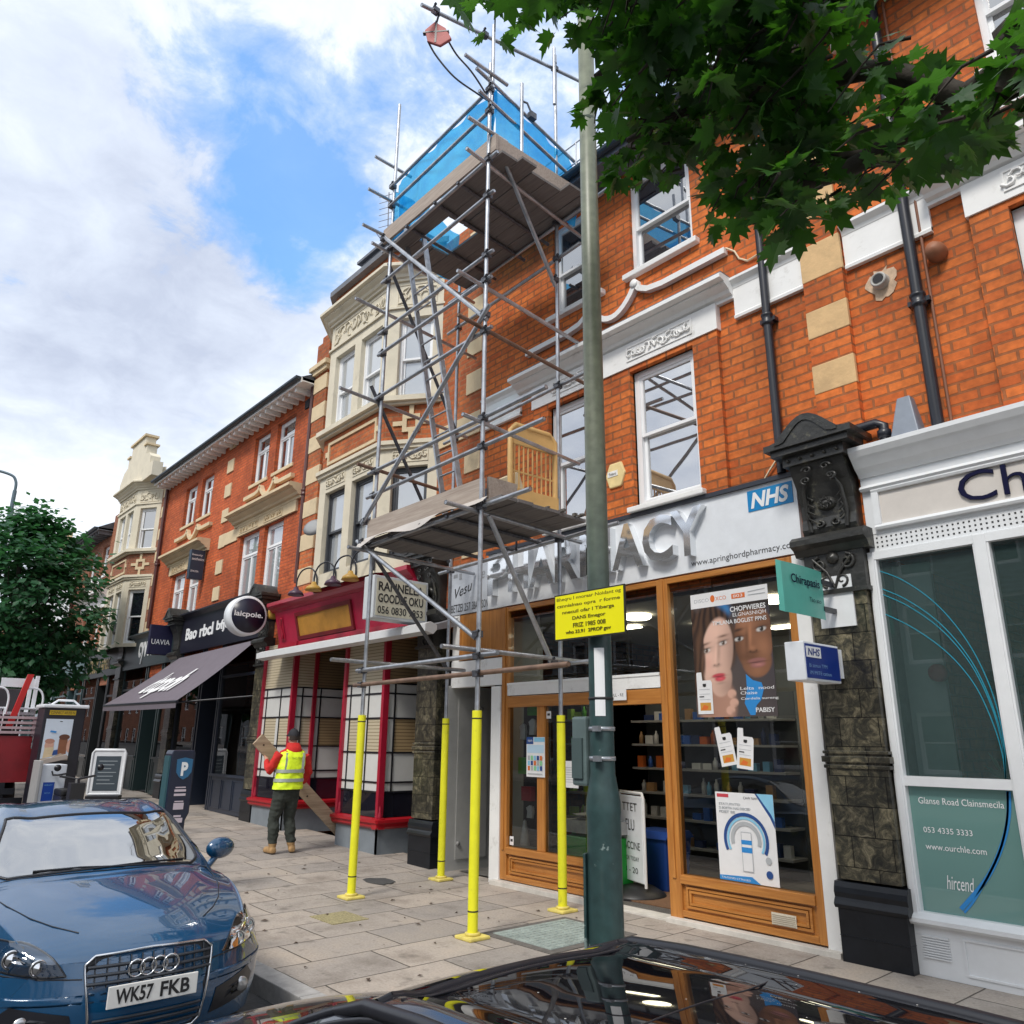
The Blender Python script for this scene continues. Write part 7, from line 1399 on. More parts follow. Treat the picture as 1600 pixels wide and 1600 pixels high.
for sg in (1, -1):
    hl = [(.435*sg, .555), (.55*sg, .555), (.69*sg, .575), (.785*sg, .60), (.80*sg, .66), (.775*sg, .705), (.70*sg, .715), (.60*sg, .70), (.50*sg, .64)]
    b = MB(); patch(rr(hl, 3), 5, -.006, b); ho = b.build('headlight', emat('lamp_housing', (.10, .11, .12), .2, metal=.5), bA)
    for y, z, r in ((.56*sg, .60, .045), (.67*sg, .635, .05)):
        p = onfront(y, z, .006); b = MB(); b.lathe([(r, 0), (r*.92, .012), (r*.75, .0), (r*.55, .004), (0, .012)], (p.x-.002, p.y, p.z), 18, 0, 'x'); b.build('lamp_bowl', chr2, ho)
    b = MB(); patch(rr(hl, 3), 5, .012, b); b.build('lens', glass('lamp_lens', (.85, .88, .9), .10), ho) if sg == 1 else b.build('lens', 'lamp_lens', ho)
    b = MB(); hd = rr(hl, 3); b.tube([onfront(y, z, .004) for y, z in hd+hd[:1]], .005, 5); b.build('lamp_gap', trimb, ho)
    il = [(.37*sg, .24), (.68*sg, .27), (.72*sg, .36), (.66*sg, .42), (.40*sg, .37)]
    b = MB(); patch(dens(il, 3), 4, .005, b); io = b.build('air_intake', trimb, bA); p = onfront(.60*sg, .335, .012); b = MB(); b.lathe([(.042, 0), (.036, .01), (0, .004)], (p.x, p.y, p.z), 16, 0, 'x'); b.build('fog_lamp', alu, io)
    b = MB(); b.tube([onfront(y*sg, z, .002) for y, z in ((.36, .535), (.44, .54), (.55, .545), (.7, .56), (.80, .575))], .004, 5); b.build('panel_gap', trimb, bA)
    b = MB(); b.M = Matrix.Translation((CX-1.62, CY+sg*.985, RD+.955)) @ Matrix.Rotation(R(12*sg), 4, 'Z')
    def el(u, v): a, e = 2*math.pi*u, math.pi*(v-.5); return Vector((.065*math.cos(e)*math.cos(a)+.015, .125*math.cos(e)*math.sin(a), .082*math.sin(e)))
    b.grid(20, 12, el); mo = b.build('wing_mirror', 'paint_blue', bA); b = MB(); b.tube([(CX-1.60, CY+sg*.96, RD+.90), (CX-1.58, CY+sg*.90, RD+.84), (CX-1.56, CY+sg*.86, RD+.80)], [.028, .026, .035], 8); b.build('stalk', 'paint_blue', mo)
    for wx in (.80, 3.15): wheel(aud, (CX-wx, CY+sg*.755, RD+.305), .305, .21)
    for wx in (.80, 3.15): arch(tA, CX-wx, CY, sg, RD+.315, .355, bA)
# bonnet shut lines and the sculpted edge running to the grille
def ontop(s, y, out=.003):
    h = tA.ray_cast(Vector((CX-s, CY-y, RD+2.5)), Vector((0, 0, -1))); return (h[0] if h[0] is not None else Vector((CX-s, CY-y, .8)))+Vector((0, 0, out))
b = MB()
for sg in (1, -1): b.tube([ontop(s, y*sg) for s, y in ((.22, .36), (.35, .47), (.5, .56), (.75, .65), (1.0, .70), (1.22, .735))], .0035, 5)
b.tube([ontop(1.07+.13*(y/.735)**2, y) for y in [-.735+.147*i for i in range(11)]], .004, 5); b.build('bonnet_gap', trimb, bA)
b = MB()
for y0, y1 in ((-.1, .45), (.1, -.55)): b.tube([ontop(1.09+.16*(y0/.7)**2, y0, .008), ontop(1.115, (y0+y1)/2, .012), ontop(1.10+.17*(y1/.7)**2, y1, .008)], .006, 6)
b.build('wiper', trimb, bA)
it = MB(); it.box(CX-3.4, CX-1.2, CY-.78, CY+.78, RD+.25, RD+.30); it.grid(8, 4, lambda u, v: Vector((CX-1.22-.35*v, CY-.74+1.48*u, RD+.86+.05*math.sin(math.pi*v)-.10*v))); it.build('dashboard', emat('interior_black', (.018, .018, .02), .7), aud)
for y in (-.36, .36):
    b = MB(); b.box(CX-2.35, CX-1.9, CY+y-.25, CY+y+.25, RD+.35, RD+.55); b.obox((CX-2.42, CY+y, RD+.82), (.07, 0, .015), (0, .24, 0), (-.08, 0, .30)); b.obox((CX-2.5, CY+y, RD+1.14), (.045, 0, 0), (0, .12, 0), (-.01, 0, .08)); b.build('seat', emat('leather_dark', (.06, .06, .055), .5), aud, bevel=.03)
b = MB(); b.tube([Vector((CX-1.78+.06*math.sin(a), CY-.36+.18*math.cos(a), RD+.86+.17*math.sin(a))) for a in [k*2*math.pi/24 for k in range(25)]], .014, 6); b.build('steering_wheel', trimb, aud)
b = MB(); b.obox((CX-1.33, CY+.46, RD+.93), (.05, .02, .02), (-.02, .06, .01), (0, 0, .002)); b.obox((CX-1.30, CY+.30, RD+.915), (.015, .0, .0), (0, .20, .0), (0, 0, .002)); b.build('paper', emat('paper_cream', (.72, .72, .58), .6), aud)
MB().box(CX-1.78, CX-1.74, CY-.10, CY+.10, RD+1.14, RD+1.20).build('rear_view_mirror', trimb, aud, bevel=.01)

# the black car whose glossy roof fills the bottom edge
BX, BY = -3.62, 1.62
blk_ = thing('parked_car', 'glossy black car with a glass roof in the foreground, seen from just above its roof', 'car', (BX+2.2, BY, RD))
rowsB = [(0.0, .66, .46, .64, .54, .44, .66, .67), (.05, .75, .52, .70, .62, .50, .715, .73), (.25, .79, .60, .79, .68, .52, .81, .83), (.6, .805, .66, .84, .73, .54, .88, .90), (.95, .81, .68, .855, .76, .56, .925, .945), (1.12, .81, .68, .86, .775, .66, .95, .985), (1.45, .81, .68, .86, .79, .585, 1.13, 1.17), (1.80, .81, .69, .86, .80, .50, 1.245, 1.275), (2.1, .81, .69, .86, .80, .485, 1.268, 1.295), (2.5, .81, .69, .86, .80, .48, 1.275, 1.302), (3.1, .81, .70, .86, .80, .475, 1.27, 1.295), (3.55, .81, .71, .86, .79, .47, 1.22, 1.245), (3.9, .80, .72, .85, .77, .46, 1.02, 1.04), (4.02, .76, .68, .80, .70, .44, .86, .87), (4.06, .70, .55, .70, .6, .42, .70, .71)]
offB = lambda s: .32-.14*s if s < 1 else (.18-.12*(s-1) if s < 2 else (.06-.06*(s-2) if s < 3 else -.14*(s-3)))
TB = lambda p: Vector((BX+p.x, BY+p.y, RD-.06+p.z))
wsB = lambda i, j: 5.2 <= i < 6.95 and j >= 6.2
sdB = lambda i, j: 6.2 <= i < 11 and 5.25 <= j < 5.9
rfB = lambda i, j: 7.15 <= i < 10.9 and j >= 6.3
bB, tB, eB, fB = car_shell(rowsB, offB, TB, blk_, ['paint_black', glass('tinted_windscreen', (.25, .29, .3), .10, 1.6), side_glass, roofglass], wsB, sdB, roofp=rfB)
rim(eB(wsB), .012, trimb, bB); rim(eB(sdB), .009, trimb, bB)
def topB(x, y, out=.0):
    h = tB.ray_cast(Vector((x, y, 2.5)), Vector((0, 0, -1))); return (h[0] if h[0] is not None else Vector((x, y, 1.1)))+Vector((0, 0, out))
for sg in (-1, 1):
    b = MB(); b.tube([topB(BX+1.62+.01*k+.19*k, BY+sg*(.488-.006*k*.3), .004+(.012 if 0 < k < 9 else 0)) for k in range(10)], [.008]+[.020]*8+[.008], 8); b.build('roof_rail', trimb, bB)
b = MB(); b.tube([topB(-1.24, BY-.42+.084*k, .0) for k in range(11)], .0022, 6); b.build('roof_seam', trimb, bB)
b = MB(); b.tube([topB(BX+1.86+.02*abs(k-5)*.2, BY-.43+.086*k, .001) for k in range(11)], .004, 6); b.build('roof_seam', trimb, bB)
b = MB(); b.tube([topB(BX+1.16+.04*abs(k-5), BY-.6+.12*k, .002) for k in range(11)], .004, 5); b.build('bonnet_gap', trimb, bB)
b = MB(); b.box(BX+1.2, BX+3.7, BY-.7, BY+.7, RD+.25, RD+.32); b.grid(6, 3, lambda u, v: Vector((BX+1.25+.35*v, BY-.68+1.36*u, RD+.90-.06*v))); b.build('dashboard', 'interior_black', blk_)
for sg in (-1, 1):
    for wx in (.78, 3.2): wheel(blk_, (BX+wx, BY+sg*.72, RD+.30), .30, .2)
    for wx in (.78, 3.2): arch(tB, BX+wx, BY, sg, RD+.31, .35, bB)
    hlb = [(0.42, .60), (.70, .62), (.74, .70), (.52, .68)]
    b = MB(); b.add([TB(Vector((.10+.35*(y/.8)**2.4-.06, y*sg, z))) for y, z in hlb], [(0, 1, 2, 3)]); b.build('headlight', alu, bB)
    b = MB(); b.M = Matrix.Translation((BX+1.62, BY+sg*.90, RD+.96)); b.grid(16, 10, lambda u, v: Vector((.06*math.cos(math.pi*(v-.5))*math.cos(2*math.pi*u), .11*math.cos(math.pi*(v-.5))*math.sin(2*math.pi*u), .075*math.sin(math.pi*(v-.5))))); b.build('wing_mirror', 'paint_black', bB)
rnd = random.Random(6); b = MB()
for i in range(40):
    x, y = rnd.uniform(-1.6, .1), BY+rnd.choice((rnd.uniform(.40, .50), rnd.uniform(-.3, .45))); p = topB(x, y, .0012); r = rnd.uniform(.0012, .003); b.add([p+Vector((r*math.cos(a), r*math.sin(a), 0)) for a in [k*1.05 for k in range(6)]], [tuple(range(6))])
stuff(b.build('dust_specks', emat('dust_pale', (.5, .48, .45), .9), bB))
# ------------------------------------------------------------------ the worker with the plank
pl = MB(); A_, B_ = Vector((-12.05, 5.33, 1.70)), Vector((-12.05, 7.03, .15)); d = (B_-A_).normalized(); pn_ = d.cross(XP).normalized()
pl.obox((A_+B_)/2, d*((B_-A_).length/2), pn_*.105, Vector((.019, 0, 0)))
wood('plank_wood', (.30, .22, .15), (.50, .39, .27), .8, 1, 2.2); pk = pl.build('plank', 'plank_wood', None, bevel=.008); tag(pk, 'long weathered timber plank carried slantwise by the worker, its lower end on the pavement', 'plank')
b = MB()
for t, k in ((.06, 0), (.55, .03), (.80, -.04), (.93, .02)): p = A_.lerp(B_, t)+pn_*k; b.lathe([(.016, .0205), (0, .021)], p, 10, 0, 'x')
b.build('knot', emat('knot_dark', (.07, .045, .03), .9), pk)
g0 = gz(-11.6)
per = MB()
def limb(pts, rr_, n=14): per.tube(pts, rr_, n)
def ball(c, rx, ry, rz, n=14):
    per.grid(n, n, lambda u, v: Vector((c[0]+rx*math.cos(math.pi*(v-.5))*math.cos(2*math.pi*u), c[1]+ry*math.cos(math.pi*(v-.5))*math.sin(2*math.pi*u), c[2]+rz*math.sin(math.pi*(v-.5)))))
def loft(mb, rings, n=22, cap=True):     # (centre, half depth in x, half width in y)
    vs = []
    for c, rx, ry in rings: vs += [Vector((c[0]+rx*math.copysign(abs(math.cos(a))**.85, math.cos(a)), c[1]+ry*math.copysign(abs(math.sin(a))**.85, math.sin(a)), c[2])) for a in [2*math.pi*k/n for k in range(n)]]
    m = len(rings); fs = [(i*n+j, i*n+(j+1) % n, (i+1)*n+(j+1) % n, (i+1)*n+j) for i in range(m-1) for j in range(n)]
    if cap: fs += [tuple(range(n))[::-1], tuple(range((m-1)*n, m*n))]
    mb.add(vs, fs, 0, True)
loft(per, [((-11.60, 5.67, g0+.72), .10, .13), ((-11.60, 5.68, g0+.86), .128, .195), ((-11.61, 5.69, g0+.98), .128, .185), ((-11.63, 5.71, g0+1.10), .118, .175), ((-11.67, 5.74, g0+1.25), .125, .195), ((-11.71, 5.765, g0+1.37), .125, .215), ((-11.74, 5.785, g0+1.44), .105, .20), ((-11.765, 5.80, g0+1.49), .075, .12), ((-11.78, 5.805, g0+1.55), .055, .06)])
# legs: thigh, calf, tapering; feet in boots
for hip, knee, ank, toe in ((((-11.60, 5.595, g0+.86)), (-11.635, 5.515, g0+.47), (-11.59, 5.515, g0+.12), (-11.80, 5.50, g0+.045)), ((-11.60, 5.765, g0+.86), (-11.64, 5.765, g0+.47), (-11.57, 5.795, g0+.12), (-11.73, 5.90, g0+.045))):
    hip, knee, ank, toe = map(Vector, (hip, knee, ank, toe))
    limb([hip+Vector((0, 0, .06)), hip.lerp(knee, .3), hip.lerp(knee, .7), knee, knee.lerp(ank, .35)+Vector((.02, 0, 0)), knee.lerp(ank, .75), ank+Vector((0, 0, .05)), ank-Vector((0, 0, .01))], [.115, .112, .094, .083, .085, .074, .068, .055])
    hl = Vector((ank.x+.05, ank.y, g0+.05)); limb([hl+Vector((.012, 0, 0)), hl, hl.lerp(toe, .4), hl.lerp(toe, .85), toe], [.030, .050, .053, .050, .028]); limb([hl.lerp(toe, .2)+Vector((0, 0, .0)), ank+Vector((0, 0, .03))], [.052, .054])
# arms
for sh, el_, wr in (((-11.71, 5.565, g0+1.405), (-11.70, 5.395, g0+1.15), (-11.93, 5.46, g0+1.30)), ((-11.72, 5.985, g0+1.385), (-11.74, 6.09, g0+1.12), (-11.95, 6.10, g0+.97))):
    sh, el_, wr = map(Vector, (sh, el_, wr)); limb([sh, sh.lerp(el_, .5), el_, el_.lerp(wr, .4), wr], [.082, .072, .060, .054, .040])
    # hand: palm, four bent fingers of unequal length and a thumb closing on the plank
    f_ = (wr-el_).normalized(); palm = wr+f_*.05; limb([wr, wr+f_*.04, wr+f_*.085], [.030, .036, .032], 10)
    sdv = d; out = Vector((-1, 0, 0))
    for k in range(4):
        b0 = wr+f_*.085+sdv*(.030-.020*k); l = (.034, .040, .037, .028)[k]; per.tube([b0-f_*.02, b0+f_*l*.6+out*.015, b0+f_*l*.7+out*(.02+l*.8), b0+f_*l*.3+out*(.03+l*1.1)], [.0115, .0105, .0095, .008], 7)
    t0 = wr+f_*.03+sdv*.034; per.tube([t0, t0+sdv*.025+f_*.02+out*.015, t0+sdv*.02+f_*.035+out*.045], [.0125, .0115, .009], 7)
# neck, head looking down the street, ears, nose
limb([(-11.78, 5.805, g0+1.50), (-11.81, 5.815, g0+1.62)], [.060, .055]); hc = Vector((-11.825, 5.82, g0+1.67)); ball(hc, .098, .078, .112); ball(hc+Vector((-.045, 0, -.06)), .055, .058, .055); per.tube([hc+Vector((-.095, 0, -.005)), hc+Vector((-.122, 0, -.04)), hc+Vector((-.098, 0, -.045))], [.010, .016, .010], 7)
for s in (-1, 1): ball(hc+Vector((.005, s*.08, -.015)), .024, .010, .033, 8)
tmp = per.build('tmp', ['ink_black'], None)
rm = tmp.modifiers.new('r', 'REMESH'); rm.mode = 'VOXEL'; rm.voxel_size = .0105; smm = tmp.modifiers.new('s', 'SMOOTH'); smm.factor = .5; smm.iterations = 4
dg_ = bpy.context.evaluated_depsgraph_get(); me = bpy.data.meshes.new_from_object(tmp.evaluated_get(dg_)); oloc = tmp.location.copy(); bpy.data.objects.remove(tmp)
skin = emat('skin', (.50, .27, .19), .5, scale=15); hood = emat('hoodie_red', (.52, .018, .014), .85, var=.15, scale=14, bump=.3, bscale=22); trou = emat('trousers_dark', (.030, .036, .030), .85, var=.25, scale=9, bump=.45, bscale=14); boot = emat('boots_tan', (.38, .23, .10), .7, var=.2, scale=14); sole = emat('sole_dark', (.12, .09, .06), .8); hair = emat('hair_dark', (.03, .02, .015), .7)
for v, nn0 in [(v, v.normal.copy()) for v in me.vertices]:      # cloth folds
    q = v.co+oloc; z = q.z-g0
    if .16 < z < 1.5: v.co += nn0*(.010*noise.noise(Vector((q.x*10, q.y*10, q.z*(22 if z < .9 else 16))))+.007*noise.noise(Vector((q.x*20+q.z*18, q.y*20-q.z*9, q.z*14))))
me.materials.clear()
for m in (skin, hood, trou, boot, sole, hair): me.materials.append(m)
for p in me.polygons:
    c = p.center+oloc; z = c.z-g0; p.use_smooth = True
    hand = c.x < -11.925 and .85 < z < 1.42 and ((c-Vector((-11.93, 5.46, g0+1.30))).length < .13 or (c-Vector((-11.95, 6.10, g0+.97))).length < .13) and c.x < -11.928
    if z < .022: k = 4
    elif z < .145: k = 3
    elif hand: k = 0
    elif z < .94 and abs(c.y-5.68) < .30 and c.x > -11.90: k = 2
    elif z > 1.545: k = 0
    else: k = 1
    p.material_index = k
wk = link('person', me, oloc); tag(wk, 'worker seen from behind in yellow hi-vis vest, red hoodie and dark trousers, carrying a plank', 'person')
cp_ = MB(); n = 20
cp_.grid(20, 8, lambda u, v: hc+Vector((.108*math.cos(math.pi/2*v)*math.cos(2*math.pi*u)+.0, .088*math.cos(math.pi/2*v)*math.sin(2*math.pi*u), -.005+.125*math.sin(math.pi/2*v)))); cp_.prism([(-.06, 0), (.06, 0), (.05, .07), (0, .09), (-.05, .07)], hc+Vector((-.09, 0, .012)), YP, Vector((-1, 0, -.15)), (0, 0, .012)); cp_.lathe([(0, .012), (.011, .006), (.012, 0)], hc+Vector((0, 0, .117)), 8)
cp_.build('cap', emat('cap_black', (.016, .016, .022), .8, bump=.2), wk)
hr = MB(); hr.grid(16, 6, lambda u, v: hc+Vector((.035+.071*math.cos(-1.6+3.2*u)*1.0, .083*math.sin(-1.6+3.2*u), -.062+.07*v))); hr.build('hair', hair, wk)
hd = MB(); loft(hd, [((-11.735, 5.79, g0+1.36), .05, .05), ((-11.70, 5.79, g0+1.40), .085, .095), ((-11.715, 5.795, g0+1.46), .11, .12), ((-11.76, 5.805, g0+1.52), .105, .108), ((-11.79, 5.81, g0+1.565), .085, .09), ((-11.80, 5.815, g0+1.575), .07, .075)]); hd.build('hood', hood, wk)
vm = bpy.data.materials.new('hi_vis_yellow'); vm.use_nodes = True; vb = vm.node_tree.nodes['Principled BSDF']; vb.inputs['Base Color'].default_value = (.70, .90, .02, 1); vb.inputs['Roughness'].default_value = .6; MATS['hi_vis_yellow'] = vm
geo_ = N(vm.node_tree, 'ShaderNodeNewGeometry'); nn_ = N(vm.node_tree, 'ShaderNodeTexNoise', i_Scale=9.0, i_Detail=3.0, i_Distortion=1.0); L(vm.node_tree, geo_.outputs['Position'], nn_.inputs['Vector']); bb_ = N(vm.node_tree, 'ShaderNodeBump', i_Strength=.5, i_Distance=.03); L(vm.node_tree, nn_.outputs[0], bb_.inputs['Height']); L(vm.node_tree, bb_.outputs[0], vb.inputs['Normal'])
VR = [((-11.595, 5.685, g0+.90), .158, .232), ((-11.61, 5.69, g0+.98), .156, .222), ((-11.63, 5.71, g0+1.10), .148, .208), ((-11.67, 5.74, g0+1.25), .150, .216), ((-11.71, 5.765, g0+1.37), .146, .215), ((-11.74, 5.785, g0+1.435), .128, .195), ((-11.765, 5.80, g0+1.475), .10, .135)]
vt = MB(); 
def vring(z):
    for (c0, a0, b0), (c1, a1, b1) in zip(VR, VR[1:]):
        if c0[2] <= z <= c1[2]: t = (z-c0[2])/(c1[2]-c0[2]); return (tuple(p+(q-p)*t for p, q in zip(c0, c1)), a0+(a1-a0)*t, b0+(b1-b0)*t)
    return VR[-1]
loft(vt, [vring(g0+.901+i*.0143) for i in range(41)], 64, False); vo = vt.build('hi_vis_vest', vm, wk)
for v in vo.data.vertices:
    q = v.co+vo.location; v.co += Vector((v.co.x, v.co.y, 0)).normalized()*(.013*noise.noise(Vector((q.x*9, q.y*9, q.z*16)))+.008*noise.noise(Vector((q.x*22+q.z*14, q.y*22, q.z*12))))
refl = emat('reflective_grey', (.30, .33, .30), .35); rs_ = MB()
for z in (1.03, 1.16): loft(rs_, [(c, a+.013, b+.013) for c, a, b in (vring(g0+z-.024), vring(g0+z+.024))], 40, False)
for sg in (-1, 1): 
    pts = []
    for i in range(9):
        z = g0+1.185+.026*i*1.15; c, a, b_ = vring(min(z, g0+1.46)); yy = sg*(.135-.0*i); xx = a*math.sqrt(max(0, 1-(abs(yy)/b_)**2.3)) if abs(yy) < b_ else 0; pts.append((Vector((c[0]+xx+.013, c[1]+yy-.022, min(z, g0+1.46))), Vector((c[0]+xx+.013, c[1]+yy+.022, min(z, g0+1.46)))))
    rs_.add([q for p in pts for q in p], [(2*i, 2*i+1, 2*i+3, 2*i+2) for i in range(len(pts)-1)])
rs_.build('reflective_band', refl, wk)
tx = MB(); letters(tx, 'ENCLTEN', (-11.543, 5.695, g0+1.33), YP, Vector((-.3, 0, 1)), .15, .030, .006); tx.build('lettering', ink, wk)

# ------------------------------------------------------------------ street furniture further along
t = thing('parking_machine', 'dark parking ticket machine with a white P on a blue shield, behind the blue car', 'parking meter', (-9.6, 3.32, gz(-9.6))); gm_ = gz(-9.6)
pm_ = emat('meter_navy', (.008, .013, .036), .35, coat=.2); b = MB(); b.prism([(-.10, 0), (.10, 0), (.10, .78), (.135, .86), (.135, 1.50), (.12, 1.54), (-.12, 1.54), (-.135, 1.50), (-.135, .70), (-.10, .60)], (-9.50, 3.34, gm_), YP, ZP, (-.22, 0, 0)); b.build('case', pm_, t, bevel=.012)
b = MB(); b.box(-9.68, -9.52, 3.185, 3.205, gm_+.72, gm_+1.48); b.build('side_panel', emat('meter_teal', (.03, .10, .12), .3), t)
b = MB(); b.prism([(-.09, .11), (0, .13), (.09, .11), (.085, -.03), (.05, -.08), (0, -.11), (-.05, -.08), (-.085, -.03)], (-9.50, 3.36, gm_+1.33), YP, ZP, (.004, 0, 0)); sh_ = b.build('shield', emat('shield_blue', (.03, .14, .28), .3), t); b = MB(); letters(b, 'P', (-9.496, 3.325, gm_+1.26), YP, ZP, .075, .15, .003, off=.05); b.build('lettering', wht, sh_)
b = MB()
for z, h, w_ in ((1.13, .012, .14), (1.09, .025, .16), (1.045, .025, .16), (.98, .012, .12), (.90, .07, .14), (.82, .02, .10), (.76, .05, .15)): b.box(-9.50, -9.496, 3.345-w_*.4, 3.345+w_*.4, gm_+z, gm_+z+h)
b.build('tariff_panel', emat('tariff_pink', (.60, .52, .58), .4), t)
t = thing('advert_kiosk', 'black advertising kiosk with a people picture and yellow strip, beside the loaded truck', 'kiosk', (-16.2, 3.4, gz(-16))); gk = gz(-16)
MB().box(-16.55, -16.0, 3.12, 3.78, gk, gk+2.02).build('case', emat('kiosk_black', (.014, .014, .022), .35), t, bevel=.015); MB().box(-16.6, -15.96, 3.08, 3.82, gk+2.02, gk+2.08).build('roof', board_w, t, bevel=.02); b = MB(); b.tube([(-16.2, 3.25, gk+2.08), (-16.2, 3.35, gk+2.16), (-16.2, 3.6, gk+2.16), (-16.2, 3.7, gk+2.08)], .02, 6); b.build('roof_handle', board_w, t)
MB().box(-16.0, -15.995, 3.17, 3.60, gk+1.13, gk+1.83).build('advert', emat('advert_white', (.62, .70, .80), .3), t)
art = Sheet('tmp', 'x', 'x', (-15.994, 3.17, gk+1.13), YP, .43, .70, 'advert_white', .001)
art.ell(.25, .36, .17, .13, sk1, 16); art.ell(.25, .46, .18, .06, sk1d, 14); art.poly([(.08, .05), (.45, .10), (.42, .32), (.1, .30)], cream); art.poly([(.58, .15), (.9, .15), (.9, .5), (.58, .52)], sk2); art.ell(.76, .56, .2, .07, sk2d, 14); art.ell(.98, .35, .1, .16, sk1, 14); art.poly([(0, .0), (1, 0), (1, .1), (.7, .17), (.4, .06), (0, .04)], emat('advert_beige', (.40, .33, .27), .6)); art.poly([(.4, .12), (.6, .14), (.58, .26), (.44, .24)], nav); art.ell(.55, .94, .06, .01, ink, 10); art.poly([(.2, .68), (.42, .66), (.44, .70), (.22, .72)], blu)
for k, mb in art.cur.items(): mb.build('advert_print', MATS[k], t)
bpy.data.objects.remove(art.root)
MB().box(-16.0, -15.995, 3.2, 3.62, gk+1.90, gk+1.98).build('yellow_strip', emat('strip_yellow', (.62, .42, .02), .4), t); b = MB(); letters(b, 'CONNECT AFLESS N', (-15.994, 3.22, gk+1.915), YP, ZP, .38, .045, .001); b.build('lettering', ink, t)
b = MB(); b.obox((-15.97, 3.36, gk+1.14), (.03, 0, 0), (0, .22, .05), (0, -.01, .035)); b.build('leaflet_tray', emat('tray_beige', (.42, .36, .32), .7), t)
t = thing('equipment_cabinet', 'white street equipment cabinet with a blue notice, standing in front of the black kiosk', 'cabinet', (-14.9, 3.1, gz(-15))); gc_ = gz(-15)
b = MB(); b.box(-15.2, -14.75, 2.98, 3.34, gc_, gc_+1.12); b.build('case', emat('cabinet_white', (.58, .62, .68), .45), t, bevel=.015); MB().box(-15.2, -14.72, 2.93, 2.98, gc_, gc_+1.18).build('side_panel', emat('cabinet_grey', (.36, .36, .36), .5), t, bevel=.01); MB().box(-14.75, -14.745, 3.03, 3.19, gc_+.55, gc_+.85).build('notice', emat('notice_blue', (.005, .05, .32), .4), t)
b = MB(); letters(b, 'KERB UNIT', (-14.744, 3.05, gc_+.80), YP, ZP, .12, .015, .001); letters(b, 'NOTICE', (-14.744, 3.07, gc_+.68), YP, ZP, .08, .015, .001); b.build('lettering', tl, t); b = MB(); b.tube([(-14.72, 3.12, gc_+1.02), (-14.70, 3.14, gc_+.96), (-14.70, 3.22, gc_+.96), (-14.71, 3.34, gc_+.98)], .014, 6); b.build('handle', trimb, t)
t = thing('motor_scooter', 'dark parked scooter, mostly hidden between the white cabinet and the blue car', 'scooter', (-14.0, 3.25, gz(-14)))
b = MB(); gs = gz(-14); b.lathe([(.12, -.05), (.22, -.05), (.24, 0), (.22, .05), (.12, .05)], (-13.6, 3.3, gs+.24), 20, 0, 'y'); b.build('wheel', rubber, t); b = MB(); b.lathe([(.12, -.05), (.22, -.05), (.24, 0), (.22, .05), (.12, .05)], (-14.75, 3.3, gs+.24), 20, 0, 'y'); b.build('wheel', rubber, t)
b = MB(); b.tube([(-13.6, 3.3, gs+.24), (-13.75, 3.3, gs+.65), (-13.85, 3.3, gs+.95)], .04, 8); b.tube([(-13.85, 3.05, gs+1.0), (-13.85, 3.3, gs+.95), (-13.85, 3.55, gs+1.0)], .018, 8); b.box(-13.92, -13.72, 3.2, 3.4, gs+.45, gs+.9); b.box(-14.9, -14.2, 3.2, 3.4, gs+.35, gs+.68); b.box(-14.3, -13.75, 3.18, 3.42, gs+.25, gs+.33); b.build('body', emat('scooter_black', (.02, .02, .024), .35), t, bevel=.02); MB().box(-14.85, -14.25, 3.2, 3.4, gs+.68, gs+.78).build('seat', rubber, t, bevel=.03); b = MB()
for y in (3.0, 3.6): b.lathe([(0, 0), (.05, .01), (.05, .02), (0, .03)], (-13.84, y, gs+1.12), 12, 0, 'x')
b.build('mirrors', trimb, t)
t = thing('pavement_sign', 'white framed chalkboard A-sign with grey writing outside the dark green shop', 'sign', (-20.9, 5.7, gz(-20.9))); ga_ = gz(-20.9)
Ms = Matrix.Translation((-20.9, 5.6, ga_)) @ Matrix.Rotation(R(62), 4, 'Z')
b = MB(Ms); b.tube([(-.36, 0, .12), (-.36, 0, 1.05), (-.32, 0, 1.12), (.32, 0, 1.12), (.36, 0, 1.05), (.36, 0, .12), (-.36, 0, .12)], .035, 8); b.build('frame', board_w, t); MB(Ms).box(-.34, .34, -.012, .03, .14, 1.09).build('board', board_w, t); b = MB(Ms); b.box(-.27, .27, -.018, -.012, .2, .98); b.build('panel', emat('chalk_slate', (.05, .07, .09), .6), t); b = MB(Ms)
for i in range(7): b.box(-.2, .2-.06*(i % 3), -.021, -.018, .86-.085*i, .875-.085*i)
b.build('writing', emat('chalk_grey', (.35, .40, .44), .8), t); MB(Ms).box(-.36, .36, -.18, .2, 0, .10).build('base', trimb, t, bevel=.02)
# open truck loaded with furniture
g_ = gz(-17.5)-.12; k0_ = len(COL.objects)
t = thing('loaded_truck', 'red open-backed truck parked behind the black kiosk with its load of furniture', 'truck', (-20.5, 2.2, g_))
trk = emat('truck_red', (.24, .012, .018), .45, var=.2, scale=3)
b = MB(); b.box(-22.9, -18.6, 1.3, 2.95, g_+.82, g_+.94); b.box(-22.9, -18.6, 2.90, 2.95, g_+.94, g_+1.40); b.box(-22.9, -18.6, 1.3, 1.35, g_+.94, g_+1.40); b.box(-18.64, -18.6, 1.35, 2.9, g_+.94, g_+1.62); b.build('bed', trk, t); b = MB()
for z in (1.66, 1.74, 1.83, 1.92): b.box(-22.9, -18.6, 2.88, 2.95, g_+z, g_+z+.045); b.box(-18.66, -18.58, 1.3, 2.95, g_+z, g_+z+.045)
for y in (1.35, 2.1, 2.9): b.box(-18.66, -18.6, y-.03, y+.03, g_+1.6, g_+1.95)
b.build('side_rail', emat('rail_pink', (.50, .36, .38), .5), t)
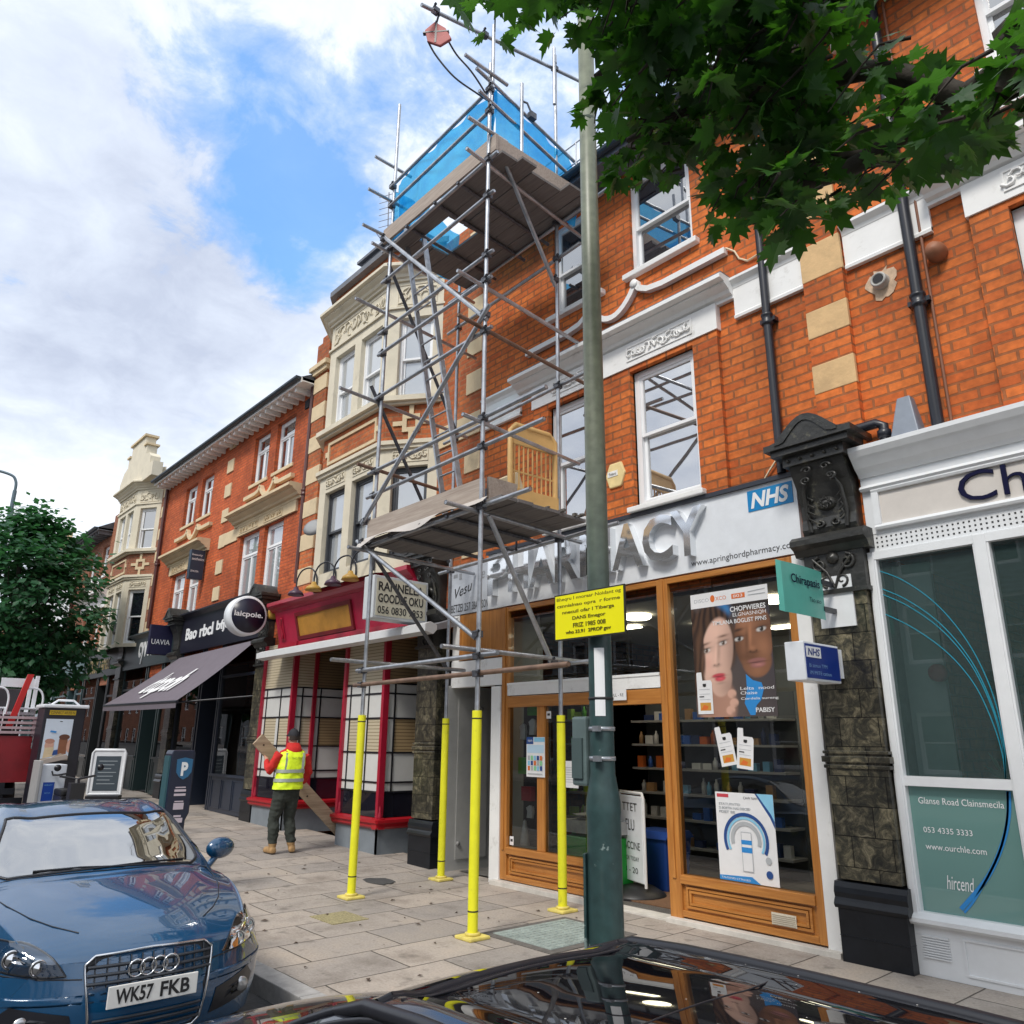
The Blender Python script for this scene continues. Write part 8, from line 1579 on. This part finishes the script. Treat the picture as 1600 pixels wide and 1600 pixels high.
b = MB(); b.box(-24.6, -23.0, 1.2, 2.95, g_+.5, g_+2.2); b.build('cab', emat('cab_white', (.5, .5, .5), .4), t, bevel=.1); b = MB(); b.box(-24.2, -18.6, 1.6, 2.6, g_+.45, g_+.82); b.build('chassis', trimb, t); b = MB(); b.box(-18.6, -18.55, 1.4, 2.9, g_+.42, g_+.56); b.box(-18.62, -18.56, 2.45, 2.75, g_+.62, g_+.72); b.build('bumper', trimb, t)
for x in (-23.8, -19.6):
    for y in (1.5, 2.75): wheel(t, (x, y, g_+.42), .42, .28)
b = MB(); b.box(-18.56, -18.55, 1.45, 1.85, g_+.64, g_+.74); b.build('number_plate', emat('plate_pale', (.6, .6, .55), .4), t)
t1_ = thing('table', 'white table standing upside down on the truck load, its legs in the air', 'table', (-19.2, 2.55, g_+1.4)); MB().box(-19.55, -18.9, 2.15, 2.92, g_+2.0, g_+2.05).build('tabletop', board_w, t1_)
for x in (-19.5, -18.95):
    for y in (2.2, 2.88): MB().box(x-.03, x+.03, y-.03, y+.03, g_+2.05, g_+2.72).build('leg', board_w, t1_)
MB().box(-18.99, -18.93, 2.3, 2.85, g_+2.5, g_+2.66).build('apron', board_w, t1_)
b = MB(); b.obox((-18.75, 2.62, g_+2.25), (.03, 0, 0), (0, .05, .0), (.02, .10, .48)); tag(b.build('plank', emat('plank_red', (.55, .02, .02), .45)), 'bright red board leaning on the white table on the truck', 'plank')
for i, (x, y, z) in enumerate(((-18.8, 2.25, 2.0), (-18.9, 1.85, 2.0), (-18.75, 2.80, 2.0))):
    c_ = thing('chair', ['white metal chair with a hooped back on the truck, left of the red board', 'white metal chair at the left end of the truck load', 'pale metal chair right of the red board on the truck'][i], 'chair', (x, y, g_+z), 'metal chairs on the truck')
    b = MB(); b.tube(smooth([(x, y-.18, g_+z+.0), (x, y-.19, g_+z+.30), (x, y-.10, g_+z+.46), (x, y+.10, g_+z+.46), (x, y+.19, g_+z+.30), (x, y+.18, g_+z)]), .018, 6); b.build('backrest', board_w, c_); MB().box(x-.38, x, y-.19, y+.19, g_+z+.10, g_+z+.13).build('seat', board_w, c_, bevel=.01)
    for dx in (0, -.36):
        for dy in (-.16, .16): MB().cyl((x+dx, y+dy, g_+z-.30), (x+dx, y+dy, g_+z+.10), .013, n=6).build('leg', board_w, c_)
b = MB(); b.box(-19.4, -18.75, 1.35, 1.95, g_+1.95, g_+2.25); b.box(-19.3, -18.8, 1.4, 1.9, g_+2.25, g_+2.3); tag(b.build('box', emat('carton_tan', (.42, .33, .22), .8), None, bevel=.01), 'tan carton on the left of the truck load', 'box')
b = MB(); b.box(-21.5, -19.6, 1.5, 2.85, g_+.95, g_+2.5); tag(b.build('wardrobe', emat('wardrobe_dark', (.035, .03, .035), .6), None, bevel=.02), 'dark wardrobe lying behind the chairs on the truck', 'wardrobe')
for o in list(COL.objects)[k0_:]:      # the whole load stands where the truck is parked
    if o.parent is None: o.location = o.location+Vector((1.65, .28, 0))
# distant street lamp
t = thing('street_lamp', 'tall grey street lamp with a curved arm rising above the left tree', 'street lamp', (-26, 3.3, gz(-26))); gl_ = gz(-26)
b = MB(); b.tube([(-26, 3.3, gl_), (-26, 3.3, 6.5), (-26, 3.3, 8.1)], [.09, .08, .075], 10); b.tube([(-26, 3.3, 8.0), (-26, 3.3, 8.65)], .055, 10); b.tube(smooth([(-26, 3.3, 8.6), (-26.0, 3.27, 8.95), (-26.1, 3.05, 9.15), (-26.6, 2.2, 9.35), (-27.2, 1.3, 9.5)]), .04, 8); b.build('column', emat('lamp_steel', (.10, .15, .18), .45), t); b = MB(); b.obox((-27.4, 1.0, 9.5), (.1, .25, 0), (.12, -.05, 0), (0, 0, .06)); b.build('lantern', board_w, t)

# ------------------------------------------------------------------ trees
def leaf_mat(name, c1, c2, tr):
    m = bpy.data.materials.new(name); m.use_nodes = True; nt = m.node_tree; nt.nodes.clear()
    geo = N(nt, 'ShaderNodeNewGeometry'); n = N(nt, 'ShaderNodeTexNoise', i_Scale=1.6, i_Detail=3.0); L(nt, geo.outputs['Position'], n.inputs['Vector'])
    rp_ = ramp(nt, geo.outputs['Random Per Island'], [(.0, c1), (1., c2)]); c = mixc(nt, .4, rp_, ramp(nt, n.outputs[0], [(.35, c1), (.65, c2)]))
    p = N(nt, 'ShaderNodeBsdfPrincipled'); L(nt, c, p.inputs['Base Color']); p.inputs['Roughness'].default_value = .45
    t = N(nt, 'ShaderNodeBsdfTranslucent'); t.inputs[0].default_value = (*tr, 1); x = N(nt, 'ShaderNodeMixShader', i_0=.35); L(nt, p.outputs[0], x.inputs[1]); L(nt, t.outputs[0], x.inputs[2])
    o = N(nt, 'ShaderNodeOutputMaterial'); L(nt, x.outputs[0], o.inputs[0]); MATS[name] = m
leaf_mat('maple_leaf', (.009, .036, .012), (.034, .11, .018), (.08, .27, .016)); leaf_mat('far_leaf', (.015, .065, .035), (.04, .15, .055), (.06, .22, .06)); bark = mat('bark', (.045, .038, .03), .9, var=.4, scale=14, bump=.5, bscale=20)
MAPLE = [(0, 0), (.10, .05), (.30, -.06), (.26, .06), (.52, .10), (.40, .20), (.62, .36), (.46, .38), (.56, .60), (.34, .52), (.20, .50), (.28, .74), (.14, .72), (0, 1.0)]
MAPLE = MAPLE+[(-x, y) for x, y in MAPLE[-2:0:-1]]
def leaf(mb, p, dirv, nrm, s, rnd):
    dirv = dirv.normalized(); side = dirv.cross(nrm).normalized(); nn = side.cross(dirv); cup = rnd.uniform(-.35, .45); k = len(MAPLE)
    vs = [p+dirv*(y*s)+side*(x*s)+nn*(cup*abs(x)*s-.18*y*y*s) for x, y in MAPLE]; vs.append(p+dirv*.42*s+nn*(-.03*s))
    mb.add(vs, [(k, i, (i+1) % k) for i in range(k)])
def spray(mb, tw, p0, p1, rnd, n, s0=.16, spread=.22):     # a twig with leaves on short stalks
    p0, p1 = Vector(p0), Vector(p1); mid = p0.lerp(p1, .5)+Vector((rnd.uniform(-.06, .06), rnd.uniform(-.06, .06), .06)); tw.tube([p0, mid, p1], [.010, .007, .003], 5)
    for i in range(n):
        t = rnd.uniform(.05, 1); q = (p0.lerp(mid, t*2) if t < .5 else mid.lerp(p1, t*2-1)); d = Vector((rnd.gauss(0, 1), rnd.gauss(0, 1), rnd.gauss(-.35, .6))).normalized(); st = q+d*rnd.uniform(.3, 1)*spread; nrm = Vector((rnd.gauss(0, .55), rnd.gauss(0, .55), 1)).normalized()
        dd = Vector((d.x, d.y, d.z*.5-.45)); dd = (dd-nrm*dd.dot(nrm)*.7).normalized(); leaf(mb, st, dd, nrm, s0*rnd.uniform(.45, 1.25), rnd)
def pt(px, py, dist): return Vector((0, 0, CAMH))+ray(px, py)*dist      # where a twig of the foreground tree reaches, from the survey of the photo
rnd = random.Random(42)
T0 = Vector((1.35, 3.45, 0))
mt_ = thing('maple_tree', 'large dark green maple overhanging the street at the upper right, nearest tree', 'tree', T0)
tk = MB(); tk.tube([T0+Vector((0, 0, -.02)), T0+Vector((.02, 0, .25)), T0+Vector((-.03, .02, 1.6)), T0+Vector((-.05, -.05, 3.0)), T0+Vector((-.25, -.1, 4.3)), T0+Vector((-.4, -.1, 6.2)), T0+Vector((-.45, -.1, 8.0))], [.24, .18, .155, .145, .12, .09, .03], 14)
fork = T0+Vector((-.15, -.08, 3.7)); fork2 = T0+Vector((-.3, -.1, 4.9))
lm = [ [fork, pt(1700, 60, 4.3), pt(1500, 150, 4.5), pt(1385, 232, 4.7), pt(1290, 250, 4.9), pt(1180, 285, 5.0)],
       [fork2, pt(1560, -120, 4.6), pt(1360, -30, 4.7), pt(1180, 30, 4.8), pt(1010, 70, 4.9), pt(930, 120, 5.0)],
       [fork2+Vector((-.05, 0, .3)), pt(1400, -180, 5.2), pt(1150, -90, 5.2), pt(930, -30, 5.2), pt(800, -8, 5.2)],
       [pt(1500, 150, 4.5), pt(1370, 110, 4.6), pt(1250, 140, 4.7), pt(1080, 170, 4.9), pt(980, 220, 5.0)],
       [pt(1385, 232, 4.7), pt(1300, 275, 4.6), pt(1220, 300, 4.6)], [fork, pt(1640, 20, 4.2), pt(1590, 90, 4.1), pt(1560, 140, 4.0)] ]
for q in lm: q2 = smooth([tuple(p) for p in q], 5); m_ = len(q2); tk.tube(q2, [.055*(1-.82*i/m_)+.004 for i in range(m_)], 8)
lv = MB()
# clusters along the limbs: (px, py, spread in px, sprays, distance)
cl = [(780, -20, 75, 10, 5.2), (900, 0, 60, 10, 5.1), (860, 5, 40, 6, 5.1), (960, 60, 50, 12, 5.0), (1000, 20, 70, 14, 4.9), (1060, 110, 60, 14, 4.9), (980, 190, 52, 12, 5.0), (1000, 260, 48, 11, 5.0), (1080, 230, 60, 14, 4.9), (1150, 180, 70, 15, 4.8), (1140, 60, 50, 9, 4.8), (1180, 10, 55, 9, 4.7), (1210, 110, 65, 13, 4.7), (1260, 200, 60, 13, 4.7), (1190, 270, 55, 12, 4.7), (1220, 330, 40, 9, 4.6), (1190, 365, 20, 3, 4.6), (1120, 300, 35, 6, 4.8), (1290, 0, 50, 7, 4.6), (1330, 120, 30, 5, 4.6), (1320, 260, 38, 8, 4.6), (1400, 170, 32, 6, 4.5), (1470, 230, 38, 8, 4.4), (1530, 190, 40, 8, 4.3), (1500, 255, 22, 3, 4.4), (1570, 120, 40, 8, 4.2), (1600, 60, 45, 7, 4.2), (1355, 300, 10, 1, 4.6), (1440, 200, 30, 5, 4.45), (1250, 60, 50, 8, 4.7), (1095, 20, 50, 8, 4.9), (1050, -40, 90, 12, 5.0), (940, -50, 80, 8, 5.2)]
for px, py, sp, n, dd in cl:
    for k in range(max(2, int(n*(.85 if px < 1280 else (.38 if px < 1500 else .6))))):
        a = rnd.uniform(0, 6.28); r = sp*math.sqrt(rnd.random()); e = pt(px+r*math.cos(a), py+r*math.sin(a), dd+rnd.uniform(-.5, .5)); s = e+Vector((rnd.uniform(.05, .35), rnd.uniform(-.1, .1), rnd.uniform(.0, .15)))
        spray(lv, tk, s, e, rnd, 7, .150, .15)
tk.build('trunk', bark, mt_)
for _ in range(26):      # the rest of the crown, above and behind the view
    c = T0+Vector((rnd.uniform(-.6, 2.6), rnd.uniform(-2.2, 1.2), rnd.uniform(6.4, 8.8)))
    e_ = c-Vector((0, 0, CAMH)); dd_ = e_.dot(cd)
    if dd_ > 0 and -250 < 800+FPX*e_.dot(cr)/dd_ < 1850 and 800-FPX*e_.dot(cu)/dd_ > -300: continue
    for k in range(8): p = c+Vector((rnd.gauss(0, .4), rnd.gauss(0, .4), rnd.gauss(0, .3))); spray(lv, lv, p, p+Vector((rnd.uniform(-.3, .3), rnd.uniform(-.3, .3), -.1)), rnd, 6, .16, .2)
lv.build('crown', 'maple_leaf', mt_)
# the dense street tree at the left
TX, TY = -24.3, 3.4
ft = thing('street_tree', 'dense dark green street tree at the left edge, hiding the far houses', 'tree', (TX, TY+.4, gz(TX)))
b = MB(); q0 = Vector((TX, TY+.4, gz(TX)-.02)); b.tube([q0, q0+Vector((0, 0, 1.0)), q0+Vector((.05, -.05, 2.6)), q0+Vector((0, -.2, 4.5)), q0+Vector((0, -.3, 6.4))], [.2, .15, .13, .09, .03], 10)
crown = []; cc = Vector((TX, TY+.25, 5.1))
for i in range(260):
    a = rnd.uniform(0, 6.28); z = rnd.uniform(-1, 1); ph_ = rnd.random()**.4; rr2 = 2.05*(1-.42*max(0, z)**1.5)*(1-.15*max(0, -z)**2)*(1+.20*math.sin(a*3+z*4)+.10*math.sin(a*7-z*9)); crown.append(cc+Vector((math.cos(a)*rr2*math.sqrt(max(0.05, 1-z*z*.75))*ph_, math.sin(a)*rr2*math.sqrt(max(.05, 1-z*z*.75))*ph_, z*2.55)))
for p in crown[:40]: s = q0+Vector((0, -.1, rnd.uniform(2.2, 4.6))); b.tube([s, s.lerp(p, .5)+Vector((0, 0, -.1)), p], [.04, .025, .008], 5)
b.build('trunk', bark, ft); lv = MB()
for c in crown:
    n_ = (c-cc).normalized()
    for k in range(50):
        p = c+Vector((rnd.gauss(0, .24), rnd.gauss(0, .24), rnd.gauss(0, .15))); u = Vector((rnd.gauss(0, .5), rnd.gauss(0, .5), 1)).normalized()+n_*.35; u.normalize(); d0 = Vector((rnd.gauss(0, 1), rnd.gauss(0, 1), -.4))+n_*.8; d0 = (d0-u*d0.dot(u)).normalized(); sd = d0.cross(u); s = rnd.uniform(.14, .27)
        lv.add([p, p+d0*s*.45+sd*s*.34-u*s*.03, p+d0*s-u*s*.16, p+d0*s*.45-sd*s*.34-u*s*.03], [(0, 1, 2), (0, 2, 3)])
lv.build('crown', 'far_leaf', ft)
